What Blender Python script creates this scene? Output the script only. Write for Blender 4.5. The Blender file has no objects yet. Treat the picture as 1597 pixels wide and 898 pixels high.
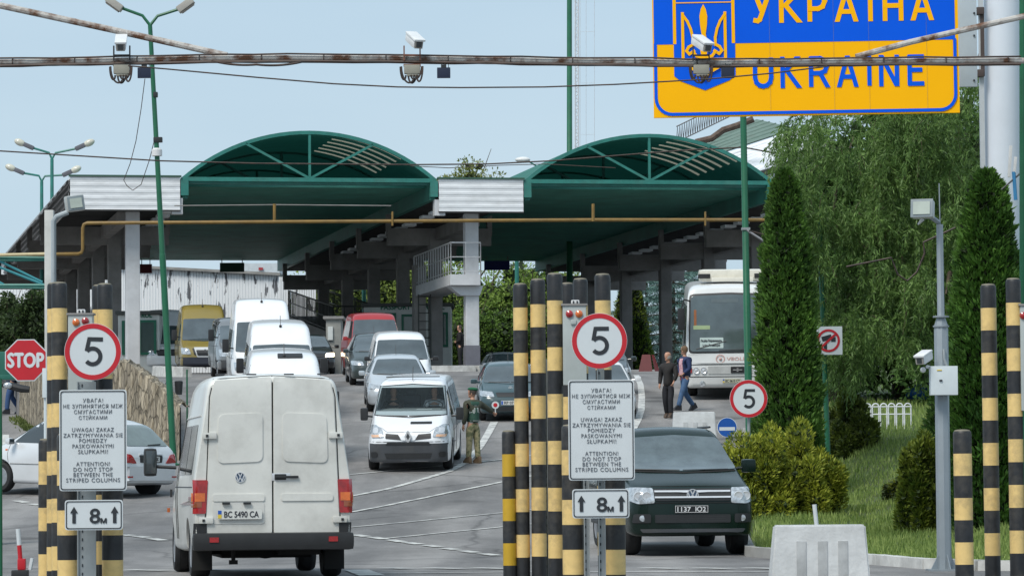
import bpy, bmesh, math, random
import numpy as np
from mathutils import Vector, Matrix
from mathutils.bvhtree import BVHTree
R = math.radians
sc = bpy.context.scene
COL = sc.collection
random.seed(7); rng = np.random.default_rng(7)

# ------------------------------------------------------------------ camera, world, sun, exposure
F = 6000.0; CX, CY = 798.5, 449.0; HC = 1.07
PITCH = math.atan(311 / F); ROLL = R(-0.45)
cam = bpy.data.cameras.new('camera'); camo = bpy.data.objects.new('camera', cam); COL.objects.link(camo)
cam.sensor_width = 36; cam.lens = 36 * F / 1597; cam.clip_start = .5; cam.clip_end = 6000
CM = Matrix.Rotation(math.pi / 2 + PITCH, 4, 'X') @ Matrix.Rotation(ROLL, 4, 'Z')
camo.matrix_world = Matrix.Translation((0, 0, HC)) @ CM
sc.camera = camo
SUN_E, SUN_A = R(52), R(215)      # behind and to the left of the viewer
w = bpy.data.worlds.new('World'); sc.world = w; w.use_nodes = True
nt = w.node_tree; bg = nt.nodes['Background']
sky = nt.nodes.new('ShaderNodeTexSky'); sky.sky_type = 'NISHITA'; sky.sun_disc = False
sky.sun_elevation = SUN_E; sky.sun_rotation = SUN_A; sky.air_density = 1.0; sky.dust_density = 2.2; sky.ozone_density = 1.6
hs = nt.nodes.new('ShaderNodeMixRGB'); hs.blend_type = 'MIX'; hs.inputs[0].default_value = .80
hs.inputs[2].default_value = (5.1, 6.6, 7.75, 1)          # thin bright overcast veil over the blue
nt.links.new(sky.outputs[0], hs.inputs[1])
tcw = nt.nodes.new('ShaderNodeTexCoord'); nzw = nt.nodes.new('ShaderNodeTexNoise'); mpw = nt.nodes.new('ShaderNodeMapping')
mpw.inputs['Scale'].default_value = (3, 3, 14)
nzw.inputs['Scale'].default_value = 1.2; nzw.inputs['Detail'].default_value = 4
nt.links.new(tcw.outputs['Generated'], mpw.inputs[0]); nt.links.new(mpw.outputs[0], nzw.inputs['Vector'])
rw = nt.nodes.new('ShaderNodeValToRGB'); rw.color_ramp.elements[0].color = (.93, .95, .97, 1); rw.color_ramp.elements[1].color = (1.05, 1.03, 1.02, 1)
rw.color_ramp.elements[0].position = .35; rw.color_ramp.elements[1].position = .7
nt.links.new(nzw.outputs[0], rw.inputs[0])
mw = nt.nodes.new('ShaderNodeMixRGB'); mw.blend_type = 'MULTIPLY'; mw.inputs[0].default_value = 1
nt.links.new(hs.outputs[0], mw.inputs[1]); nt.links.new(rw.outputs[0], mw.inputs[2]); nt.links.new(mw.outputs[0], bg.inputs[0])
bg.inputs[1].default_value = .076
sl = bpy.data.lights.new('sun', 'SUN'); sl.energy = 2.0; sl.angle = R(25); sl.color = (1, .955, .88)
so = bpy.data.objects.new('sun', sl); COL.objects.link(so)
# direction to the sun: rotation measured from +Y clockwise like the sky texture
sd = Vector((math.sin(SUN_A) * math.cos(SUN_E), math.cos(SUN_A) * math.cos(SUN_E), math.sin(SUN_E)))
so.rotation_euler = sd.to_track_quat('Z', 'Y').to_euler()
sc.view_settings.view_transform = 'Standard'; sc.view_settings.look = 'None'; sc.view_settings.gamma = 1
sc.view_settings.exposure = 0.6
sc.render.film_transparent = False
sc.cycles.max_bounces = 7; sc.cycles.transparent_max_bounces = 12
sc.cycles.use_denoising = True

# ------------------------------------------------------------------ pixel helpers (photo is 1597 x 898)
R3 = CM.to_3x3()
def ray(px, py):
    return (R3 @ Vector(((px - CX) / F, -(py - CY) / F, -1)))
def P(px, py, D):
    d = ray(px, py); return Vector((0, 0, HC)) + d * (D / d.y)
ZP = [(0, 0), (44, 0), (57, .03), (65, .25), (77, .85), (85, 1.48), (92, 2.02), (100, 2.72), (106, 3.25), (111, 3.72), (116, 4.0), (130, 4.85), (150, 5.65), (175, 6.0), (220, 6.2), (6000, 6.2)]
def sstep(a, b, x):
    t = min(1, max(0, (x - a) / (b - a))); return t * t * (3 - 2 * t)
def zline(y):
    for (a, za), (b, zb) in zip(ZP, ZP[1:]):
        if y <= b: return za + (zb - za) * (y - a) / (b - a) if y > a else za
    return 6.2
ZT = [sum(zline(y + k * .75) for k in range(-4, 5)) / 9 for y in range(0, 301)]
def gz(x, y):
    if y >= 299: z = 6.2
    elif y <= 0: z = 0
    else:
        i = int(y); z = ZT[i] + (ZT[i + 1] - ZT[i]) * (y - i)
    z -= .8 * sstep(147, 150, y) * sstep(-1.4, -.6, x) * (1 - sstep(4.5, 6, x)) * (1 - sstep(185, 200, y))
    if x > 5.8: z += .6 * sstep(6.0, 8.2, x) * sstep(50, 82, y) * (1 - sstep(100, 116, y))
    return z
def G(px, D):
    x = (px - CX) / F * D
    for _ in range(4):
        z = gz(x, D)
        # pixel row that corresponds to z at this depth, to undo the roll
        py = CY
        for _ in range(6):
            q = P(px, py, D); py -= (z - q.z) * F / D
        x = P(px, py, D).x
    return Vector((x, D, gz(x, D)))
def Gp(px, py, d0=40, d1=260):
    """where the view line through a photo pixel meets the ground"""
    D = d0
    while D < d1:
        q = P(px, py, D)
        if q.z <= gz(q.x, D): break
        D += .05
    q = P(px, py, D); q.z = gz(q.x, D); return q
def S(D): return F / D

# ------------------------------------------------------------------ materials
MC = {}
def mat(name, col, rough=.55, metal=0, var=.15, scale=4, bump=0, coat=0, spec=.5, stretch=(1, 1, 1), col2=None, lo=.35, hi=.65, detail=6, bscale=None, trans=0, alpha=1, dirt=0, coords='Object'):
    if name in MC: return MC[name]
    m = bpy.data.materials.new(name); m.use_nodes = True; n = m.node_tree.nodes; l = m.node_tree.links
    b = n['Principled BSDF']
    tc = n.new('ShaderNodeTexCoord'); mp = n.new('ShaderNodeMapping'); mp.inputs['Scale'].default_value = stretch
    l.new(tc.outputs[coords], mp.inputs[0])
    nz = n.new('ShaderNodeTexNoise'); nz.inputs['Scale'].default_value = scale; nz.inputs['Detail'].default_value = detail; nz.inputs['Roughness'].default_value = .62
    l.new(mp.outputs[0], nz.inputs['Vector'])
    cr = n.new('ShaderNodeValToRGB'); e = cr.color_ramp.elements
    c2 = col2 if col2 else tuple(c * (1 - var) for c in col)
    e[0].position = lo; e[0].color = (*c2, 1); e[1].position = hi; e[1].color = (*col, 1)
    l.new(nz.outputs[0], cr.inputs[0]); out = cr.outputs[0]
    if dirt:
        n2 = n.new('ShaderNodeTexNoise'); n2.inputs['Scale'].default_value = scale * .35; n2.inputs['Detail'].default_value = 8; n2.inputs['Roughness'].default_value = .7
        l.new(mp.outputs[0], n2.inputs['Vector'])
        r2 = n.new('ShaderNodeValToRGB'); r2.color_ramp.elements[0].position = .48; r2.color_ramp.elements[0].color = (0, 0, 0, 1); r2.color_ramp.elements[1].position = .75; r2.color_ramp.elements[1].color = (dirt, dirt, dirt, 1)
        l.new(n2.outputs[0], r2.inputs[0])
        mx = n.new('ShaderNodeMixRGB'); mx.inputs[2].default_value = (.13, .115, .09, 1)
        l.new(r2.outputs[0], mx.inputs[0]); l.new(out, mx.inputs[1]); out = mx.outputs[0]
    l.new(out, b.inputs['Base Color'])
    b.inputs['Roughness'].default_value = rough; b.inputs['Metallic'].default_value = metal
    b.inputs['Specular IOR Level'].default_value = spec; b.inputs['Coat Weight'].default_value = coat; b.inputs['Coat Roughness'].default_value = .06
    if trans: b.inputs['Transmission Weight'].default_value = trans
    if alpha < 1: b.inputs['Alpha'].default_value = alpha
    if bump:
        bp = n.new('ShaderNodeBump'); bp.inputs['Strength'].default_value = bump; bp.inputs['Distance'].default_value = .02
        n3 = n.new('ShaderNodeTexNoise'); n3.inputs['Scale'].default_value = bscale or scale * 6; n3.inputs['Detail'].default_value = 5
        l.new(mp.outputs[0], n3.inputs['Vector']); l.new(n3.outputs[0], bp.inputs['Height']); l.new(bp.outputs[0], b.inputs['Normal'])
    MC[name] = m; return m
def leafmat(name, c1, c2, tr=.35, rough=.6):
    if name in MC: return MC[name]
    m = bpy.data.materials.new(name); m.use_nodes = True; n = m.node_tree.nodes; l = m.node_tree.links
    b = n['Principled BSDF']; o = n['Material Output']
    g = n.new('ShaderNodeNewGeometry'); cr = n.new('ShaderNodeValToRGB'); e = cr.color_ramp.elements
    e[0].color = (*c1, 1); e[1].color = (*c2, 1)
    nz = n.new('ShaderNodeTexNoise'); nz.inputs['Scale'].default_value = 1.6; nz.inputs['Detail'].default_value = 3
    tc = n.new('ShaderNodeTexCoord'); l.new(tc.outputs['Object'], nz.inputs['Vector'])
    ma = n.new('ShaderNodeMath'); ma.operation = 'MULTIPLY_ADD'; ma.inputs[1].default_value = .55
    l.new(g.outputs['Random Per Island'], ma.inputs[0])
    mb = n.new('ShaderNodeMath'); mb.operation = 'MULTIPLY_ADD'; mb.inputs[1].default_value = 1.6; mb.inputs[2].default_value = -.58
    l.new(nz.outputs[0], mb.inputs[0]); l.new(mb.outputs[0], ma.inputs[2]); l.new(ma.outputs[0], cr.inputs[0])
    l.new(cr.outputs[0], b.inputs['Base Color']); b.inputs['Roughness'].default_value = rough; b.inputs['Specular IOR Level'].default_value = .35
    t = n.new('ShaderNodeBsdfTranslucent'); l.new(cr.outputs[0], t.inputs[0])
    mx = n.new('ShaderNodeMixShader'); mx.inputs[0].default_value = tr
    l.new(b.outputs[0], mx.inputs[1]); l.new(t.outputs[0], mx.inputs[2]); l.new(mx.outputs[0], o.inputs[0])
    MC[name] = m; return m

# ------------------------------------------------------------------ mesh builder
ROOTM = {}
def rx(a): return Matrix.Rotation(a, 4, 'X')
def ry(a): return Matrix.Rotation(a, 4, 'Y')
def rz(a): return Matrix.Rotation(a, 4, 'Z')
def T(*a): return Matrix.Translation(Vector(a[0]) if len(a) == 1 else Vector(a))
class MB:
    def __init__(s): s.v = []; s.f = []
    def add(s, vs, fs, m=None):
        o = len(s.v)
        s.v += [tuple(m @ Vector(p)) for p in vs] if m is not None else [tuple(p) for p in vs]
        s.f += [tuple(i + o for i in f) for f in fs]; return s
    def box(s, c, sz, m=None, bev=0):
        x, y, z = c; a, b, h = (k / 2 for k in sz)
        if bev:
            bm = bmesh.new(); bmesh.ops.create_cube(bm, size=1)
            for v in bm.verts: v.co = Vector((x + v.co.x * sz[0], y + v.co.y * sz[1], z + v.co.z * sz[2]))
            bmesh.ops.bevel(bm, geom=bm.edges[:], offset=min(bev, min(sz) * .45), segments=2, profile=.7, affect='EDGES')
            bm.verts.index_update()
            s.add([v.co[:] for v in bm.verts], [[v.index for v in f.verts] for f in bm.faces], m); bm.free(); return s
        return s.add([(x - a, y - b, z - h), (x + a, y - b, z - h), (x + a, y + b, z - h), (x - a, y + b, z - h), (x - a, y - b, z + h), (x + a, y - b, z + h), (x + a, y + b, z + h), (x - a, y + b, z + h)],
                     [(0, 3, 2, 1), (4, 5, 6, 7), (0, 1, 5, 4), (1, 2, 6, 5), (2, 3, 7, 6), (3, 0, 4, 7)], m)
    def tube(s, pts, r, n=8, m=None, cap=True):
        pts = [Vector(p) for p in pts]; rs = r if isinstance(r, (list, tuple)) else [r] * len(pts)
        vs = []; up = None
        for i, p in enumerate(pts):
            d = ((pts[min(i + 1, len(pts) - 1)] - pts[max(i - 1, 0)])).normalized()
            if up is None: up = Vector((0, 0, 1)) if abs(d.z) < .9 else Vector((0, 1, 0))
            a = d.cross(up)
            if a.length < 1e-5: a = d.orthogonal()
            a.normalize(); b = a.cross(d).normalized(); up = b
            for k in range(n):
                t = 2 * math.pi * k / n; vs.append(p + (a * math.cos(t) + b * math.sin(t)) * rs[i])
        fs = [(i * n + k, i * n + (k + 1) % n, (i + 1) * n + (k + 1) % n, (i + 1) * n + k) for i in range(len(pts) - 1) for k in range(n)]
        if cap: fs += [tuple(range(n))[::-1], tuple((len(pts) - 1) * n + k for k in range(n))]
        return s.add(vs, fs, m)
    def lathe(s, prof, n=24, m=None):           # about local z; prof (r,z)
        vs = [(r * math.cos(2 * math.pi * k / n), r * math.sin(2 * math.pi * k / n), z) for r, z in prof for k in range(n)]
        fs = [(i * n + k, i * n + (k + 1) % n, (i + 1) * n + (k + 1) % n, (i + 1) * n + k) for i in range(len(prof) - 1) for k in range(n)]
        if len(prof) == 4 and prof[0][1] == prof[-1][1] and abs(prof[0][0] - prof[-1][0]) > 1e-5 and prof[-1][0] > .005:
            return s.add(vs, fs + [(3 * n + k, 3 * n + (k + 1) % n, (k + 1) % n, k) for k in range(n)], m)
        if prof[0][0] > 1e-4: fs.append(tuple(range(n))[::-1])
        if prof[-1][0] > 1e-4: fs.append(tuple((len(prof) - 1) * n + k for k in range(n)))
        return s.add(vs, fs, m)
    def prism(s, poly, d, m=None):              # poly of 3-D points, extruded by vector d
        n = len(poly); poly = [Vector(p) for p in poly]; d = Vector(d)
        vs = poly + [p + d for p in poly]
        fs = [tuple(range(n))[::-1], tuple(range(n, 2 * n))] + [(k, (k + 1) % n, n + (k + 1) % n, n + k) for k in range(n)]
        return s.add(vs, fs, m)
    def flat(s, poly2, th, m=None):             # 2-D polygon in local xy with thickness th in z
        return s.prism([(x, y, 0) for x, y in poly2], (0, 0, th), m)
    def sphere(s, c, r, n=12, m=None, sq=(1, 1, 1)):
        prof = [(math.sin(math.pi * i / n), -math.cos(math.pi * i / n)) for i in range(n + 1)]
        prof[0] = (0.0005, -1); prof[-1] = (0.0005, 1)
        mm = T(c) @ Matrix.Diagonal((r * sq[0], r * sq[1], r * sq[2], 1))
        return s.lathe(prof, n * 2, (m @ mm) if m is not None else mm)
    def build(s, name, m, parent=None, world=True, smooth=35, label=None):
        me = bpy.data.meshes.new(name); vs = s.v
        o = bpy.data.objects.new(name, me); COL.objects.link(o)
        if parent is not None:
            o.parent = parent
            if world:
                inv = chainm(parent).inverted(); vs = [inv @ Vector(v) for v in vs]
            ROOTM[o.name] = Matrix.Identity(4)
        elif world:
            A = np.array(s.v); c = Vector(((A[:, 0].min() + A[:, 0].max()) / 2, (A[:, 1].min() + A[:, 1].max()) / 2, A[:, 2].min()))
            vs = [Vector(v) - c for v in vs]; o.location = c; ROOTM[o.name] = T(c)
        me.from_pydata([tuple(v) for v in vs], [], s.f); me.validate()
        bm = bmesh.new(); bm.from_mesh(me); bmesh.ops.recalc_face_normals(bm, faces=bm.faces[:]); bm.to_mesh(me); bm.free()
        if smooth:
            me.shade_smooth(); 
            try: me.set_sharp_from_angle(angle=R(smooth))
            except Exception: pass
        me.materials.append(m)
        if label: o['label'] = label
        return o
def chainm(o):
    m = ROOTM.get(o.name, Matrix.Identity(4))
    while o.parent: o = o.parent; m = ROOTM.get(o.name, Matrix.Identity(4)) @ m
    return m
def tag(o, label=None, cat=None, group=None, kind=None):
    if label: o['label'] = label
    if cat: o['category'] = cat
    if group: o['group'] = group
    if kind: o['kind'] = kind
    return o
def empty(name, m, label=None, cat=None, group=None):
    if not isinstance(m, Matrix): m = T(m)
    o = bpy.data.objects.new(name, None); COL.objects.link(o); o.empty_display_size = .3
    o.matrix_world = m; ROOTM[o.name] = m.copy(); return tag(o, label, cat, group)
def copy_tree(o, parent=None):
    c = o.copy(); COL.objects.link(c)
    if parent is not None: c.parent = parent
    ROOTM[c.name] = ROOTM.get(o.name, Matrix.Identity(4))
    for ch in list(o.children): copy_tree(ch, c)
    return c
def setm(o, m):
    if not isinstance(m, Matrix): m = T(m)
    o.matrix_world = m; ROOTM[o.name] = m.copy()
def raw(name, V, Fq, m, parent=None, smooth=False):
    """numpy verts + equal-size faces -> object (world coordinates)"""
    V = np.asarray(V, dtype=np.float32); Fq = np.asarray(Fq, dtype=np.int32)
    o = bpy.data.objects.new(name, bpy.data.meshes.new(name)); COL.objects.link(o)
    if parent is not None:
        o.parent = parent; c = chainm(parent).translation; ROOTM[o.name] = Matrix.Identity(4)
    else:
        c = Vector((float(V[:, 0].mean()), float(V[:, 1].mean()), float(V[:, 2].min()))); o.location = c; ROOTM[o.name] = T(c)
    V = V - np.array(c[:], dtype=np.float32); me = o.data; k = Fq.shape[1]
    me.vertices.add(len(V)); me.vertices.foreach_set('co', V.ravel())
    me.loops.add(Fq.size); me.loops.foreach_set('vertex_index', Fq.ravel())
    me.polygons.add(len(Fq)); me.polygons.foreach_set('loop_start', np.arange(0, Fq.size, k, dtype=np.int32))
    me.polygons.foreach_set('loop_total', np.full(len(Fq), k, dtype=np.int32))
    me.update(calc_edges=True); me.materials.append(m)
    if smooth: me.shade_smooth()
    return o
def rpoly(pts, r, n=4):
    """round the corners of a 2-D polygon"""
    out = []; k = len(pts)
    for i in range(k):
        p = Vector(pts[i]); a = Vector(pts[i - 1]) - p; b = Vector(pts[(i + 1) % k]) - p
        rr = min(r, a.length * .45, b.length * .45); q0 = p + a.normalized() * rr; q1 = p + b.normalized() * rr
        for j in range(n + 1):
            t = j / n; out.append(tuple(q0 * (1 - t) ** 2 + p * 2 * t * (1 - t) + q1 * t * t))
    return out
def text_mesh(s, w, h, depth=.004, spacing=1.0):
    cu = bpy.data.curves.new('t', 'FONT'); cu.body = s; cu.extrude = depth / 2; cu.space_character = spacing; cu.resolution_u = 3
    ob = bpy.data.objects.new('t', cu); COL.objects.link(ob); bpy.context.view_layer.update()
    dg = bpy.context.evaluated_depsgraph_get(); me = ob.evaluated_get(dg).to_mesh()
    A = np.array([v.co[:] for v in me.vertices]); fs = [tuple(p.vertices) for p in me.polygons]
    ob.evaluated_get(dg).to_mesh_clear(); bpy.data.objects.remove(ob); bpy.data.curves.remove(cu)
    mn, mx = A.min(0), A.max(0); ww, hh = mx[0] - mn[0], mx[1] - mn[1]
    sx = w / ww if w else h / hh; sy = h / hh if h else sx
    A[:, 0] = (A[:, 0] - (mn[0] + mx[0]) / 2) * sx; A[:, 1] = (A[:, 1] - (mn[1] + mx[1]) / 2) * sy
    A[:, 2] = (A[:, 2] - mn[2]) / max(mx[2] - mn[2], 1e-6) * depth
    return A, fs
def text(name, s, w, h, m, material, parent, world=False, depth=.004, spacing=1.0, bold=0):
    A, fs = text_mesh(s, w, h, depth, spacing); mb = MB()
    for dx, dy in (((0, 0),) if not bold else ((-bold, 0), (bold, 0), (0, bold), (0, -bold))):
        mb.add([(a[0] + dx, a[1] + dy, a[2] + .0004 * len(mb.f) / max(1, len(fs))) for a in A], fs, m)
    return mb.build(name, material, parent, world=world, smooth=0)
FACE = Matrix(((1, 0, 0, 0), (0, 0, -1, 0), (0, 1, 0, 0), (0, 0, 0, 1)))   # local xy plane turned to face the viewer (-Y)
# ------------------------------------------------------------------ vehicles
def paint(name, col, rough=.32, dirt=.25, metal=0): return mat(name, col, rough, metal, var=.06, scale=1.3, coat=.6, dirt=dirt)
M_GLASS = mat('dark_window_glass', (.035, .045, .05), .06, 0, var=.1, scale=.8, spec=.9, coat=.3)
M_WS = mat('windscreen_glass', (.075, .095, .105), .05, 0, var=.35, scale=1.6, spec=.9, coat=.5)
M_RUB = mat('black_rubber', (.018, .018, .019), .75, var=.3, scale=9, bump=.2)
M_BLK = mat('black_plastic', (.022, .023, .025), .5, var=.25, scale=6)
M_GRY = mat('grey_plastic', (.055, .06, .068), .55, var=.2, scale=5, dirt=.3)
M_CHR = mat('chrome', (.72, .73, .75), .3, .45, var=.1)
M_LAMP = mat('headlamp_glass', (.62, .66, .7), .12, .35, var=.55, scale=16, coat=1)
M_RED = mat('red_lamp', (.42, .01, .012), .15, var=.4, scale=12, coat=1)
M_ORG = mat('orange_lamp', (.75, .16, .02), .2, var=.3, scale=12, coat=1)
M_RIM = mat('alloy_rim', (.42, .43, .45), .35, .7, var=.3, scale=12)
M_PLT = mat('plate_white', (.68, .69, .66), .4, var=.1, scale=12, dirt=.2)
M_INK = mat('plate_ink', (.03, .03, .04), .5)
M_BLUE = mat('plate_blue', (.03, .12, .5), .4)
M_YEL = mat('plate_yellow', (.75, .55, .05), .4)
M_UND = mat('dark_underbody', (.012, .012, .012), .9)

def chaikin(rows, it):
    rows = [np.array(r, float) for r in rows]
    for _ in range(it):
        o = [rows[0]]
        for a, b in zip(rows, rows[1:]): o += [a * .75 + b * .25, a * .25 + b * .75]
        o.append(rows[-1]); rows = o
    return rows
def section(r):
    t, zb, zt, zm, wl, wm, wt, rad, cr = r
    pts = [(0, zb), (wl, zb), (wm, zm), (wt, zt), (0, zt)]
    out = [Vector((0, zb))]
    for i, rr in ((1, .09), (2, .2), (3, rad)):
        p = Vector(pts[i]); a = Vector(pts[i - 1]) - p; b = Vector(pts[i + 1]) - p
        ra = min(rr, a.length * .45); rb = min(rr, b.length * .45)
        q0 = p + a.normalized() * ra; q1 = p + b.normalized() * rb
        for j in range(6):
            u = j / 5; out.append(q0 * (1 - u) ** 2 + p * 2 * u * (1 - u) + q1 * u * u)
    e = out[-1].x
    for j in range(1, 5): out.append(Vector((e * (1 - j / 4), zt)))
    for q in out[-5 - 3:]:
        if q.y > zm: q.y += cr * (1 - (q.x / max(wt, .01)) ** 2) if abs(q.x) < wt else 0
    return out
def loft(keys, L, it=2):
    mb = MB(); secs = []
    for r in chaikin(keys, it):
        h = section(r); x = L / 2 - r[0]
        secs.append([(x, q.x, q.y) for q in h] + [(x, -q.x, q.y) for q in h[-2:0:-1]])
    n = len(secs[0]); vs = [p for s_ in secs for p in s_]
    fs = [(i * n + k, i * n + (k + 1) % n, (i + 1) * n + (k + 1) % n, (i + 1) * n + k) for i in range(len(secs) - 1) for k in range(n)]
    fs += [tuple(range(n))[::-1], tuple((len(secs) - 1) * n + k for k in range(n))]
    return mb.add(vs, fs)
def bool_cut(o, cutter):
    md = o.modifiers.new('b', 'BOOLEAN'); md.object = cutter; md.operation = 'DIFFERENCE'; md.solver = 'EXACT'
    bpy.context.view_layer.update(); dg = bpy.context.evaluated_depsgraph_get()
    me = bpy.data.meshes.new_from_object(o.evaluated_get(dg)); o.modifiers.clear(); old = o.data; o.data = me
    bpy.data.objects.remove(cutter); me.name = o.name
    while len(me.materials) > 1: me.materials.pop()
    me.shade_smooth(); me.set_sharp_from_angle(angle=R(32))
def bvh_of(o):
    bm = bmesh.new(); bm.from_mesh(o.data); b = BVHTree.FromBMesh(bm); bm.free(); return b
DIRS = {'front': (lambda a, b: Vector((50, a, b)), Vector((-1, 0, 0))), 'rear': (lambda a, b: Vector((-50, a, b)), Vector((1, 0, 0))),
        'left': (lambda a, b: Vector((a, 50, b)), Vector((0, -1, 0))), 'right': (lambda a, b: Vector((a, -50, b)), Vector((0, 1, 0))),
        'top': (lambda a, b: Vector((a, b, 50)), Vector((0, 0, -1)))}
def patch(car, name, poly, view, m, off=.008, n=12, rnd=0, parent=None, skirt=.03):
    """a convex outline pressed onto the body like a panel, a pane or a lamp"""
    if rnd: poly = rpoly(poly, rnd, 3)
    A = sum(a[0] * b[1] - b[0] * a[1] for a, b in zip(poly, poly[1:] + poly[:1]))
    if A < 0: poly = poly[::-1]
    xs = [p[0] for p in poly]; ys = [p[1] for p in poly]; x0, x1, y0, y1 = min(xs), max(xs), min(ys), max(ys)
    bm = bmesh.new(); g = [[bm.verts.new((x0 + (x1 - x0) * i / n, y0 + (y1 - y0) * j / n, 0)) for j in range(n + 1)] for i in range(n + 1)]
    for i in range(n):
        for j in range(n): bm.faces.new((g[i][j], g[i + 1][j], g[i + 1][j + 1], g[i][j + 1]))
    for a, b in zip(poly, poly[1:] + poly[:1]):
        d = (b[0] - a[0], b[1] - a[1])
        if abs(d[0]) + abs(d[1]) < 1e-5: continue
        bmesh.ops.bisect_plane(bm, geom=bm.verts[:] + bm.edges[:] + bm.faces[:], plane_co=(a[0], a[1], 0), plane_no=(d[1], -d[0], 0), clear_outer=True, dist=1e-5)
    f, dr = DIRS[view]; dead = []; nn = {}
    for v in bm.verts:
        h = car['bvh'].ray_cast(f(v.co.x, v.co.y), dr)
        if h[0] is None: dead.append(v); continue
        no = h[1] if h[1].dot(dr) < 0 else -h[1]
        if no.dot(dr) > -.15: no = (no - dr * .3).normalized()
        v.co = h[0] + no * off; nn[v] = no
    if dead: bmesh.ops.delete(bm, geom=dead, context='VERTS')
    be = [e for e in bm.edges if e.is_boundary]; lo = {}
    for e in be:
        for v in e.verts:
            if v not in lo: lo[v] = bm.verts.new(v.co - nn[v] * skirt)
        bm.faces.new((e.verts[0], e.verts[1], lo[e.verts[1]], lo[e.verts[0]]))
    bm.verts.index_update()
    mb = MB(); mb.add([v.co[:] for v in bm.verts], [[v.index for v in f_.verts] for f_ in bm.faces]); bm.free()
    return mb.build(name, m, parent or car['root'], world=False, smooth=40)
def sym(poly): return [(-a, b) for a, b in poly]
def hitx(car, y, z, view='front'):
    f, dr = DIRS[view]; h = car['bvh'].ray_cast(f(y, z), dr); return h[0].x if h[0] else 0
WP = {}
def wheel(car, x, y, r, wd, rim='steel'):
    s = 1 if y > 0 else -1; key = (round(r, 3), wd, rim, s)
    if key in WP:
        t = WP[key].copy(); COL.objects.link(t); t.parent = car['root']; t.location = (x, y, r); ROOTM[t.name] = T(x, y, r)
        for ch in WP[key].children:
            c = ch.copy(); COL.objects.link(c); c.parent = t
        return t
    A = rx(-math.pi / 2 * s)    # local z -> outward
    h = wd / 2
    mb = MB().lathe([(r * .64, -h), (r * .9, -h * 1.02), (r * .97, -h * .8), (r, -h * .45), (r * .985, -h * .42), (r, -h * .36), (r, h * .36), (r * .985, h * .42), (r, h * .45), (r * .97, h * .8), (r * .9, h * 1.02), (r * .66, h * .98), (r * .64, h * .6)], 32, A)
    t = mb.build('wheel', M_RUB, car['root'], world=False); t.location = (x, y, r)
    ROOTM[t.name] = T(x, y, r)
    q = MB().lathe([(r * .66, h * .9), (r * .62, h * .95), (r * .56, h * .7), (r * .5, h * .25), (r * .12, h * .3), (.001, h * .3)], 28, A)
    ns = 7
    for k in range(ns):
        a = 2 * math.pi * k / ns; q.box((r * .36, 0, h * .6), (r * .5, r * .11, h * .3), A @ rz(a))
    q.lathe([(r * .14, h * .3), (r * .13, h * .85), (.001, h * .9)], 12, A)
    q.build('rim', M_RIM if rim != 'black' else M_BLK, t, world=False)
    WP[key] = t; return t
def place(px, D, yaw, L, end):
    """matrix of a vehicle whose END ('front'/'rear') bottom centre is seen at column px, depth D; yaw: heading in degrees from +X"""
    e = G(px, D); f = Vector((math.cos(R(yaw)), math.sin(R(yaw)), 0))
    c = e - f * (L / 2) if end == 'front' else e + f * (L / 2)
    a = c + f * L * .3; b = c - f * L * .3; a.z = gz(a.x, a.y); b.z = gz(b.x, b.y)
    X = (a - b).normalized(); Y = Vector((0, 0, 1)).cross(X).normalized(); Z = X.cross(Y)
    c.z = (a.z + b.z) / 2
    return Matrix(((X.x, Y.x, Z.x, c.x), (X.y, Y.y, Z.y, c.y), (X.z, Y.z, Z.z, c.z), (0, 0, 0, 1)))
def car_base(name, label, cat, keys, L, pl, body_m, wheels, group=None, cut=True, rim='steel', it=2):
    root = empty(name, place(*pl), label, cat, group)
    b = loft(keys, L, it).build('body', body_m, root, world=False, smooth=32)
    xf, xr, yw, r, wd = wheels
    if cut:
        mb = MB()
        for x in (xf, xr):
            for s in (1, -1): mb.lathe([(r * 1.17, 0), (r * 1.17, .6)], 28, T(x, s * (yw - wd * .5 - .06), r * 1.02) @ rx(-s * math.pi / 2))
        c = mb.build('cut', M_UND, None, world=False); c.parent = None; c.matrix_world = root.matrix_world.copy()
        bpy.context.view_layer.update(); bool_cut(b, c)
    car = dict(root=root, body=b, bvh=bvh_of(b), L=L)
    for x in (xf, xr):
        for s in (1, -1): wheel(car, x, s * yw, r, wd, rim)
    MB().box(((xf + xr) / 2, 0, r * .95), (abs(xf - xr) * .96 + .5, yw * 1.35, .16)).tube([(xr, -yw, r), (xr, yw, r)], .05).tube([(xf, -yw, r), (xf, yw, r)], .05).build('chassis', M_UND, root, world=False)
    return car
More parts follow.
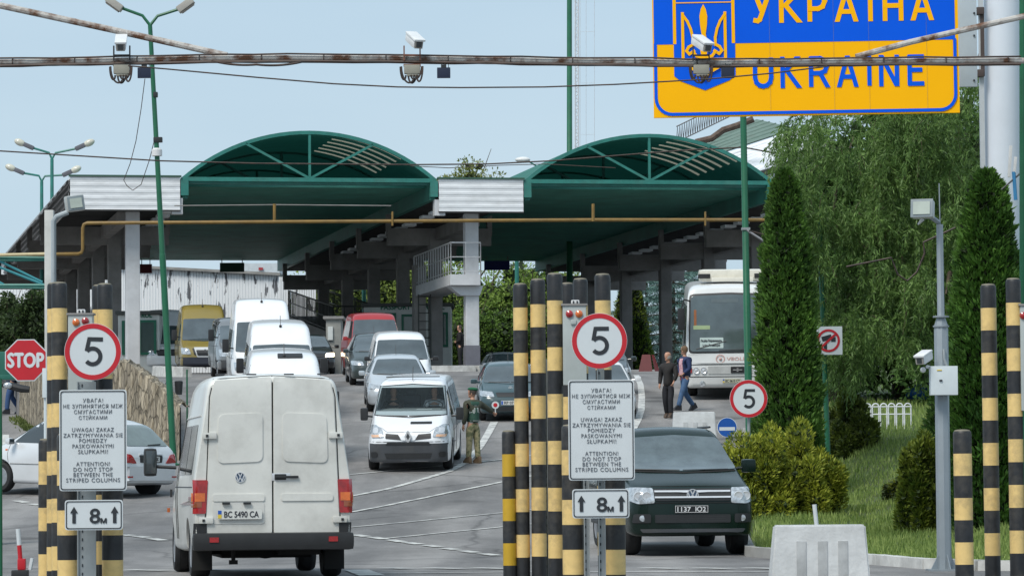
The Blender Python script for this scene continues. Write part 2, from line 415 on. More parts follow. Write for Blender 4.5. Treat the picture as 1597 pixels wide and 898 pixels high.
def plate(car, y, z, w, h, s, view='front', bg=None, ink=None, flag='ua', th=.02):
    x = hitx(car, y, z, view); sg = 1 if view == 'front' else -1
    m = T(x + sg * .012, y, z) @ (Matrix(((0, 0, 1, 0), (1, 0, 0, 0), (0, 1, 0, 0), (0, 0, 0, 1))) if sg > 0 else Matrix(((0, 0, -1, 0), (-1, 0, 0, 0), (0, 1, 0, 0), (0, 0, 0, 1))))
    p = MB().flat(rpoly([(-w / 2, -h / 2), (w / 2, -h / 2), (w / 2, h / 2), (-w / 2, h / 2)], .012, 2), .012, m).build('licence_plate', bg or M_PLT, car['root'], world=False, smooth=0)
    fl = 0
    if flag == 'ua':
        fl = w * .08
        MB().box((-w / 2 + fl / 2 + .006, h * .2, .0135), (fl, h * .4, .004), m).build('blue_band', M_BLUE, p, world=False, smooth=0)
        MB().box((-w / 2 + fl / 2 + .006, -h * .2, .0135), (fl, h * .4, .004), m).build('yellow_band', M_YEL, p, world=False, smooth=0)
    elif flag == 'eu':
        fl = w * .09; MB().box((-w / 2 + fl / 2 + .006, 0, .0135), (fl, h * .8, .004), m).build('blue_band', M_BLUE, p, world=False, smooth=0)
    elif flag == 'border':
        b = MB()
        for yy in (-h / 2 + .01, h / 2 - .01): b.box((0, yy, .0125), (w - .01, .006, .003), m)
        for xx in (-w / 2 + .01, w / 2 - .01): b.box((xx, 0, .0125), (.006, h - .02, .003), m)
        b.build('plate_border', ink, p, world=False, smooth=0)
    text('plate_number', s, (w - fl) * .84, h * .62, m @ T(fl * .5, 0, .012), ink or M_INK, p, depth=.003, bold=.002)
    return p
def mirror(car, x, y, z, w=.2, h=.3, m=None, arm=.12, th=.12):
    s = 1 if y > 0 else -1; mb = MB().box((x, y + s * (arm + w / 2), z), (th, w, h), bev=.05)
    mb.tube([(x - .02, y - s * .05, z - h * .2), (x, y + s * (arm + .04), z - h * .15)], .025, 6)
    o = mb.build('wing_mirror', m or M_BLK, car['root'], world=False)
    MB().box((x - th / 2 - .003, y + s * (arm + w / 2), z), (.008, w * .82, h * .82), bev=.003).build('mirror_glass', M_GLASS, o, world=False); return o
def roundel(car, y, z, r, kind, view='front'):
    """round or diamond maker's badge"""
    x = hitx(car, y, z, view); sg = 1 if view == 'front' else -1
    m = T(x + sg * .01, y, z) @ (Matrix(((0, 0, 1, 0), (1, 0, 0, 0), (0, 1, 0, 0), (0, 0, 0, 1))) if sg > 0 else Matrix(((0, 0, -1, 0), (-1, 0, 0, 0), (0, 1, 0, 0), (0, 0, 0, 1))))
    mb = MB()
    def stroke(pts, wd):
        for a, b in zip(pts, pts[1:]):
            a = Vector(a) * r; b = Vector(b) * r; d = b - a; n = Vector((-d.y, d.x)).normalized() * wd * r / 2
            mb.flat([tuple(a - n), tuple(b - n), tuple(b + n), tuple(a + n)], .008, m @ T(0, 0, .006))
    if kind == 'vw':
        d = MB().lathe([(r, 0), (r, .006), (.001, .006)], 28, m).build('badge', mat('badge_blue', (.05, .09, .16), .3), car['root'], world=False)
        mb.lathe([(r * .86, .006), (r * .86, .016), (r, .016), (r, .006)], 28, m)
        stroke([(-.36, .8), (0, .06), (.36, .8)], .2)
        stroke([(-.76, .42), (-.36, -.76), (0, .02), (.36, -.76), (.76, .42)], .2)
        mb.build('badge_letters', M_CHR, d, world=False, smooth=0)
    elif kind == 'diamond':
        m = T(.05, 0, 0) @ m
        MB().flat([(0, 1.3 * r), (.75 * r, 0), (0, -1.3 * r), (-.75 * r, 0)][::-1], .006, m).build('badge_base', M_GRY, car['root'], world=False, smooth=0)
        stroke([(0, 1.2), (.62, 0), (0, -1.2), (-.62, 0), (0, 1.2)], .36)
        mb.build('badge', M_CHR, car['root'], world=False, smooth=0)
    else:
        mb.lathe([(r * .75, .0), (r * .75, .014), (r, .014), (r, .0)], 24, m); mb.lathe([(r * .5, .004), (.001, .006)], 16, m)
        mb.build('badge', M_CHR, car['root'], world=False, smooth=0)
def wiper(car, y0, y1, z0, z1, view='front'):
    mb = MB(); pts = []
    for k in range(7):
        t = k / 6; y = y0 + (y1 - y0) * t; z = z0 + (z1 - z0) * t; x = hitx(car, y, z, view); pts.append((x + (.03 if view == 'front' else -.03), y, z))
    mb.tube(pts, .012, 5).build('wiper', M_BLK, car['root'], world=False)
def seam(car, poly, view, name='door_seam', wd=.006, m=None):
    """dark shut line following the body along a 2-D polyline"""
    f, dr = DIRS[view]; mb = MB(); pts = []
    for a, b in zip(poly, poly[1:]):
        n = max(2, int(math.dist(a, b) / .08))
        for k in range(n + (b is poly[-1])):
            t = k / n; h = car['bvh'].ray_cast(f(a[0] + (b[0] - a[0]) * t, a[1] + (b[1] - a[1]) * t), dr)
            if h[0]: pts.append(h[0] - dr * .001)
    if len(pts) > 2: mb.tube(pts, wd, 4).build(name, m or M_UND, car['root'], world=False)

# ---- key tables: t, zbot, ztop, zbelt, wlow, wbelt, wtop, corner, crown
K_LT = [(0, .36, .80, .6, .66, .74, .7, .1, 0), (.08, .32, .95, .6, .86, .9, .8, .1, .02), (.9, .3, 1.2, .85, .91, .95, .84, .12, .03), (1.15, .3, 1.45, .95, .92, .96, .82, .14, .03),
        (1.95, .3, 2.28, 1.05, .93, .965, .76, .15, .05), (2.6, .3, 2.42, 1.05, .93, .965, .76, .14, .05), (4.6, .36, 2.42, 1.05, .93, .965, .765, .13, .04),
        (4.9, .42, 2.40, 1.05, .92, .962, .765, .13, .04), (5.0, .42, 2.375, 1.05, .91, .95, .755, .12, .03), (5.02, .43, 2.34, 1.05, .9, .94, .74, .1, .02)]
K_SPR = [(0, .36, .78, .6, .62, .7, .66, .1, 0), (.1, .3, .98, .6, .86, .9, .8, .12, .02), (.75, .28, 1.2, .8, .93, .96, .84, .12, .04), (1.0, .28, 1.35, .95, .93, .965, .84, .12, .04),
         (1.75, .28, 2.1, 1.05, .94, .965, .80, .14, .05), (2.25, .3, 2.5, 1.05, .94, .965, .77, .16, .06), (2.8, .3, 2.58, 1.05, .94, .965, .77, .16, .05), (5.3, .35, 2.58, 1.05, .94, .965, .77, .16, .05), (5.6, .4, 2.5, 1.05, .92, .95, .75, .14, .04)]
K_TRA = [(0, .24, .70, .5, .55, .62, .58, .1, 0), (.06, .22, .84, .5, .76, .80, .72, .12, .02), (.35, .2, 1.0, .6, .89, .92, .78, .14, .05), (.95, .2, 1.2, .75, .91, .945, .80, .12, .07),
         (1.65, .2, 1.84, 1.0, .92, .95, .72, .13, .05), (2.0, .2, 1.93, 1.0, .92, .95, .72, .13, .05), (4.5, .25, 1.93, 1.0, .92, .95, .73, .13, .05), (4.75, .3, 1.8, 1.0, .88, .92, .7, .12, .03)]
K_SED = [(0, .26, .56, .45, .5, .58, .5, .08, 0), (.08, .22, .68, .48, .74, .8, .68, .1, .02), (.35, .2, .8, .55, .83, .865, .72, .1, .04), (1.1, .2, .96, .7, .85, .88, .76, .1, .05),
         (1.75, .2, 1.36, .88, .85, .88, .60, .1, .04), (2.1, .2, 1.42, .9, .85, .88, .58, .1, .04), (3.2, .2, 1.40, .9, .85, .88, .58, .1, .04), (3.9, .22, 1.05, .88, .84, .87, .62, .1, .03), (4.35, .3, .95, .8, .78, .82, .68, .1, .02), (4.42, .34, .8, .7, .7, .72, .6, .1, 0)]
K_HAT = [(0, .26, .56, .45, .5, .58, .5, .08, 0), (.08, .22, .68, .48, .72, .78, .66, .1, .02), (.3, .2, .8, .55, .8, .83, .7, .1, .04), (.9, .2, .95, .7, .82, .845, .74, .1, .05),
         (1.55, .2, 1.36, .88, .82, .845, .58, .1, .04), (1.9, .2, 1.42, .9, .82, .845, .57, .1, .04), (3.2, .2, 1.40, .9, .82, .845, .57, .1, .04), (3.7, .3, 1.1, .88, .78, .8, .6, .1, .03), (3.8, .34, .8, .7, .72, .74, .6, .1, 0)]
K_CAD = [(0, .26, .6, .48, .5, .58, .5, .08, 0), (.08, .22, .74, .5, .76, .8, .7, .1, .02), (.35, .2, .88, .55, .84, .88, .74, .12, .04), (.95, .2, 1.05, .7, .86, .9, .78, .1, .06),
         (1.6, .2, 1.66, .95, .87, .9, .70, .12, .05), (2.0, .2, 1.80, .98, .87, .9, .68, .14, .05), (4.1, .22, 1.80, .98, .87, .9, .69, .12, .05), (4.35, .3, 1.7, .95, .84, .88, .67, .12, .03)]
K_AMA = [(0, .34, .84, .6, .62, .70, .66, .08, 0), (.06, .30, .97, .62, .84, .88, .82, .08, .02), (.3, .30, 1.06, .7, .92, .95, .87, .08, .04), (1.25, .32, 1.25, .85, .93, .968, .88, .08, .04),
         (1.95, .32, 1.75, 1.02, .93, .968, .68, .1, .04), (2.3, .32, 1.85, 1.04, .93, .968, .66, .1, .04), (3.2, .32, 1.84, 1.04, .93, .968, .66, .1, .04), (3.5, .34, 1.5, 1.04, .93, .968, .72, .1, .03),
         (3.6, .36, 1.12, 1.0, .93, .968, .88, .06, 0), (5.1, .4, 1.10, 1.0, .92, .96, .88, .06, 0), (5.2, .44, 1.08, .95, .9, .94, .86, .06, 0)]
K_VER = [(0, .26, .58, .45, .5, .6, .5, .08, 0), (.08, .22, .72, .48, .72, .78, .66, .1, .02), (.35, .2, .86, .55, .82, .85, .72, .1, .04), (1.0, .2, 1.03, .75, .85, .88, .76, .1, .05),
         (1.9, .2, 1.5, .93, .85, .88, .60, .1, .04), (2.3, .2, 1.57, .95, .85, .88, .58, .1, .04), (3.9, .22, 1.53, .95, .85, .88, .58, .1, .04), (4.45, .24, 1.1, .93, .84, .87, .68, .1, .03), (4.6, .26, .98, .85, .83, .86, .74, .1, .02), (4.68, .3, .8, .7, .76, .8, .7, .1, 0)]
# ------------------------------------------------------------------ ground, roads, markings
M_ASPH = mat('asphalt', (.245, .238, .236), .82, var=.34, scale=.55, bump=.25, stretch=(1, .35, 1), bscale=60, lo=.40, hi=.60, spec=.35, dirt=0)
def asph_detail():
    n = M_ASPH.node_tree.nodes; l = M_ASPH.node_tree.links; b = n['Principled BSDF']
    src = b.inputs['Base Color'].links[0].from_socket; tc = [k for k in n if k.type == 'TEX_COORD'][0]
    v = n.new('ShaderNodeTexNoise'); v.inputs['Scale'].default_value = 55; v.inputs['Detail'].default_value = 3; l.new(tc.outputs['Object'], v.inputs['Vector'])
    r = n.new('ShaderNodeValToRGB'); r.color_ramp.elements[0].color = (.72, .72, .72, 1); r.color_ramp.elements[1].color = (1.18, 1.18, 1.18, 1); r.color_ramp.elements[0].position = .35; r.color_ramp.elements[1].position = .65
    l.new(v.outputs[0], r.inputs[0]); m = n.new('ShaderNodeMixRGB'); m.blend_type = 'MULTIPLY'; m.inputs[0].default_value = 1
    l.new(src, m.inputs[1]); l.new(r.outputs[0], m.inputs[2])
    # tarred cracks and patches with a shape of their own
    w_ = n.new('ShaderNodeTexVoronoi'); w_.feature = 'DISTANCE_TO_EDGE'; w_.inputs['Scale'].default_value = .16
    nz = n.new('ShaderNodeTexNoise'); nz.inputs['Scale'].default_value = .8; nz.inputs['Detail'].default_value = 4
    l.new(tc.outputs['Object'], nz.inputs['Vector']); a = n.new('ShaderNodeMixRGB'); a.inputs[0].default_value = .35
    l.new(tc.outputs['Object'], a.inputs[1]); l.new(nz.outputs['Color'], a.inputs[2]); l.new(a.outputs[0], w_.inputs['Vector'])
    c = n.new('ShaderNodeValToRGB'); c.color_ramp.elements[0].position = .0; c.color_ramp.elements[0].color = (.6, .6, .6, 1); c.color_ramp.elements[1].position = .006; c.color_ramp.elements[1].color = (1, 1, 1, 1)
    l.new(w_.outputs['Distance'], c.inputs[0]); m2 = n.new('ShaderNodeMixRGB'); m2.blend_type = 'MULTIPLY'; m2.inputs[0].default_value = 1
    l.new(m.outputs[0], m2.inputs[1]); l.new(c.outputs[0], m2.inputs[2])
    # worn wheel lanes running along the road, and oil spots
    mp = n.new('ShaderNodeMapping'); mp.inputs['Rotation'].default_value = (0, 0, R(-6)); mp.inputs['Scale'].default_value = (.9, .035, 1); l.new(tc.outputs['Object'], mp.inputs[0])
    tn = n.new('ShaderNodeTexNoise'); tn.inputs['Scale'].default_value = 1.0; tn.inputs['Detail'].default_value = 5; l.new(mp.outputs[0], tn.inputs['Vector'])
    tr = n.new('ShaderNodeValToRGB'); tr.color_ramp.elements[0].position = .40; tr.color_ramp.elements[0].color = (.82, .82, .82, 1); tr.color_ramp.elements[1].position = .60; tr.color_ramp.elements[1].color = (1.1, 1.09, 1.07, 1); l.new(tn.outputs[0], tr.inputs[0])
    m3 = n.new('ShaderNodeMixRGB'); m3.blend_type = 'MULTIPLY'; m3.inputs[0].default_value = 1; l.new(m2.outputs[0], m3.inputs[1]); l.new(tr.outputs[0], m3.inputs[2])
    on = n.new('ShaderNodeTexVoronoi'); on.inputs['Scale'].default_value = .55; l.new(a.outputs[0], on.inputs['Vector']); orr = n.new('ShaderNodeValToRGB'); orr.color_ramp.elements[0].position = .10; orr.color_ramp.elements[0].color = (.55, .55, .55, 1); orr.color_ramp.elements[1].position = .22; orr.color_ramp.elements[1].color = (1, 1, 1, 1); l.new(on.outputs['Distance'], orr.inputs[0])
    m4 = n.new('ShaderNodeMixRGB'); m4.blend_type = 'MULTIPLY'; m4.inputs[0].default_value = 1; l.new(m3.outputs[0], m4.inputs[1]); l.new(orr.outputs[0], m4.inputs[2]); l.new(m4.outputs[0], b.inputs['Base Color'])
asph_detail()
M_GRS = mat('grass_soil', (.055, .10, .025), .9, var=.5, scale=2.5, bump=.5, col2=(.07, .075, .03))
M_PAINT = mat('road_paint', (.58, .58, .55), .7, var=.35, scale=3.5, col2=(.26, .26, .26), lo=.38, hi=.56, detail=9)
M_CONC = mat('concrete', (.34, .335, .32), .85, var=.3, scale=2.2, bump=.3, dirt=.35)
M_KERB = mat('whitewashed_kerb', (.62, .62, .60), .8, var=.3, scale=3, bump=.3, dirt=.6)
xs = sorted(set([-900, -400, -150, -70, -40] + [x * 1.0 for x in range(-30, 31)] + [k * .4 - 2 for k in range(0, 30)] + [40, 70, 150, 400, 900]))
ys = [-30, 0, 20, 35] + [y * 1.0 for y in range(40, 231)] + [260, 300, 400, 700, 1500, 3000]
V = [(x, y, gz(x, y)) for y in ys for x in xs]; nx = len(xs)
Fq = [(j * nx + i, j * nx + i + 1, (j + 1) * nx + i + 1, (j + 1) * nx + i) for j in range(len(ys) - 1) for i in range(nx - 1)]
g = raw('ground', V, Fq, M_ASPH, smooth=True); tag(g, kind='structure')
def sheet(name, pts, off, m, step=.8):
    """an area laid on the terrain: the outline (x,y) filled with a grid that follows the slope"""
    bm = bmesh.new(); f = bm.faces.new([bm.verts.new((p[0], p[1], 0)) for p in pts])
    X0, X1 = min(p[0] for p in pts), max(p[0] for p in pts); Y0, Y1 = min(p[1] for p in pts), max(p[1] for p in pts)
    for k in range(math.floor(Y0), math.ceil(Y1) + 1):
        bmesh.ops.bisect_plane(bm, geom=bm.verts[:] + bm.edges[:] + bm.faces[:], plane_co=(0, k, 0), plane_no=(0, 1, 0), dist=1e-5)
    for x in xs:
        if X0 < x < X1: bmesh.ops.bisect_plane(bm, geom=bm.verts[:] + bm.edges[:] + bm.faces[:], plane_co=(x, 0, 0), plane_no=(1, 0, 0), dist=1e-5)
    bmesh.ops.triangulate(bm, faces=bm.faces[:])
    for v in bm.verts: v.co.z = gtri(v.co.x, v.co.y) + off
    bm.verts.index_update(); mb = MB(); mb.add([v.co[:] for v in bm.verts], [[v.index for v in q.verts] for q in bm.faces]); bm.free(); return mb.build(name, m, None, smooth=0)
import bisect as _b
def gtri(x, y):
    i = max(1, min(len(xs) - 1, _b.bisect_right(xs, x))); j = max(1, min(len(ys) - 1, _b.bisect_right(ys, y)))
    x0, x1, y0, y1 = xs[i - 1], xs[i], ys[j - 1], ys[j]; u = (x - x0) / (x1 - x0); v = (y - y0) / (y1 - y0)
    a, b, c, d = gz(x0, y0), gz(x1, y0), gz(x1, y1), gz(x0, y1)
    return a * (1 - u) * (1 - v) + b * u * (1 - v) + c * u * v + d * (1 - u) * v
def strip(name, px, wd, off=.012):
    """a painted line that follows a polyline of ground points"""
    pts = [Gp(*p) for p in px]; fine = []
    for a, b in zip(pts, pts[1:]):
        n = max(1, int((b - a).length / .5)); fine += [a + (b - a) * (k / n) for k in range(n)]
    fine.append(pts[-1]); V = []; wds = wd if isinstance(wd, (list, tuple)) else [wd, wd]
    for i, p in enumerate(fine):
        d = fine[min(i + 1, len(fine) - 1)] - fine[max(i - 1, 0)]; n = Vector((-d.y, d.x, 0)).normalized(); t = i / max(1, len(fine) - 1); h = (wds[0] + (wds[1] - wds[0]) * t) / 2
        for s in (-1, 1): q = p + n * h * s; V.append((q.x, q.y, gtri(q.x, q.y) + off))
    o = raw(name, V, [(2 * i, 2 * i + 1, 2 * i + 3, 2 * i + 2) for i in range(len(fine) - 1)], M_PAINT); return tag(o, kind='structure')
strip('road_marking', [(480, 747), (549, 740), (717, 724), (781, 717), (850, 708)], .11)
strip('road_marking', [(480, 786), (551, 773), (607, 762), (654, 749), (701, 735), (724, 723), (748, 698), (762, 675), (771, 658)], [.12, .2])
strip('road_marking', [(480, 810), (551, 798), (634, 782), (701, 768), (781, 752), (860, 736)], .11)
strip('road_marking', [(480, 830), (552, 822), (640, 814), (781, 800), (880, 790)], .085)
strip('road_marking', [(598, 840), (700, 830), (781, 822), (880, 812)], .085)
strip('road_marking', [(560, 894.5), (690, 893.5), (781, 892.5), (980, 892), (1200, 892)], .14)
strip('road_marking', [(20, 697), (72, 695)], .13)
for a, b in (((552, 834), (572, 837)), ((580, 838), (600, 841)), ((608, 842), (628, 845.5)), ((634, 846), (655, 849)), ((664, 850.5), (685, 853)), ((692, 855), (712, 857.5)), ((720, 859), (743, 862)), ((752, 863.5), (775, 866.5)),
             ((100, 822), (118, 824)), ((160, 829), (178, 831)), ((192, 834), (205, 835.5)), ((213, 836.5), (230, 838.5)), ((236, 840), (255, 843)), ((25, 781), (42, 784)), ((48, 786), (62, 788))):
    strip('road_marking', [a, b], .2)
for a, b in (((556, 889), (580, 898)), ((600, 886), (640, 887)), ((665, 886), (722, 887)), ((740, 886), (795, 887)), ((1005, 886), (1060, 887)), ((1085, 886), (1140, 887)), ((1165, 886), (1215, 887)), ((200, 889), (262, 890)), ((300, 888), (350, 889))):
    strip('road_marking', [a, b], .32)
strip('road_marking', [(986, 672), (995, 655), (1000, 640), (1001, 620), (999, 600), (992, 585)], .19)
strip('road_marking', [(750, 584), (765, 597)], .25)
# grass bank and its kerb on the right
kb = [Gp(1176, 868), Gp(1200, 866), Gp(1222, 864), Gp(1290, 868), Gp(1360, 878), Gp(1430, 886), Gp(1500, 893), Gp(1560, 896)]
K0 = [G(1163, 96), G(1168, 84), G(1165, 74), G(1160, 62), G(1170, 56.5)]
path = [Vector(p) for p in K0] + [G(1215, 55), G(1300, 53.5), G(1370, 51), G(1450, 48.5), G(1530, 47.5), G(1640, 47)]
gr_out = [(p.x, p.y) for p in path] + [(20, 47), (40, 60), (40, 140), (9.5, 140), (8, 112)]
tag(sheet('verge', gr_out, .03, M_GRS), kind='structure')
def kerb(name, pts, m, wd=.18, h=.14):
    mb = MB(); fine = []
    for a, b in zip(pts, pts[1:]):
        n = max(1, int((b - a).length / .6)); fine += [a + (b - a) * k / n for k in range(n)]
    fine.append(pts[-1])
    for i in range(len(fine) - 1):
        a, b = fine[i], fine[i + 1]; d = (b - a); n = Vector((-d.y, d.x, 0)).normalized() * wd / 2
        za, zb_ = gtri(a.x, a.y) + h * (1 + .06 * random.uniform(-1, 1)), gtri(b.x, b.y) + h
        q = [(a - n), (b - n), (b + n), (a + n)]
        vs = [(p.x, p.y, z - h - .2) for p, z in zip(q, (za, zb_, zb_, za))] + [(p.x, p.y, z) for p, z in zip([a - n * .8, b - n * .8, b + n * .8, a + n * .8], (za, zb_, zb_, za))]
        mb.add(vs, [(0, 3, 2, 1), (4, 5, 6, 7), (0, 1, 5, 4), (1, 2, 6, 5), (2, 3, 7, 6), (3, 0, 4, 7)])
    return tag(mb.build(name, m, None, smooth=30), kind='structure')
kerb('kerb', path[:7], M_CONC); kerb('kerb', path[6:], M_KERB, .22, .13)
# planted island between the grass and the bus lane
# left pavement with the person, raised yard behind the rough wall
LW = [G(31, 103.5), G(52, 99.5), G(80, 96), G(140, 93), G(200, 91), G(250, 89.5), G(281, 88.5)]
ZW = [4.15, 4.15, 4.12, 4.1, 4.1, 3.45, 3.0]
M_WALL = mat('rough_stone', (.42, .375, .30), .95, var=.5, scale=9, bump=1.0, stretch=(1.3, 1.3, .26), bscale=26, col2=(.17, .145, .105), lo=.38, hi=.62)
def stone_nodes():
    n = M_WALL.node_tree.nodes; l = M_WALL.node_tree.links; b = n['Principled BSDF']; src = b.inputs['Base Color'].links[0].from_socket; tc = [k for k in n if k.type == 'TEX_COORD'][0]
    mp = n.new('ShaderNodeMapping'); mp.inputs['Scale'].default_value = (1, 1, .42); l.new(tc.outputs['Object'], mp.inputs[0])
    v = n.new('ShaderNodeTexVoronoi'); v.feature = 'DISTANCE_TO_EDGE'; v.inputs['Scale'].default_value = 6.5; v2 = n.new('ShaderNodeTexVoronoi'); v2.inputs['Scale'].default_value = 6.5
    l.new(mp.outputs[0], v.inputs['Vector']); l.new(mp.outputs[0], v2.inputs['Vector'])
    r1 = n.new('ShaderNodeValToRGB'); r1.color_ramp.elements[0].color = (.28, .28, .28, 1); r1.color_ramp.elements[1].color = (1, 1, 1, 1); r1.color_ramp.elements[1].position = .09; l.new(v.outputs['Distance'], r1.inputs[0])
    bw = n.new('ShaderNodeSeparateColor'); l.new(v2.outputs['Color'], bw.inputs[0]); r2 = n.new('ShaderNodeValToRGB'); r2.color_ramp.elements[0].color = (.62, .60, .58, 1); r2.color_ramp.elements[1].color = (1.25, 1.2, 1.12, 1); l.new(bw.outputs[0], r2.inputs[0])
    m1 = n.new('ShaderNodeMixRGB'); m1.blend_type = 'MULTIPLY'; m1.inputs[0].default_value = 1; m2 = n.new('ShaderNodeMixRGB'); m2.blend_type = 'MULTIPLY'; m2.inputs[0].default_value = 1
    l.new(src, m1.inputs[1]); l.new(r1.outputs[0], m1.inputs[2]); l.new(m1.outputs[0], m2.inputs[1]); l.new(r2.outputs[0], m2.inputs[2]); l.new(m2.outputs[0], b.inputs['Base Color'])
stone_nodes()
def wall():
    pts = []
    for i in range(len(LW) - 1):
        n = max(2, int((LW[i + 1] - LW[i]).length / .09))
        for k in range(n): t = k / n; pts.append((LW[i] + (LW[i + 1] - LW[i]) * t, ZW[i] + (ZW[i + 1] - ZW[i]) * t))
    pts.append((LW[-1], ZW[-1])); V = []; nz_ = 26; nt_ = 5; cols = nz_ + nt_
    nrm = Vector((-.15, -1, 0)).normalized(); hgt = {}
    for i, (p, zt) in enumerate(pts):
        zb = gz(p.x, p.y) - .15; ph = random.uniform(0, .10); z2 = zt + random.uniform(-.02, .02)
        for j in range(nz_):
            t = j / (nz_ - 1); z = zb + (z2 - zb) * t; o = random.uniform(-.018, .02) + ph * .35 - .12 * t
            q = p + nrm * (o + .1); V.append((q.x, q.y, z))
        for j in range(nt_):
            q = p - nrm * (.25 + .22 * j + random.uniform(-.05, .05)); V.append((q.x, q.y, z2 + .05 - .02 * j + random.uniform(-.05, .05)))
    Fq = [(i * cols + j, (i + 1) * cols + j, (i + 1) * cols + j + 1, i * cols + j + 1) for i in range(len(pts) - 1) for j in range(cols - 1)]
    o = raw('stone_wall', V, Fq, M_WALL); o.data.shade_smooth(); o.data.set_sharp_from_angle(angle=R(25))
    tag(o, 'rough ochre stone retaining wall curving behind the silver estate car', 'wall')
wall()
yard = [(p.x - .0, p.y + .25) for p in LW]
bm_ = MB(); back = [G(255, 120), G(255, 147)]; pl_ = [Vector((x, y, z - .03)) for (x, y), z in zip(yard, ZW)]
A0 = G(262, 110); A0.z = max(A0.z, 3.75); A1 = G(262, 128); A1.z = gz(A1.x, A1.y) + .05; A2 = G(40, 140); A2.z = 5.3; A3 = G(-60, 125); A3.z = 4.6
top = pl_ + [A0, A1, A2, A3]
bm_.add([tuple(p) for p in top] + [(p.x, p.y, .3) for p in top], [tuple(range(len(top)))] + [(i, (i + 1) % len(top), len(top) + (i + 1) % len(top), len(top) + i) for i in range(len(top))])
tag(bm_.build('yard_ground', M_ASPH, None, smooth=0), kind='structure')
kerb('kerb', [G(245, 137), G(262, 135), G(292, 133.5)], M_KERB, .4, .35)
kerb('kerb', [G(598, 146), G(660, 145), G(740, 145.5), G(770, 147)], M_KERB, .5, .22)
kerb('kerb', [G(10, 84), G(9, 96)], M_KERB, .2, .12)
M_TUFT = mat('weeds', (.10, .15, .04), .9, var=.4, scale=8)

# ------------------------------------------------------------------ customs canopy
TH = math.atan(1108 / F); OC = G(207, 149.0)
U = Vector((math.cos(TH), math.sin(TH), 0)); DV = Vector((-math.sin(TH), math.cos(TH), 0))
CB = Matrix(((U.x, DV.x, 0, OC.x), (U.y, DV.y, 0, OC.y), (0, 0, 1, 0), (0, 0, 0, 1)))
M_DG = mat('dark_green_sheet', (.05, .25, .20), .6, var=.3, scale=1.2, dirt=.2)
M_TEAL = mat('teal_steel', (.03, .21, .175), .45, var=.25, scale=3, dirt=.25)
M_WHT = mat('white_sheet', (.78, .80, .82), .5, var=.15, scale=1.5, dirt=.3, stretch=(1, 1, 4))
M_COLW = mat('white_column', (.60, .61, .63), .6, var=.15, scale=1.5, dirt=.25)
M_COLG = mat('grey_column', (.27, .26, .25), .8, var=.3, scale=1.2, dirt=.3)
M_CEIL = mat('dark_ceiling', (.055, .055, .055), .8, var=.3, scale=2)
M_TRL = bpy.data.materials.new('skylight_sheet'); M_TRL.use_nodes = True
_n = M_TRL.node_tree.nodes; _t = _n.new('ShaderNodeBsdfTranslucent'); _t.inputs[0].default_value = (.70, .66, .50, 1)
_x = _n.new('ShaderNodeMixShader'); _x.inputs[0].default_value = .28; M_TRL.node_tree.links.new(_n['Principled BSDF'].outputs[0], _x.inputs[1]); M_TRL.node_tree.links.new(_t.outputs[0], _x.inputs[2]); M_TRL.node_tree.links.new(_x.outputs[0], _n['Material Output'].inputs[0])
_n['Principled BSDF'].inputs['Base Color'].default_value = (.3, .32, .26, 1)
M_VLT = mat('vault_sheet', (.035, .17, .14), .6, var=.3, scale=1.2, dirt=.2)
_n2 = M_VLT.node_tree.nodes; _l2 = M_VLT.node_tree.links; _t2 = _n2.new('ShaderNodeBsdfTranslucent'); _t2.inputs[0].default_value = (.06, .42, .33, 1); _x2 = _n2.new('ShaderNodeMixShader'); _x2.inputs[0].default_value = .035
_l2.new(_n2['Principled BSDF'].outputs[0], _x2.inputs[1]); _l2.new(_t2.outputs[0], _x2.inputs[2]); _l2.new(_x2.outputs[0], _n2['Material Output'].inputs[0])
can = empty('border_canopy', T(OC), 'long customs canopy with two green barrel arches, white ribbed fascias and column rows', 'canopy')
ROOTM[can.name] = T(OC); LEN = 48.0
def corr(mb, a, b, up, pitch=.14, amp=.025, thick=None, m=CB):
    """corrugated sheet from a to b (run across ribs), spanning vector up"""
    a, b, up = Vector(a), Vector(b), Vector(up); d = b - a; n = max(2, int(d.length / pitch)); nn = d.cross(up).normalized() * amp; V = []
    for i in range(n * 4 + 1):
        ph = i % 4; o = nn * (0 if ph in (0, 3) else 1); p = a + d * ((i // 4 + (0, .12, .5, .62)[ph]) / n) if i < n * 4 else b
        V += [p + o, p + o + up]
    mb.add(V, [(2 * i, 2 * i + 1, 2 * i + 3, 2 * i + 2) for i in range(n * 4)], m); return mb
ZC, ZF0, ZF1 = 13.05, 11.85, 13.1
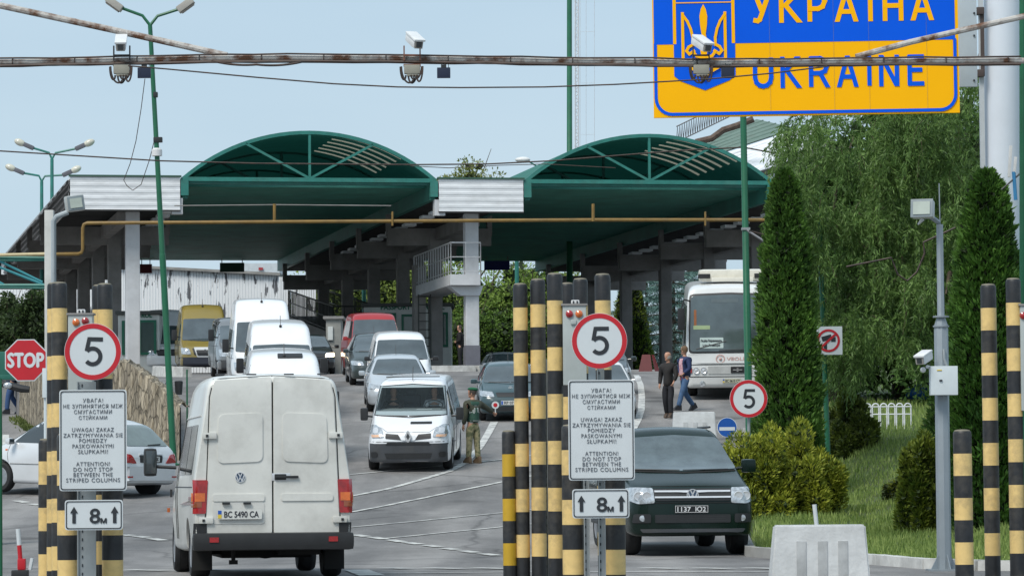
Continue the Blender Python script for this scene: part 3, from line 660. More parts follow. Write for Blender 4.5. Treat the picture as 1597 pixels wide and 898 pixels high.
for (u0, u1) in ((1.8, 11.75), (15.26, 25.3)):
    hw = (u1 - u0) / 2; uc = (u0 + u1) / 2; rise = 1.86; rr = (hw * hw + rise * rise) / (2 * rise); a0 = math.asin(hw / rr); zc = ZC + rise - rr; na = 28
    def arcp(k, r=rr): a = -a0 + 2 * a0 * k / na; return (uc + r * math.sin(a), zc + r * math.cos(a))
    mb = MB(); sk = MB(); vs = []; v = -1.3; rows = []
    while v < LEN: rows.append(v); v += .22
    for i, v in enumerate(rows):
        r_ = rr + (.05 if i % 2 else 0)
        for k in range(na + 1): x, z = arcp(k, r_); vs.append((x, v, z))
    n1 = na + 1; fa = []; fb = []
    for i in range(len(rows) - 1):
        lit = (i % 6 == 3 and i < 34)
        for k in range(na): (fb if lit and 16 < k < 24 else fa).append((i * n1 + k, i * n1 + k + 1, (i + 1) * n1 + k + 1, (i + 1) * n1 + k))
    mb.add(vs, fa, CB); o = mb.build('arched_roof', M_VLT, can, smooth=0)
    sk.add(vs, fb, CB); sk.build('skylight_strip', M_TRL, o, smooth=0)
    # arched rim and trusses
    for j, v in enumerate([-1.35, 7.5, 16.3, 25, 34, 43]):
        tr = MB(); r_ = .07 if j == 0 else .05
        ap = [(arcp(k, rr - .02)[0], v, arcp(k, rr - .02)[1]) for k in range(na + 1)]
        for p, q in zip(ap, ap[1:]):
            p, q = Vector(p), Vector(q); d = (q - p).normalized(); n = Vector((-d.z, 0, d.x)) * r_
            tr.prism([p - n, q - n, q + n, p + n], (0, .14, 0), CB)
        tr.box((uc, v + .07, ZC), (2 * hw, .15, .16 if j == 0 else .12), CB)
        if j == 0: tr.box((uc, v + .3, ZC - .12), (2 * hw, .3, .1), CB)
        b = .047
        tr.box((uc, v + .07, ZC + rise / 2), (b * 2, .1, rise), CB)
        for s in (-1, 1):
            p = Vector((uc, v, ZC + .05)); q = Vector((uc + s * hw * .5, v, zc + math.sqrt(rr * rr - (hw * .5) ** 2) - .05)); d = (q - p).normalized(); n = Vector((-d.z, 0, d.x)) * b
            tr.prism([p - n, q - n, q + n, p + n], (0, .1, 0), CB)
        tr.build('roof_truss', M_TEAL, can, smooth=0)
    ce = MB(); corr(ce, (u0 + .1, 0, 12.86), (u0 + .1, LEN, 12.86), (u1 - u0 - .2, 0, 0), .62, -.16); ce.build('arch_ceiling', mat('ceiling_green', (.05, .27, .21), .5, var=.3, scale=.8, dirt=.15, spec=.6), can, smooth=0)
    for uu, s in ((u0, 1), (u1, -1)):
        be = MB().box((uu + s * .12, LEN / 2 - .6, 12.62), (.22, LEN + 1.2, .62), CB)
        be.build('edge_beam', mat('green_beam', (.03, .20, .16), .5, var=.3, scale=1), can, smooth=0)
        MB().box((uu + s * .1, -1.25, 12.72), (.3, .34, .62), CB).build('beam_end', M_TEAL, can, smooth=0)
flats = ((-2.5, 1.72), (11.83, 15.18), (25.4, 29.5))
for i, (u0, u1) in enumerate(flats):
    fm = MB(); corr(fm, (u0, -1.45, ZF0), (u0, -1.45, ZF1), (u1 - u0, 0, 0), .21, .012); fm.build('ribbed_fascia', M_WHT, can, smooth=0)
    MB().box(((u0 + u1) / 2, -1.4, ZF1 + .04), (u1 - u0 + .1, .2, .07), CB).build('fascia_cap', mat('cap_green', (.04, .10, .07), .6), can, smooth=0)
    MB().box(((u0 + u1) / 2, -1.38, ZF0 - .02), (u1 - u0 + .02, .12, .06), CB).build('fascia_foot', M_CEIL, can, smooth=0)
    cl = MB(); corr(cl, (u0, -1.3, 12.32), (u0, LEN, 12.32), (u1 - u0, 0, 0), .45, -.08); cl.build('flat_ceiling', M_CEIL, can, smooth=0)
    MB().box(((u0 + u1) / 2, LEN / 2 - .6, ZF1 - .08), (u1 - u0 - .1, LEN + 1.2, .1), CB).build('flat_roof', M_CONC, can, smooth=0)
    MB().box(((u0 + u1) / 2, LEN / 2, 11.62), (.36, LEN, .5), CB).build('spine_beam', M_COLG, can, smooth=0)
    uc = {0: 0.0, 1: 13.33, 2: 27.1}[i]
    for j in range(6):
        v = j * 8.75; q = CB @ Vector((uc, v, 0)); zb = gz(q.x, q.y) - 1.2
        if j: 
            MB().box(((u0 + u1) / 2, v, 11.5), (u1 - u0 + 1.0, .42, .72), CB).build('cross_beam', M_COLG, can, smooth=0)
            for s in (u0 - .45, u1 + .45): MB().box((s, v, 12.0), (.2, .3, .9), CB).build('beam_hanger', M_COLG, can, smooth=0)
        mb = MB().box((uc, v, (11.86 + zb) / 2), (.54, .54, 11.86 - zb), CB, bev=.05)
        c = mb.build('column', M_COLW if j == 0 else M_COLG, can, smooth=0)
        if j == 0 and i == 1: MB().box((uc, v, zb + 1.2 + .5), (.58, .58, 1.0), CB).build('column_base', mat('base_grey', (.17, .17, .20), .7), c, smooth=0)
    for s, uu in ((0, u0 + .25), (1, u1 - .25)):
        for k in range(13 if (i, s) in ((0, 1), (1, 0), (2, 0)) else 0):
            MB().box((uu, .8 + k * 2.3, 11.93), (.5, .85, .12), CB, bev=.03).build('ceiling_lamp', M_WHT, can, smooth=0)
    MB().box((u0 + .05 if i else u1 - .1, -1.15, 12.0), (.42, .42, .62), CB).build('bracket', M_COLW, can, smooth=0)
sf = MB(); corr(sf, (-2.5, -1.45, ZF0), (-2.5, -1.45, ZF1), (0, LEN + 1, 0), .21, .05); sf.build('side_fascia', M_WHT, can, smooth=0)
sl_ = MB(); corr(sl_, (-2.5, -1.45, ZF1), (-3.9, -1.45, ZF0 - .5), (0, LEN + 1, 0), .25, .05); sl_.build('side_apron', mat('grey_sheet', (.36, .37, .38), .6, var=.3, scale=1.5, dirt=.5), can, smooth=0)
def colx(px, D): return P(px, 400, D).x
# gas pipe
M_PIPE = mat('ochre_pipe', (.25, .15, .035), .55, var=.3, scale=3, dirt=.3)
def pw(px, py, D): return P(px, py, D)
gp = empty('gas_pipe', pw(640, 346, 147.3), 'long ochre gas pipe running under the canopy arches', 'pipe')
MB().tube([pw(-25, 398, 146), pw(122, 396, 146.2), pw(127, 394, 146.3), pw(129, 389, 146.3), pw(129, 356, 146.3), pw(131, 350, 146.3), pw(136, 348, 146.3), pw(430, 346, 147), pw(930, 343, 148), pw(1215, 343, 149)], .068, 8).build('pipe_run', M_PIPE, gp)
for x in (428, 925): MB().tube([pw(x, 345, 147.2), pw(x, 318, 147.2)], .06, 8).build('riser', M_PIPE, gp)
MB().tube([pw(272, 321, 147.2), pw(430, 319.5, 147.3), pw(610, 321, 147.5)], .022, 5).build('stay_rod', M_COLG, gp)
for x in (612, 1100): MB().tube([pw(x, 330, 147.3), pw(x, 352, 147.3)], .04, 6).build('hanger', M_PIPE, gp)

# hanging direction boards at the far end
for px0, px1, py0, py1, c, nm, lb in ((218, 237, 412, 426, (.16, .012, .02), 'dark_red_board', 'small dark red board hanging under the far left canopy edge'), (343, 381, 410, 424, (.012, .05, .03), 'dark_green_board', 'dark green board hanging at the far end of the left arch'), (755, 795, 407, 421, (.01, .02, .17), 'dark_blue_board', 'dark blue board hanging at the far end of the right arch')):
    D = 196; a = P(px0, py0, D); b = P(px1, py1, D); r = empty('hanging_board', (a + b) / 2, lb, 'sign')
    MB().box(tuple((a + b) / 2), (b.x - a.x, .12, a.z - b.z)).build('panel', mat(nm, c, .5), r, smooth=0)
    mb = MB()
    for x in (a.x + .1, b.x - .1): mb.box((x, D, a.z + .25), (.04, .04, .5))
    mb.build('hanger', M_COLG, r, smooth=0)

# ------------------------------------------------------------------ white weathered shed at the back
M_SHED = mat('peeling_white_boards', (.80, .82, .84), .7, scale=2.6, stretch=(1, 1, .22), col2=(.10, .10, .11), lo=.405, hi=.43, detail=10)
def shed():
    D = 205; a = P(-60, 372, D); b = P(432, 424, D - 3); c = P(492, 430, D - 2)
    r = empty('storage_shed', (a.x, D, 6), 'big white shed with peeling vertical boards behind the vans', 'shed')
    za, zb, zc_ = P(-60, 404, D).z, P(432, 425, D - 3).z, P(436, 431, D - 2).z
    mb = MB(); n = 110
    for i in range(n):
        x0 = a.x + (b.x - a.x) * i / n; x1 = a.x + (b.x - a.x) * (i + 1) / n; z = za + (zb - za) * i / n; o = random.uniform(0, .03)
        mb.box(((x0 + x1) / 2, D + o, (z + 5) / 2), (x1 - x0 - .02, .12, z - 5))
    w_ = mb.build('board_wall', M_SHED, r, smooth=0)
    mb = MB(); n = 16
    for i in range(n):
        x0 = b.x + (c.x - b.x) * i / n; x1 = b.x + (c.x - b.x) * (i + 1) / n
        mb.box(((x0 + x1) / 2, D - 1.5 + random.uniform(0, .03), (zc_ + 5) / 2), (x1 - x0 - .02, .12, zc_ - 5))
    mb.build('board_wall', M_SHED, r, smooth=0)
    MB().prism([(a.x, D - .3, za), (b.x, D - .3, zb), (b.x, D + 9, zb + .1), (a.x, D + 9, za + .1)], (0, 0, .14)).build('roof', M_CONC, r, smooth=0)
    MB().box(((a.x + c.x) / 2, D + 5, 7), (c.x - a.x - .4, 9.3, 5)).build('inner_wall', M_CONC, r, smooth=0)
shed()
far = empty('far_building', P(404, 424, 260), 'pale far building just showing above the shed roof with a small red sign', 'building')
a, b = P(345, 411, 258), P(436, 440, 258)
MB().box(((a.x + b.x) / 2, 262, (a.z + 4) / 2), (b.x - a.x, 8, a.z - 4)).build('wall', mat('pale_blue_wall', (.55, .6, .63), .7), far, smooth=0)
a, b = P(403, 417, 257.8), P(410, 421, 257.8); MB().box(((a.x + b.x) / 2, 257.9, (a.z + b.z) / 2), (b.x - a.x, .1, a.z - b.z)).build('red_panel', M_RED, far, smooth=0)

# ------------------------------------------------------------------ walkways, booths, pillar
M_RAIL = mat('white_rail', (.55, .56, .57), .5, var=.2, scale=5); M_RAILD = mat('dark_rail', (.05, .055, .05), .6)
def rail(mb, pts, h=1.15, m=None, r=.03, gap=.42):
    pts = [Vector(p) for p in pts]
    for z in (h, h * .55, .12): mb.tube([p + Vector((0, 0, z)) for p in pts], r if z == h else r * .7, 6, m)
    for a, b in zip(pts, pts[1:]):
        n = max(1, round((b - a).length / gap))
        for k in range(n + 1): p = a + (b - a) * k / n; mb.tube([p, p + Vector((0, 0, h))], r if k in (0, n) else r * .6, 5, m)
wk = empty('raised_walkway', CB @ Vector((13.2, 2, 9)), 'concrete walkway with white railing round the second white column', 'walkway')
MB().box((12.98, 4.0, 9.22), (1.2, 9.4, .42), CB).build('deck', M_COLW, wk, smooth=0)
MB().prism([CB @ Vector(p) for p in ((12.38, -.35, 9.0), (13.75, -.35, 9.0), (13.62, -.35, 8.62), (12.85, -.35, 8.62))], DV * .7).build('bracket', M_COLW, wk, smooth=0)
mb = MB(); rail(mb, [(12.42, 8.6, 9.43), (12.42, -.65, 9.43), (13.6, -.65, 9.43), (13.6, .0, 9.43)], 1.25, CB, .028, .6); mb.build('railing', M_RAIL, wk)
MB().box((12.55, 8.2, 8.1), (.5, .5, 4.4), CB).build('support', M_COLG, wk, smooth=0)
mb = MB()
for s in (12.25, 12.75): mb.tube([(s, 6.4, 5.9), (s, 6.4, 9.0)], .03, 5, CB)
for k in range(9): mb.tube([(12.25, 6.4, 6.2 + k * .34), (12.75, 6.4, 6.2 + k * .34)], .02, 5, CB)
mb.build('ladder', M_RAILD, wk)
w2 = empty('raised_walkway', CB @ Vector((12.6, 30, 8)), 'dark far walkway with railing beside the small pale kiosk', 'walkway')
MB().add([(11.8, 29, 7.7), (14, 29, 7.7), (14, 46, 9.3), (11.8, 46, 9.3), (11.8, 29, 8.3), (14, 29, 8.3), (14, 46, 9.9), (11.8, 46, 9.9)], [(0, 3, 2, 1), (4, 5, 6, 7), (0, 1, 5, 4), (1, 2, 6, 5), (2, 3, 7, 6), (3, 0, 4, 7)], CB).build('ramp_deck', M_COLG, w2, smooth=0)
mb = MB(); rail(mb, [(11.85, 46, 9.9), (11.85, 29.2, 8.3), (13.9, 29.2, 8.3), (13.9, 46, 9.9)], 1.3, CB, .04, .5); mb.build('railing', M_RAILD, w2)
MB().box((12.9, 34, 7.0), (.3, 9, 2.4), CB).build('support_wall', M_COLG, w2, smooth=0)

M_BOOTH = mat('booth_panel', (.66, .67, .64), .6, var=.15, scale=1.5, dirt=.25)
M_GFR = mat('green_frame', (.01, .14, .08), .5)
def booth(name, label, px0, px1, py0, py1, D, txts, windows, depth=3):
    a = P(px0, py0, D); b = P(px1, py1, D); w_, h = b.x - a.x, a.z - b.z; r = empty(name, Vector(((a.x + b.x) / 2, D, b.z)), label, 'booth')
    MB().box(((a.x + b.x) / 2, D + depth / 2, (a.z + b.z) / 2 - .4), (w_, depth, h + .7 - .1), bev=.04).build('wall', M_BOOTH, r)
    MB().box(((a.x + b.x) / 2, D + depth / 2, a.z - .02), (w_ + .2, depth + .3, .14), bev=.03).build('roof', mat('booth_roof', (.08, .085, .08), .7), r)
    for x0, x1, y0, y1 in windows:
        p = P(x0, y0, D - .03); q = P(x1, y1, D - .03); c = ((p.x + q.x) / 2, D - .03, (p.z + q.z) / 2); ww, hh = q.x - p.x, p.z - q.z; mb = MB()
        for s in (-1, 1): mb.box((c[0] + s * (ww / 2 - .05), D - .03, c[2]), (.1, .08, hh)); mb.box((c[0], D - .03, c[2] + s * (hh / 2 - .05)), (ww - .2, .08, .1))
        f = mb.build('window_frame', M_GFR, r, smooth=0); MB().box((c[0], D - .012, c[2]), (ww - .18, .03, hh - .18)).build('pane', mat('booth_glass', (.08, .12, .11), .1, spec=.8), f, smooth=0)
    for s, x0, x1, y0, y1 in txts:
        p = P(x0, y0, D - .02); q = P(x1, y1, D - .02)
        text('lettering', s, q.x - p.x, p.z - q.z, T((p.x + q.x) / 2, D - .01, (p.z + q.z) / 2) @ FACE, M_GFR, r, world=True, depth=.02, bold=.01)
    return r
booth('passport_booth', 'pale booth lettered PASSPORT CONTROL between the canopy columns', 567, 704, 475, 583, 162, [('PASSPORT', 594, 640, 475.6, 482.5), ('CONTROL', 648, 693, 475.6, 482.5)], [(686, 699, 487, 541), (626, 650, 490, 540), (596, 618, 488, 530)])
booth('control_booth', 'pale booth lettered CONTROL behind the first white column', 184, 249, 487, 590, 152, [('CONTROL', 195, 237, 488.5, 495)], [(190, 199, 500, 553), (216, 244, 499, 553)])
ks = empty('small_kiosk', G(520, 142), 'narrow pale kiosk with a window beside the red van', 'booth')
a, b = P(508, 495, 142), P(532, 592, 142)
MB().box(((a.x + b.x) / 2, 143, (a.z + b.z) / 2), (b.x - a.x, 1.8, a.z - b.z), bev=.03).build('wall', mat('kiosk', (.27, .27, .25), .7, var=.2), ks); p, q = P(511, 509, 142), P(519, 530, 142)
MB().box(((p.x + q.x) / 2, 142.07, (p.z + q.z) / 2), (q.x - p.x, .1, p.z - q.z)).build('window', mat('kiosk_window', (.6, .62, .6), .3), ks, smooth=0)
MB().box(((a.x + b.x) / 2, 143, a.z), (b.x - a.x + .2, 2, .1)).build('roof', M_COLG, ks, smooth=0)
# ------------------------------------------------------------------ vegetation
def unit(a): return a / np.maximum(np.linalg.norm(a, axis=1, keepdims=True), 1e-6)
def leaves(name, C, Dr, ln, wd, m, parent=None):
    """rhombic leaves: centre-base C, direction Dr, length and width arrays"""
    n = len(C); Dr = unit(Dr); rnd = unit(rng.normal(size=(n, 3))); Sd = unit(np.cross(Dr, rnd)); ln = np.broadcast_to(ln, (n,))[:, None]; wd = np.broadcast_to(wd, (n,))[:, None]
    V = np.stack([C, C + Dr * ln * .45 + Sd * wd / 2, C + Dr * ln, C + Dr * ln * .45 - Sd * wd / 2], 1).reshape(-1, 3)
    return raw(name, V, np.arange(4 * n).reshape(n, 4), m, parent)
def in_ball(n): 
    v = unit(rng.normal(size=(n, 3))); return v * (rng.random((n, 1)) ** (1 / 3))
def lumpy(th, ph, seed, k=5):
    r = np.random.default_rng(seed); o = np.zeros_like(th)
    for i in range(k):
        a, b, c, d = r.uniform(1.5, 7), r.uniform(1.5, 7), r.uniform(0, 6.3), r.uniform(0, 6.3); o += np.sin(a * th + c) * np.sin(b * ph + d)
    return o / k
def trunk(name, base, h, r, parent, n=5, lean=0, m=None, spread=.5):
    mb = MB(); base = Vector(base); pts = [base + Vector((math.sin(k * .9) * .05 * h * lean, 0, h * k / 5)) for k in range(6)]
    mb.tube(pts, [r * (1 - .14 * k) for k in range(6)], 9)
    for k in range(n):
        s = pts[2 + k % 4]; a = k * 2.4; e = s + Vector((math.cos(a) * h * spread * .5, math.sin(a) * h * spread * .5, h * .35)); mid = (s + e) / 2 + Vector((0, 0, -.04 * h)); mb.tube([s, mid, e], [r * .4, r * .25, r * .08], 6)
    return mb.build(name, m or mat('bark', (.10, .075, .05), .9, var=.4, scale=5, bump=.6), parent)
def thuja(label, base, h, rad, n, seed, c1, c2, cat='tree', group=None, name='thuja_tree'):
    base = Vector(base); r0 = empty(name, base, label, cat, group); r = np.random.default_rng(seed)
    z = r.random(n) ** .9; th = r.uniform(0, 2 * math.pi, n)
    prof = np.interp(z, [0, .04, .15, .4, .7, .88, .96, 1], [.80, .92, 1, .91, .70, .47, .31, .08])
    lump = 1 + .20 * lumpy(th * 1.0, z * 9, seed, 7) * 2 + .10 * lumpy(th * 3.0, z * 40, seed + 50, 6) * 2
    dep = np.where(r.random(n) < .75, r.uniform(.82, 1.03, n), r.uniform(.45, .85, n))
    rr = rad * prof * lump * dep
    gap = lumpy(th * 2.2, z * h * 5.5, seed + 9, 6) + r.normal(size=n) * .10 > -.20; z, th, rr = z[gap], th[gap], rr[gap]; n = len(z)
    C = np.stack([base.x + rr * np.cos(th), base.y + rr * np.sin(th), base.z + z * h], 1)
    Dr = np.stack([np.cos(th) * .75, np.sin(th) * .75, np.full(n, .9)], 1) + r.normal(size=(n, 3)) * .38
    ln = r.uniform(.06, .15, n) * (rad / .7) ** .5; leaves('crown', C, Dr, ln, ln * .34, leafmat(name + '_leaf_%d' % seed, c1, c2, .2), r0)
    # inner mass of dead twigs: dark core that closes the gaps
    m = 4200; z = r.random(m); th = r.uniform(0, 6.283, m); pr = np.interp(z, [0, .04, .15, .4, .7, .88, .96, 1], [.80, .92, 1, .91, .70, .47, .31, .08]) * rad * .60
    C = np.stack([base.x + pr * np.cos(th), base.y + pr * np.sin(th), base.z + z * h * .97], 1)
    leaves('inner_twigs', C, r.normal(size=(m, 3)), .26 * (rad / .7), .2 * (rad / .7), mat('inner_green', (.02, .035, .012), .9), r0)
    trunk('trunk', base - Vector((0, 0, .1)), h * .8, rad * .12, r0, 0); return r0
def shrub(label, base, sx, sy, h, n, seed, c1, c2, ln=.09, name='juniper_shrub', group=None, tilt=.6):
    base = Vector(base); r0 = empty(name, base, label, 'shrub', group); r = np.random.default_rng(seed)
    # several overlapping plumes
    k = 46; cs = []
    for i in range(k):
        a = r.uniform(0, 6.283); q = r.random() ** .5 * .85; zz = h * (1 - q * q * .8) * r.uniform(.15, .84); cs.append((base.x + math.cos(a) * q * sx, base.y + math.sin(a) * q * sy, base.z + zz, sx * r.uniform(.18, .32), h * r.uniform(.12, .22)))
    cs = np.array(cs); idx = r.integers(0, k, n); u = unit(r.normal(size=(n, 3))) * np.where(r.random((n, 1)) < .8, r.uniform(.85, 1.05, (n, 1)), r.uniform(.4, .9, (n, 1)))
    C = np.stack([cs[idx, 0] + u[:, 0] * cs[idx, 3], cs[idx, 1] + u[:, 1] * cs[idx, 3], cs[idx, 2] + u[:, 2] * cs[idx, 4]], 1)
    C[:, 2] = np.maximum(C[:, 2], base.z + .02)
    Dr = u * [1, 1, .5] + [0, 0, tilt] + r.normal(size=(n, 3)) * .35; L_ = r.uniform(.6, 1.4, n) * ln
    leaves('foliage', C, Dr, L_, L_ * .32, leafmat('shrub_leaf_%d' % seed, c1, c2, .25), r0)
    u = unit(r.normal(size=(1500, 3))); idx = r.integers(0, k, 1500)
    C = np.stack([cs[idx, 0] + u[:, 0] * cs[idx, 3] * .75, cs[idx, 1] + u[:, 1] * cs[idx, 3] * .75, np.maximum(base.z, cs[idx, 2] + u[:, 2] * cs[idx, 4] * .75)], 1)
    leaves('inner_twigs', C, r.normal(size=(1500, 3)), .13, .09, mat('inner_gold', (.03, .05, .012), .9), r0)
    mb = MB()
    for i in range(6): a = i * 1.05; mb.tube([base + Vector((0, 0, -.05)), base + Vector((math.cos(a) * sx * .3, math.sin(a) * sy * .3, h * .35))], [.04, .015], 6)
    mb.build('stem', mat('bark', (.1, .075, .05), .9), r0); return r0
def broad(label, base, h, rx_, rz_, n, seed, c1, c2, ln=.28, name='broadleaf_tree', group=None, clumps=26, ry_=None, trunk_r=.2, core=True, low=.0, asp=.5):
    base = Vector(base); r0 = empty(name, base, label, 'tree', group); r = np.random.default_rng(seed); ry_ = ry_ or rx_
    cz = base.z + h - rz_; k = clumps
    u = unit(r.normal(size=(k, 3))) * r.uniform(.35, .86, (k, 1)); cc = np.stack([base.x + u[:, 0] * rx_, base.y + u[:, 1] * ry_, cz + u[:, 2] * rz_], 1); cr = r.uniform(.2, .4, k) * min(rx_, rz_) * 1.05
    idx = r.integers(0, k, n); v = unit(r.normal(size=(n, 3))); q = np.where(r.random(n) < .7, r.uniform(.8, 1.12, n), r.uniform(.2, .8, n))
    C = cc[idx] + v * (cr[idx] * q)[:, None]; C[:, 2] = np.maximum(C[:, 2], base.z + low)
    Dr = v + r.normal(size=(n, 3)) * .7 + [0, 0, -.15]; L_ = ln * r.uniform(.6, 1.3, n)
    leaves('crown', C, Dr, L_, L_ * asp, leafmat('leaf_%s' % (c1,), c1, c2, .3), r0)
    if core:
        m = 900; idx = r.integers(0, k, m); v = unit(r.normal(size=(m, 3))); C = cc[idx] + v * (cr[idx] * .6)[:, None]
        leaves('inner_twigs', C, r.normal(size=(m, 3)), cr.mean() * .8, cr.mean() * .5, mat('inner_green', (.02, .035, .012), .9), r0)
    trunk('trunk', base - Vector((0, 0, .2)), h * .8, trunk_r, r0, 7, .4); return r0
def spruce(label, base, h, rad, n, seed, c1, c2, group=None):
    base = Vector(base); r0 = empty('spruce_tree', base, label, 'tree', group); r = np.random.default_rng(seed)
    tiers = 17; Cs = []; Ds = []; per = n // (tiers * 12); mb = MB()
    for t in range(tiers):
        z = h * (.06 + .92 * t / tiers); R_ = rad * (1 - t / tiers) ** .85 + .12; nb = 12
        for b in range(nb):
            a = b * 2 * math.pi / nb + r.uniform(-.3, .3) + t; rr = R_ * r.uniform(.8, 1.12); s = r.random(per) ** .7
            x = np.cos(a) * rr * s; y = np.sin(a) * rr * s; zz = z - .28 * rr * s + .16 * rr * s * s + r.normal(size=per) * .05
            sp = (.16 * rr + .04) * (1.1 - s); px_ = -np.sin(a) * r.normal(size=per) * sp; py_ = np.cos(a) * r.normal(size=per) * sp
            Cs.append(np.stack([base.x + x + px_, base.y + y + py_, base.z + zz - np.abs(r.normal(size=per)) * .1 * rr * .6], 1)); Ds.append(np.stack([np.full(per, np.cos(a)), np.full(per, np.sin(a)), np.full(per, -.25)], 1) + r.normal(size=(per, 3)) * .45)
            mb.tube([base + Vector((0, 0, z)), base + Vector((math.cos(a) * rr * .9, math.sin(a) * rr * .9, z - .12 * rr))], [.03, .01], 4)
    leaves('crown', np.concatenate(Cs), np.concatenate(Ds), .17, .035, leafmat('spruce_leaf', c1, c2, .1), r0)
    mb.tube([base, base + Vector((0, 0, h))], [.16, .02], 8); mb.build('trunk', mat('bark', (.1, .075, .05), .9), r0); return r0

TG1, TG2 = (.02, .06, .012), (.13, .26, .04)
b = G(1230, 75); thuja('tall dark green columnar thuja beside the white bus', b, P(1226, 268, 75).z - b.z, .66, 52000, 11, TG1, TG2)
b = G(1546, 62); thuja('tall columnar thuja behind the right striped bollards', b, P(1546, 270, 62).z - b.z, .72, 52000, 12, TG1, (.11, .24, .035))
b = G(1500, 66); thuja('darker thuja squeezed behind the grey floodlight pole', b, 3.4, .62, 22000, 13, TG1, (.06, .13, .02))
b = G(984, 204); thuja('small yellow green conical thuja beyond the canopy columns', b, P(984, 440, 204).z - b.z, 1.2, 9000, 14, (.05, .09, .01), (.26, .33, .03))
b = G(992, 199); thuja('round bright thuja beside the red folding board', b, P(992, 498, 199).z - b.z, 1.0, 9000, 15, (.04, .09, .01), (.18, .27, .03))
JG1, JG2 = (.05, .10, .012), (.50, .52, .06)
b = G(1180, 69.5); shrub('golden juniper shrub growing under the small round 5 sign', b, .72, .6, P(1180, 642, 69.5).z - b.z, 24000, 21, JG1, JG2)
b = G(1253, 70); shrub('large golden juniper shrub in front of the tall thuja', b, .80, .7, P(1255, 652, 70).z - b.z, 30000, 22, JG1, JG2)
b = G(1325, 83); shrub('taller olive juniper shrub beside the white arched fence', b, .62, .6, P(1325, 604, 83).z - b.z, 20000, 23, (.02, .045, .008), (.17, .22, .03))
b = G(1436, 63.5); shrub('golden juniper shrub left of the grey floodlight pole', b, .42, .5, P(1440, 655, 63.5).z - b.z, 26000, 24, JG1, (.22, .26, .03))
b = G(1465, 70); shrub('yellowish juniper shrub behind the floodlight pole', b, .45, .5, P(1460, 640, 70).z - b.z, 14000, 25, JG1, (.20, .25, .03))
b = G(1395, 71); shrub('small yellow juniper sprig low in the long grass', b, .17, .2, .42, 1800, 26, (.1, .13, .02), (.30, .33, .04))

# willow: drooping twigs with narrow leaves
def willow():
    D0 = 80.5; base = G(1484, D0); r0 = empty('willow_tree', base, 'big willow with drooping narrow grey green leaves behind the blue and yellow sign', 'tree'); r = np.random.default_rng(5)
    tw = MB(); mb = MB(); tp = base + Vector((.1, 0, 3.2)); mb.tube([base, base + Vector((.05, 0, 1.6)), tp], [.2, .17, .14], 9)
    C = []; Dd = []; nb = 0
    anchors = []
    for i in range(4600):
        # twig origins over the crown (photo columns 1190..1530, rows 150..600)
        if i % 46 == 0: cpx, cq, cD, cw = r.uniform(1236, 1525), r.uniform(0, 1), D0 + r.uniform(-2.2, 2.4), r.uniform(14, 30)
        px = float(np.clip(cpx + r.normal() * cw, 1222, 1530)); D = cD + r.normal() * .35
        top = np.interp(px, [1195, 1225, 1262, 1300, 1400, 1525], [215, 190, 168, 150, 140, 120]); bot = np.interp(px, [1195, 1225, 1262, 1290, 1330, 1525], [270, 380, 490, 560, 580, 575])
        py = float(np.clip(top + (bot - top) * cq + r.normal() * cw * .8, top, bot)); anchors.append((px, py, D))
        o = P(px, py, D); ln = r.uniform(.35, .95); side = r.uniform(-1, 1); droop = r.uniform(.5, 1.2); d0 = np.array([side * .7 - (.2 if px < 1300 else 0), r.uniform(-.7, .3), .25])
        k = int(ln * 46); s = np.linspace(0, 1, k)[:, None]
        p = np.array(o[:])[None] + d0[None] * s * ln * .7 + np.array([[0, 0, -1]]) * s ** 1.7 * ln * droop
        C.append(p + r.normal(size=(k, 3)) * .012); dirs = np.gradient(p, axis=0); sgn = np.where(np.arange(k) % 2, 1, -1)[:, None]
        Dd.append(unit(dirs) * .8 + sgn * r.normal(size=(k, 3)) * .5 + [0, 0, -.25])
        if i % 9 == 0: tw.tube([tuple(p[0]), tuple(p[k // 2]), tuple(p[-1])], [.008, .006, .003], 4)
    for i in range(14):
        px, py, D = anchors[i * 7]; e = P(px, py, D); mid = (tp + e) / 2 + Vector((0, 0, .5)); mb.tube([tp - Vector((0, 0, .3 * (i % 5))), mid, e], [.09, .05, .015], 6)
    C = np.concatenate(C); Dd = np.concatenate(Dd); L_ = r.uniform(.07, .15, len(C)); leaves('crown', C, Dd, L_, L_ * .22, leafmat('willow_leaf', (.022, .062, .010), (.23, .37, .10), .4, .5), r0)
    mb.build('trunk', mat('bark', (.1, .075, .05), .9, var=.4), r0); tag(tw.build('twigs', mat('bark', (.1, .075, .05), .9, var=.4), r0), kind='stuff')
willow()
DK1, DK2 = (.02, .05, .012), (.11, .22, .045)
for px, D, top, rx_, sd, lb in ((1300, 98, 225, 1.5, 31, 'dark leafy tree behind the tall thuja and the willow'), (1400, 100, 130, 2.7, 32, 'tall dark leafy tree behind the middle of the willow'), (1490, 97, 100, 2.3, 33, 'dark leafy tree behind the grey floodlight pole'), (1600, 98, 200, 1.8, 34, 'dark leafy tree beyond the thick pale column')):
    b = G(px, D); h = P(px, top, D).z - b.z; broad(lb, b, h, rx_, h * .53, 56000, sd, DK1, DK2, .19, clumps=120, ry_=1.5, low=.1, asp=.42, group='dark trees behind the willow')
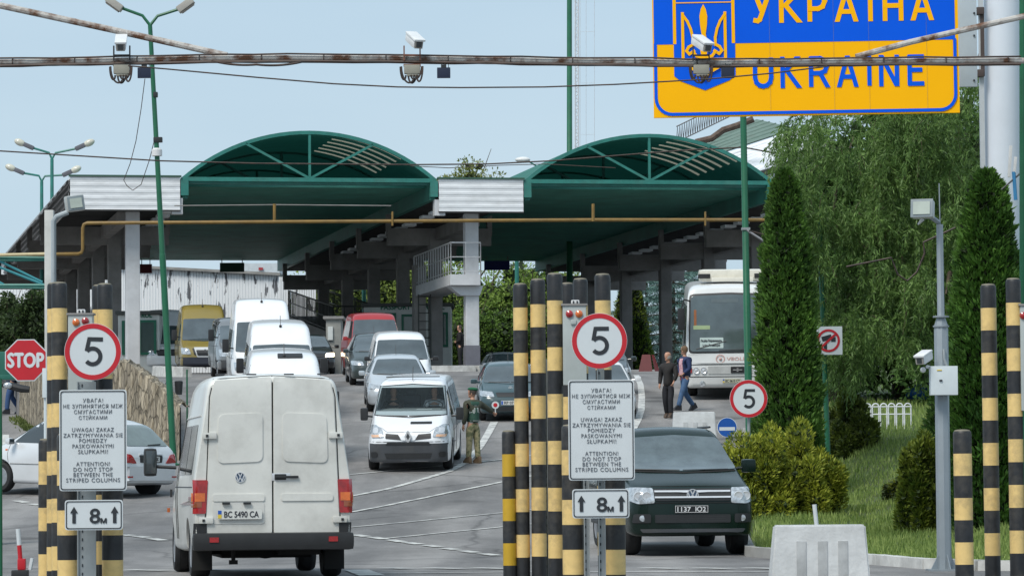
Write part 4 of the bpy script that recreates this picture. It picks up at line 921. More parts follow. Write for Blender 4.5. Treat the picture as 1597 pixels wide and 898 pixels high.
# far trees seen under the canopy
LG1, LG2 = (.09, .14, .03), (.36, .46, .10)
fars = [(470, 215, 478, 3.0), (530, 210, 400, 3.2), (590, 222, 385, 3.6), (650, 212, 395, 3.4), (705, 214, 400, 3.2), (770, 220, 395, 3.6), (830, 210, 400, 3.2), (880, 225, 410, 3.0)]
kinds = ['pale green leafy tree seen past the far dark walkway', 'light green leafy tree beyond the passport booth', 'rounded light green tree behind the canopy column row', 'spring green tree beyond the raised walkway', 'bright leafy tree behind the second white column', 'broad green tree right of the second white column', 'green tree seen above the leftmost tall bollards', 'leafy tree seen above the middle striped bollards']
for i, (px, D, top, r_) in enumerate(fars):
    b = G(px, D); b.z = gz(b.x, b.y); h = P(px, top, D).z - b.z; d_ = (i in (4, 5, 6))
    broad(kinds[i], b, h, r_, h * .55, 24000, 40 + i, (.07, .13, .02) if d_ else LG1, (.32, .46, .09) if d_ else LG2, .20, clumps=70, ry_=2, low=.1, group='trees beyond the canopy')
for i, (px, D, top, r_) in enumerate([(745, 206, 470, 2.0), (790, 209, 455, 2.3), (840, 207, 475, 1.9)]):
    b = G(px, D); h = P(px, top, D).z - b.z; broad(('deep green bushy tree by the second white column', 'deep green bushy tree left of the tall bollards', 'low bushy tree partly behind the tall bollards')[i], b, h, r_, h * .55, 18000, 60 + i, (.04, .09, .015), (.20, .34, .06), .15, clumps=50, low=.05, trunk_r=.1)
b = G(728, 250); broad('tall pale tree whose top shows above the white fascia between the arches', b, P(728, 253, 250).z - b.z, 2.7, 3.2, 22000, 71, (.10, .13, .03), (.34, .38, .12), .22, clumps=70)
for i, (px, D, r_, tp) in enumerate([(1010, 208, 2.4, 398), (1052, 205, 2.3, 388), (1092, 210, 2.2, 400)]):
    b = G(px, D); spruce(('blue green spruce left of the grey canopy column', 'blue green spruce between the canopy column and the bus', 'blue green spruce mostly behind the white bus')[i], b, P(px, tp, D).z - b.z + 2, r_ * 1.25, 30000, 80 + i, (.05, .12, .11), (.24, .40, .36), 'blue spruces beyond the canopy')
for i, (px, D, top, r_) in enumerate([(14, 116, 448, .95), (52, 114, 436, .9), (-25, 118, 455, 1.0)]):
    b = G(px, D); b.z = min(b.z, 3.9); h = P(px, top, D).z - b.z; broad(('dark dense tree behind the STOP sign', 'dark dense tree beside the grey floodlight column', 'dark dense tree at the far left edge')[i], b, h, r_, h * .5, 9000, 90 + i, (.012, .028, .008), (.075, .12, .035), .12, clumps=36, low=.1, trunk_r=.08)
# grass bank
def grass():
    n = 60000; P2 = []; r = rng
    X = r.uniform(2.4, 12, n * 3); Y = 47.5 + (r.random(n * 3) ** 1.4) * 50; ok = []
    px = CX + X / Y * F
    poly = [(p.x, p.y) for p in path]
    left = np.interp(Y, [p[1] for p in sorted(poly, key=lambda q: q[1])], [p[0] for p in sorted(poly, key=lambda q: q[1])])
    keep = (X > left + .15) & (px < 1640); X, Y = X[keep][:n], Y[keep][:n]
    Z = np.array([gtri(x, y) for x, y in zip(X, Y)]); m = len(X)
    patchy = .55 + .55 * (np.sin(X * 2.1 + Y * .7) * np.sin(Y * 1.3 - X) * .5 + .5); near = np.clip((Y - 48) / 6, .32, 1)
    L_ = r.uniform(.08, .22, m) * patchy * near; C = np.stack([X, Y, Z + .02], 1); D_ = np.stack([r.normal(size=m) * .28, r.normal(size=m) * .28, np.ones(m)], 1)
    o = leaves('grass', C, D_, L_, .012 + .012 * r.random(m), leafmat('grass_blade', (.07, .14, .02), (.38, .47, .14), .35)); tag(o, 'long uncut green grass on the bank with paler seed heads', 'grass', kind='stuff')
    # weeds at the wall foot
    k = 1600; t = r.random(k) * (len(LW) - 3); i = t.astype(int); f = t - i; A = np.array([p[:] for p in LW]); C = A[i] * (1 - f)[:, None] + A[i + 1] * f[:, None]; C[:, 1] -= r.uniform(.15, .7, k); C[:, 0] += r.normal(size=k) * .1
    C[:, 2] = [gtri(a, b_) for a, b_ in C[:, :2]]
    tag(leaves('weeds', C, r.normal(size=(k, 3)) * .5 + [0, 0, .8], .16, .05, leafmat('weed_leaf', (.05, .08, .02), (.22, .26, .08))), 'low weeds growing along the foot of the stone wall', 'weeds', kind='stuff')
grass()
# ------------------------------------------------------------------ the vehicles
def windows_side(car, polys, views=('left', 'right'), n=8):
    for v in views:
        for p in polys: patch(car, 'side_window', p, v, M_GLASS, .006, n, .04)
DL = -90 + math.degrees(TH)          # heading of traffic coming down towards the viewer
# -- the near white van, seen from behind
WV = mat('van_white', (.70, .70, .66), .36, 0, var=.10, scale=2.2, coat=.45, dirt=.42)
c = car_base('delivery_van', 'dirty white delivery van seen from behind, nearest vehicle on the road', 'van', K_LT, 5.02, (426, 46.0, 90 + 8.6, 5.02, 'rear'), WV, (1.75, -1.45, .80, .335, .225), it=2)
r = c['root']
for s in (1, -1):
    f = lambda y: y * s
    door = [(f(.012), .545), (f(.80), .545), (f(.735), 2.16), (f(.69), 2.36), (f(.012), 2.40)]
    d = patch(c, 'rear_door', rpoly(door, .03, 2), 'rear', WV, .014, 16)
    seam(c, [(f(.814), .54), (f(.752), 2.17), (f(.70), 2.385), (f(.0), 2.425)], 'rear', wd=.006)
    wp = [(f(.12), 1.40), (f(.66), 1.38), (f(.645), 1.96), (f(.12), 1.98)]
    patch(c, 'door_pressing', rpoly(wp, .08), 'rear', WV, .026, 14, parent=d)
    lp = [(f(.10), 1.015), (f(.72), 1.015), (f(.72), .93), (f(.10), .93)]
    patch(c, 'door_pressing', rpoly(lp, .03), 'rear', WV, .028, 8, parent=d)
    if s > 0: patch(c, 'plate_recess', rpoly([(f(.10), .92), (f(.72), .92), (f(.72), .66), (f(.10), .66)], .04), 'rear', paint('van_white_lower', (.62, .62, .59), .45, .3), .020, 8, parent=d)
    tl = patch(c, 'tail_light', rpoly([(f(.80), .785), (f(.957), .785), (f(.955), 1.185), (f(.775), 1.185)], .02), 'rear', M_RED, .022, 8)
    patch(c, 'indicator', [(f(.81), .93), (f(.945), .93), (f(.945), 1.03), (f(.81), 1.03)], 'rear', M_ORG, .028, 6, parent=tl)
    patch(c, 'reversing_light', [(f(.85), .86), (f(.945), .86), (f(.945), .925), (f(.85), .925)], 'rear', mat('amber_dim', (.30, .08, .03), .2, coat=1), .028, 6, parent=tl)
    for zz in (1.71, .705):
        y0 = .755 if zz > 1 else .80; x = hitx(c, f(y0), zz, 'rear')
        MB().box((x - .03, f(y0), zz), (.035, .17, .075), bev=.012).build('hinge', WV, r, world=False)
        MB().box((x - .052, f(y0 + .03), zz), (.012, .03, .03)).build('hinge_bolt', M_BLK, r, world=False)
    patch(c, 'bumper_corner', [(f(.79), .52), (f(.955), .52), (f(.955), .67), (f(.79), .67)], 'rear', M_BLK, .02, 6)
    seam(c, [(-2.3, 1.95), (2.0, 1.95)], 'left' if s > 0 else 'right', 'gutter', .012, WV)
m_ = MB().box((-2.55, 0, .45), (.17, 1.93, .21), bev=.06); bu = m_.build('rear_bumper', M_BLK, r, world=False)
for s in (1, -1): MB().box((-2.64, s * .71, .475), (.012, .11, .06)).build('reflector', M_RED, bu, world=False, smooth=0)
x = hitx(c, -.15, 1.2, 'rear') - .03
MB().box((x, -.17, 1.215), (.035, .27, .03), bev=.01).box((x + .01, -.09, 1.215), (.03, .14, .07), bev=.01).build('door_handle', M_BLK, r, world=False)
MB().box((x + .018, -.1, 1.215), (.012, .22, .09), bev=.005).build('handle_plate', M_CHR, r, world=False)
c['bvh2'] = c['bvh']; roundel(c, .39, 1.215, .062, 'vw', 'rear')
pl_ = plate(c, .40, .775, .53, .115, 'BC 5490 CA', 'rear'); pl_.location.x -= .03
for y in (.31, .56): MB().box((hitx(c, y, .95, 'rear') - .04, y, .905), (.03, .09, .025)).build('plate_lamp', M_BLK, r, world=False)
for y in (-.6, -.2, .25, .62): MB().box((-2.50, y, 2.44), (.02, .12, .018), bev=.006).build('roof_vent', M_GRY, r, world=False)
seam(c, [(0, .55), (0, 2.42)], 'rear', wd=.008)
for p in ([(-2.05, 1.25), (-1.0, 1.25), (-1.0, 1.85), (-2.0, 1.85)], [(-.9, 1.25), (.25, 1.25), (.25, 1.85), (-.9, 1.85)]): windows_side(c, [p])
windows_side(c, [[(.75, 1.2), (1.5, 1.2), (1.15, 1.85), (.75, 1.85)]])
seam(c, [(.35, .45), (.35, 1.95)], 'left'); seam(c, [(.65, .45), (.65, 1.95)], 'left'); seam(c, [(-2.3, 1.1), (1.6, 1.1)], 'left', wd=.007, m=M_GRY)
MB().box((1.15, .985, 1.02), (.03, .03, .1)).build('door_handle', M_BLK, r, world=False)
mirror(c, 1.45, .95, 1.42, .17, .36, arm=.2); mirror(c, 1.45, -.95, 1.42, .17, .36, arm=.02)
MB().box((1.9, .975, .80), (.1, .04, .06), bev=.01).build('side_indicator', M_ORG, r, world=False)
MB().tube([(-2.2, .45, .34), (-2.2, .45, .2)], .025).box((-2.2, .45, .2), (.1, .1, .05)).build('tow_eye', M_UND, r, world=False)
MB().sphere((-1.45, 0, .36), .17, 8, None, (1.1, 1.1, .8)).build('axle_housing', M_UND, r, world=False)
MB().box((-1.6, -.35, .34), (1.2, .5, .12)).box((-.5, .5, .34), (1.4, .16, .12)).box((-.5, -.5, .34), (1.4, .16, .12)).build('underframe', M_UND, r, world=False)
for s in (1, -1): MB().box((-1.87, s * .8, .22), (.02, .24, .24)).build('mud_flap', M_UND, r, world=False)

# -- white van with people, front view
M_SEE = bpy.data.materials.new('clear_windscreen'); M_SEE.use_nodes = True
_n = M_SEE.node_tree.nodes; _l = M_SEE.node_tree.links; _p = _n['Principled BSDF']; _p.inputs['Base Color'].default_value = (.05, .065, .07, 1); _p.inputs['Roughness'].default_value = .05; _p.inputs['Coat Weight'].default_value = .5
_t = _n.new('ShaderNodeBsdfTransparent'); _t.inputs[0].default_value = (.8, .86, .86, 1); _x = _n.new('ShaderNodeMixShader'); _x.inputs[0].default_value = .78
_l.new(_p.outputs[0], _x.inputs[1]); _l.new(_t.outputs[0], _x.inputs[2]); _l.new(_x.outputs[0], _n['Material Output'].inputs[0])
def trafic(label, pl, col, plate_s, group=None, people=True):
    W_ = paint('trafic_white', col, .3, .08)
    c = car_base('passenger_van', label, 'van', K_TRA, 4.75, pl, W_, (1.45, -1.55, .82, .325, .21), group); r = c['root']
    ws = rpoly([(-.80, 1.20), (-.70, 1.20), (0, 1.155), (.70, 1.20), (.80, 1.20), (.72, 1.80), (0, 1.845), (-.72, 1.80)], .05)
    seam(c, [(-.80, 1.2), (0, 1.155), (.80, 1.2), (.72, 1.80), (0, 1.845), (-.72, 1.80), (-.80, 1.2)], 'front', 'windscreen_seal', .016, M_BLK)
    w_ = patch(c, 'windscreen', ws, 'front', M_SEE if people else M_WS, .012, 18)
    # lower bumper, grille, lamps
    patch(c, 'front_bumper', rpoly([(-.93, .24), (.93, .24), (.935, .66), (0, .64), (-.935, .66)], .05), 'front', M_GRY, .03, 18)
    patch(c, 'lower_grille', rpoly([(-.48, .30), (.48, .30), (.52, .42), (-.52, .42)], .02), 'front', M_BLK, .04, 12)
    patch(c, 'upper_intake', rpoly([(-.50, .60), (.50, .60), (.46, .655), (-.46, .655)], .02), 'front', M_BLK, .04, 12)
    for s in (1, -1):
        patch(c, 'grille', rpoly([(s * .15, .70), (s * .50, .735), (s * .50, .84), (s * .22, .82)], .02), 'front', M_BLK, .010, 10)
        h = patch(c, 'headlight', rpoly([(s * .53, .76), (s * .80, .74), (s * .875, .86), (s * .86, 1.0), (s * .74, 1.02), (s * .58, .93)], .04), 'front', M_LAMP, .012, 14)
        patch(c, 'indicator', [(s * .60, .77), (s * .80, .755), (s * .82, .81), (s * .62, .815)], 'front', mat('pale_orange', (.75, .45, .28), .2, coat=1), .018, 6, parent=h)
        patch(c, 'reflector', rpoly([(s * .66, .84), (s * .78, .84), (s * .78, .95), (s * .66, .95)], .05), 'front', M_CHR, .018, 6, parent=h)
        patch(c, 'fog_lamp', rpoly([(s * .66, .33), (s * .80, .33), (s * .80, .45), (s * .66, .45)], .05), 'front', M_BLK, .036, 6)
        mirror(c, 1.02, s * .93, 1.20, .17, .28, arm=.05)
        windows_side(c, [[(.25, 1.17), (1.05, 1.17), (.75, 1.68), (.25, 1.75)], [(-.95, 1.17), (.1, 1.17), (.1, 1.75), (-.95, 1.75)], [(-2.1, 1.17), (-1.1, 1.17), (-1.1, 1.75), (-2.05, 1.75)]], ('left' if s > 0 else 'right',))
        sd_ = 'left' if s > 0 else 'right'; seam(c, [(1.0, .35), (1.12, 1.1)], sd_); seam(c, [(.17, .35), (.17, 1.85)], sd_); seam(c, [(-2.2, .95), (1.2, .85)], sd_, wd=.006, m=M_GRY)
    patch(c, 'badge_plinth', rpoly([(-.17, .70), (.17, .70), (.12, .86), (-.12, .86)], .04), 'front', W_, .016, 8)
    roundel(c, 0, .78, .10, 'diamond'); patch(c, 'bonnet_vent', rpoly([(.03, 1.03), (.50, 1.03), (.50, 1.075), (.03, 1.075)], .015), 'front', M_BLK, .01, 8)
    seam(c, [(-.86, 1.02), (-.6, .96), (-.46, .87), (.46, .87), (.6, .96), (.86, 1.02)], 'front', wd=.005)
    seam(c, [(-.935, .665), (.935, .665)], 'front', wd=.006)
    plate(c, .03, .505, .52, .11, plate_s, 'front', bg=mat('plate_old', (.50, .50, .38), .5))
    wiper(c, -.75, -.05, 1.2, 1.19); wiper(c, -.02, .68, 1.19, 1.2)
    MB().tube([(1.0 - .35, 0, 1.93), (.5, 0, 2.22)], .008, 5).build('aerial', M_BLK, r, world=False)
    MB().box((.55, 0, 2.0), (.05, 1.2, .02), bev=.008).build('roof_rail', M_BLK, r, world=False)
    # hollow cab behind the clear windscreen, with seats and a wheel
    x0, x1 = -.25, 1.75; sec = [(-.78, 1.285), (.78, 1.285), (.685, 1.775), (-.685, 1.775)]
    cut = MB().add([(x, y, z) for x in (x0, x1) for y, z in sec], [(0, 1, 2, 3), (7, 6, 5, 4), (0, 4, 5, 1), (1, 5, 6, 2), (2, 6, 7, 3), (3, 7, 4, 0)]).build('cut', M_UND, None, world=False); cut.matrix_world = r.matrix_world.copy(); bpy.context.view_layer.update(); bool_cut(c['body'], cut)
    ST = mat('seat_cloth', (.05, .055, .065), .8); mb = MB()
    MB().box((x0 + .03, 0, 1.53), (.04, 1.34, .48)).box((.55, 0, 1.292), (1.5, 1.3, .012)).build('cab_lining', mat('cab_dark', (.30, .32, .32), .8), r, world=False, smooth=0)
    for s in (.46, -.46, -.08): MB().box((.05, s, 1.42), (.16, .42, .30), bev=.06).box((.05, s, 1.64), (.12, .24, .14), bev=.05).build('seat', ST, r, world=False)
    MB().tube([(.62, .46 + .2 * math.cos(t), 1.36 + .12 * math.sin(t)) for t in np.linspace(0, 6.283, 20)], .014, 6).build('steering_wheel', M_BLK, r, world=False)
    MB().box((1.05, .28, 1.30), (.2, .34, .012)).build('dash_paper', mat('dash_paper', (.7, .72, .72), .6), r, world=False, smooth=0)
    return c
tf = trafic('white passenger van with grey bumper and orange-tinted headlights stopped beside the guard', (637, 84.3, -90 - 2.4, 4.75, 'front'), (.78, .80, .83), 'BC 0013 EO')

# -- silver saloon, small white van, dark estate, red van in the queue
def saloon(name, label, keys, L, pl, m, hw, ws0, ws1, wz0, wz1, wheels, plate_s=None, flag='ua', rails=False, cat='car', lights='clear', group=None, grille=M_BLK, hz=.68, doorx=None, bump=None, cut=True):
    c = car_base(name, label, cat, keys, L, pl, m, wheels, group, cut=cut); r = c['root']
    patch(c, 'windscreen', rpoly([(-ws0, wz0), (0, wz0 - .03), (ws0, wz0), (ws1, wz1), (0, wz1 + .02), (-ws1, wz1)], .05), 'front', M_WS, .01, 14)
    patch(c, 'rear_window', rpoly([(-ws0 * .92, wz0 + .06), (ws0 * .92, wz0 + .06), (ws1 * .95, wz1 - .03), (-ws1 * .95, wz1 - .03)], .05), 'rear', M_GLASS, .01, 12)
    patch(c, 'grille', rpoly([(-hw * .42, hz - .05), (hw * .42, hz - .05), (hw * .46, hz + .05), (-hw * .46, hz + .05)], .02), 'front', grille, .012, 10)
    patch(c, 'lower_grille', rpoly([(-hw * .6, .28), (hw * .6, .28), (hw * .55, .40), (-hw * .55, .40)], .02), 'front', M_BLK, .012, 10)
    if bump: patch(c, 'front_bumper', rpoly([(-hw * .97, .26), (hw * .97, .26), (hw * .97, .54), (-hw * .97, .54)], .04), 'front', bump, .03, 12)
    for s in (1, -1):
        patch(c, 'headlight', rpoly([(s * hw * .50, hz - .06), (s * hw * .93, hz - .04), (s * hw * .95, hz + .09), (s * hw * .56, hz + .07)], .03), 'front', M_LAMP, .014, 10)
        mirror(c, ws_x(L, keys, wz0) - .15, s * (hw - .02), wz0 + .02, .17, .13, m if name != 'small_van' else M_BLK, arm=.03)
        x0 = ws_x(L, keys, wz0); sd_ = 'left' if s > 0 else 'right'
        xr = -L * .34
        windows_side(c, [[(x0 * .62 - .2, wz0 + .02), (x0 - .18, wz0 + .02), (x0 - .62, wz1 - .04), (x0 * .62 - .35, wz1 - .02)], [(xr, wz0 + .02), (x0 * .62 - .3, wz0 + .02), (x0 * .62 - .45, wz1 - .02), (xr + .1, wz1 - .02)]], (sd_,))
        seam(c, [(x0 - .12, .35), (x0 - .1, wz0)], sd_); seam(c, [(x0 * .62 - .25, .35), (x0 * .62 - .25, wz0)], sd_)
    wiper(c, -ws0 * .8, 0, wz0 + .01, wz0 + .01); wiper(c, .03, ws0 * .8, wz0 + .01, wz0 + .01)
    if plate_s: plate(c, 0, .48, .52, .11, plate_s, 'front', flag=flag)
    MB().tube([(-.2, 0, wz1 + .05), (-.5, 0, wz1 + .35)], .007, 5).build('aerial', M_BLK, r, world=False)
    if rails:
        for s in (1, -1): MB().tube([(.4, s * hw * .63, wz1 + .04), (.3, s * hw * .64, wz1 + .1), (-1.4, s * hw * .64, wz1 + .1), (-1.5, s * hw * .63, wz1 + .03)], .02, 6).build('roof_rail', M_BLK, r, world=False)
    return c
def ws_x(L, keys, z):
    for a, b in zip(keys, keys[1:]):
        if a[2] <= z <= b[2]: return L / 2 - (a[0] + (b[0] - a[0]) * (z - a[2]) / max(b[2] - a[2], .001))
    return L / 2 - 1.1
SIL = paint('silver_paint', (.46, .49, .52), .28, .05, .55); LSIL = paint('pale_silver', (.60, .64, .68), .28, .05, .35)
saloon('saloon_car', 'pale silver saloon queuing directly behind the white van beside the guard', K_SED, 4.42, (622, 104.5, -90 + 3.5, 4.42, 'front'), LSIL, .88, .70, .54, .99, 1.35, (1.45, -1.2, .76, .30, .19), 'BC 4471 BH')
cd = saloon('small_van', 'tall small white van with black mirrors behind the silver saloon', K_CAD, 4.35, (629, 110.5, -90 + 4.2, 4.35, 'front'), paint('clean_white', (.78, .79, .80), .3, .05), .90, .76, .66, 1.08, 1.62, (1.4, -1.3, .77, .31, .2), cat='van')
saloon('estate_car', 'dark grey green estate car squeezed between the red van and small white van', K_VER, 4.68, (590, 121, -90 + 5, 4.68, 'front'), paint('dark_green_grey', (.035, .05, .05), .3, .1), .87, .70, .56, 1.05, 1.48, (1.45, -1.3, .76, .31, .2), 'BC 2210 AA')
RD = paint('deep_red', (.36, .018, .022), .3, .1)
rv = saloon('red_van', 'deep red passenger van at the head of the far queue', [(k[0], k[1], k[2] * (1.11 if k[2] > 1.3 else 1.06), k[3] * 1.05, k[4], k[5], k[6], k[7], k[8]) for k in K_TRA], 4.75, (590, 132, -90 + 7, 4.75, 'front'), RD, .95, .80, .70, 1.27, 1.92, (1.45, -1.55, .82, .33, .21), cat='van', bump=paint('red_dark_bumper', (.14, .02, .02), .4, .1))
saloon('black_car', 'black car with a lit headlight waiting between the white vans and the kiosk', K_HAT, 3.8, (489, 139, -90 + 8, 3.8, 'front'), paint('black_paint', (.012, .013, .015), .25, .05), .85, .68, .54, .98, 1.35, (1.25, -1.1, .73, .29, .18))
mm = bpy.data.materials.new('lit_headlight'); mm.use_nodes = True; mm.node_tree.nodes['Principled BSDF'].inputs['Emission Color'].default_value = (1, .75, .42, 1); mm.node_tree.nodes['Principled BSDF'].inputs['Emission Strength'].default_value = 6
bc = [o for o in bpy.data.objects if o.name.startswith('black_car')][0]
for o in list(bc.children):
    if o.name.startswith('headlight'): o.data.materials[0] = mm

# -- high roof vans
def sprinter(name, label, pl, m, vent=False, windows=True, keys=K_SPR, plate_s=None, nose=None, L=5.6, bumper=M_GRY, wsz=(1.27, 2.02), dark=False):
    c = car_base(name, label, 'van', keys, L, pl, m, (1.75, -1.55, .80, .34, .22)); r = c['root']; z0, z1 = wsz
    patch(c, 'windscreen', rpoly([(-.82, z0), (0, z0 - .04), (.82, z0), (.745, z1), (0, z1 + .03), (-.745, z1)], .05), 'front', M_WS, .012, 16)
    patch(c, 'front_bumper', rpoly([(-.94, .3), (.94, .3), (.94, .62), (-.94, .62)], .05), 'front', bumper, .03, 14)
    patch(c, 'grille', rpoly([(-.40, .70), (.40, .70), (.48, .95), (-.48, .95)], .03), 'front', M_BLK, .012, 10)
    roundel(c, 0, .86, .07, 'ring')
    for s in (1, -1):
        patch(c, 'headlight', rpoly([(s * .52, .72), (s * .86, .74), (s * .88, .98), (s * .60, .94)], .04), 'front', M_LAMP, .014, 10)
        mirror(c, 1.75, s * .93, 1.45, .2, .40, arm=.08)
        sd_ = 'left' if s > 0 else 'right'
        ws = [[(.75, 1.25), (1.5, 1.25), (1.15, 1.88), (.75, 1.9)]]
        if windows: ws += [[(-.6, 1.25), (.6, 1.25), (.6, 1.9), (-.6, 1.9)], [(-2.1, 1.25), (-.75, 1.25), (-.75, 1.9), (-2.1, 1.9)]]
        windows_side(c, ws, (sd_,)); seam(c, [(.67, .4), (.67, 2.2)], sd_); seam(c, [(1.55, .5), (1.6, 1.2)], sd_); seam(c, [(-2.5, 1.08), (2.0, 1.08)], sd_, wd=.008, m=M_GRY)
    if vent: patch(c, 'roof_hatch', rpoly([(-.15, 2.34), (.42, 2.34), (.42, 2.42), (-.15, 2.42)], .02), 'front', M_BLK, .03, 8)
    wiper(c, -.7, -.05, z0 + .01, z0 + .01); wiper(c, .02, .7, z0 + .01, z0 + .01)
    MB().tube([(L / 2 - 2.25, 0, keys[5][2]), (L / 2 - 2.45, 0, keys[5][2] + .32)], .009, 5).sphere((L / 2 - 2.25, 0, keys[5][2] + .05), .04, 6).build('aerial', M_BLK, r, world=False)
    if plate_s: plate(c, 0, .5, .52, .11, plate_s, 'front')
    return c
CW = paint('bright_white', (.80, .81, .82), .3, .06)
sprinter('minibus', 'tall white high-roof minibus furthest back, beside the yellow van', (413, 112.5, -90 + 6, 5.6, 'front'), CW, keys=[tuple(list(k[:2]) + [k[2] * (1.075 if k[2] > 1.5 else 1)] + list(k[3:])) for k in K_SPR], wsz=(1.27, 2.12))
sprinter('minibus', 'white high-roof minibus with a silver mirror, middle of the three in line', (442, 101, -90 + 5.3, 5.6, 'front'), CW, keys=[tuple(list(k[:2]) + [k[2] * (.955 if k[2] > 1.5 else 1)] + list(k[3:])) for k in K_SPR], wsz=(1.27, 1.95))
# nearest of the three: shorter van whose sloping roof front carries a black vent
KS2 = [tuple(list(k[:2]) + [k[2] * (.94 if k[2] > 1.5 else 1)] + list(k[3:])) for k in K_SPR]
sprinter('minibus', 'white minibus with a black roof vent, hidden behind the nearest van', (448, 86, -90 + 5, 5.6, 'front'), CW, vent=True, keys=KS2, wsz=(1.25, 1.9))
sprinter('people_carrier', 'dark silver minivan partly hidden left of the tallest white minibus', (384, 129, -90 + 8, 5.6, 'front'), paint('minivan_grey', (.2, .21, .22), .3, .1, .3), keys=[tuple(list(k[:2]) + [k[2] * (.78 if k[2] > 1.5 else 1)] + list(k[3:])) for k in K_SPR], wsz=(1.2, 1.75))
yv = sprinter('yellow_van', 'mustard yellow high-roof van with dark bumper parked by the white kerb', (320, 144, -90 + 7, 5.6, 'front'), paint('mustard_paint', (.24, .18, .035), .4, .25), windows=False, bumper=mat('navy_bumper', (.03, .035, .05), .5), wsz=(1.25, 2.05))
patch(yv, 'bumper_centre', rpoly([(-.30, .62), (.9, .62), (.9, .98), (-.42, .98)], .04), 'front', paint('pale_bumper', (.55, .56, .56), .4, .1), .02, 10)
patch(yv, 'lower_grille', rpoly([(-.28, .68), (.62, .68), (.62, .88), (-.34, .88)], .04), 'front', M_BLK, .032, 10)
sprinter('white_truck', 'white van behind the green lamp post, left of the yellow van', (262, 152, -90 + 7, 5.6, 'front'), CW, windows=False, wsz=(1.2, 1.9), bumper=CW)

# -- dark green car with the Polish style plate
fc = saloon('hatchback_car', 'dark teal hatchback with a blue-banded plate behind the guard', K_HAT, 3.8, (797, 100.8, -90 + 2, 3.8, 'front'), paint('dark_teal', (.03, .065, .075), .28, .08), .85, .70, .55, .98, 1.35, (1.25, -1.1, .73, .29, .18), None, hz=.70)
plate(fc, -.0, .50, .52, .115, 'RP 07144', 'front', flag='eu'); roundel(fc, 0, .86, .05, 'ring')
saloon('estate_car', 'pale silver estate car behind the white kerb wall, mostly hidden by the teal hatchback', K_VER, 4.68, (800, 152, -90 + 8, 4.68, 'front'), LSIL, .87, .70, .56, 1.05, 1.48, (1.45, -1.3, .76, .31, .2), rails=True)
saloon('white_car', 'white saloon mostly hidden behind the middle warning board', K_SED, 4.42, (944, 101, -90 + 3, 4.42, 'front'), paint('clean_white', (.78, .79, .8), .3), .88, .70, .54, .99, 1.35, (1.45, -1.2, .76, .30, .19))
saloon('dark_car', 'dark saloon behind the white saloon, just visible right of the 5 sign', K_SED, 4.42, (942, 111.5, -90 + 3, 4.42, 'front'), paint('black_green', (.02, .028, .03), .28, .05), .88, .70, .54, .99, 1.35, (1.45, -1.2, .76, .30, .19))

# -- dark green pick-up
AM = mat('pickup_green', (.003, .013, .010), .22, 0, var=.06, scale=1.3, coat=.14, spec=.25, dirt=.04)
c = car_base('pickup_truck', 'dark green double-cab pick-up facing the viewer in the right lane', 'pick-up truck', K_AMA, 5.2, (1081, 56.6, -90 + 6.0, 5.2, 'front'), AM, (1.66, -1.44, .80, .375, .25), rim='steel'); r = c['root']
patch(c, 'windscreen', rpoly([(-.84, 1.26), (0, 1.235), (.84, 1.26), (.665, 1.72), (0, 1.76), (-.665, 1.72)], .06), 'front', mat('pickup_windscreen', (.10, .13, .14), .04, var=.5, scale=2.2, spec=1, coat=.6), .012, 18)
seam(c, [(-.88, 1.24), (0, 1.21), (.88, 1.24)], 'front', wd=.02)
patch(c, 'grille', rpoly([(-.55, .82), (.55, .82), (.58, .99), (-.58, .99)], .02), 'front', M_BLK, .012, 14)
for z in (.865, .945):
    patch(c, 'grille_bar', [(-.56, z - .012), (.56, z - .012), (.565, z + .012), (-.565, z + .012)], 'front', M_CHR, .03, 10)
patch(c, 'lower_grille', rpoly([(-.56, .50), (.56, .50), (.56, .62), (-.56, .62)], .02), 'front', M_BLK, .012, 12)
for z in (.53, .56, .59): seam(c, [(-.5, z), (.5, z)], 'front', 'grille_bar', .012, mat('grille_grey', (.05, .055, .055), .4))
patch(c, 'bumper_lip', rpoly([(-.74, .36), (.74, .36), (.78, .41), (-.78, .41)], .02), 'front', M_GRY, .02, 12)
seam(c, [(-.60, 1.03), (.60, 1.03)], 'front', wd=.006); seam(c, [(-.92, .80), (-.56, .79), (.56, .79), (.92, .80)], 'front', wd=.006)
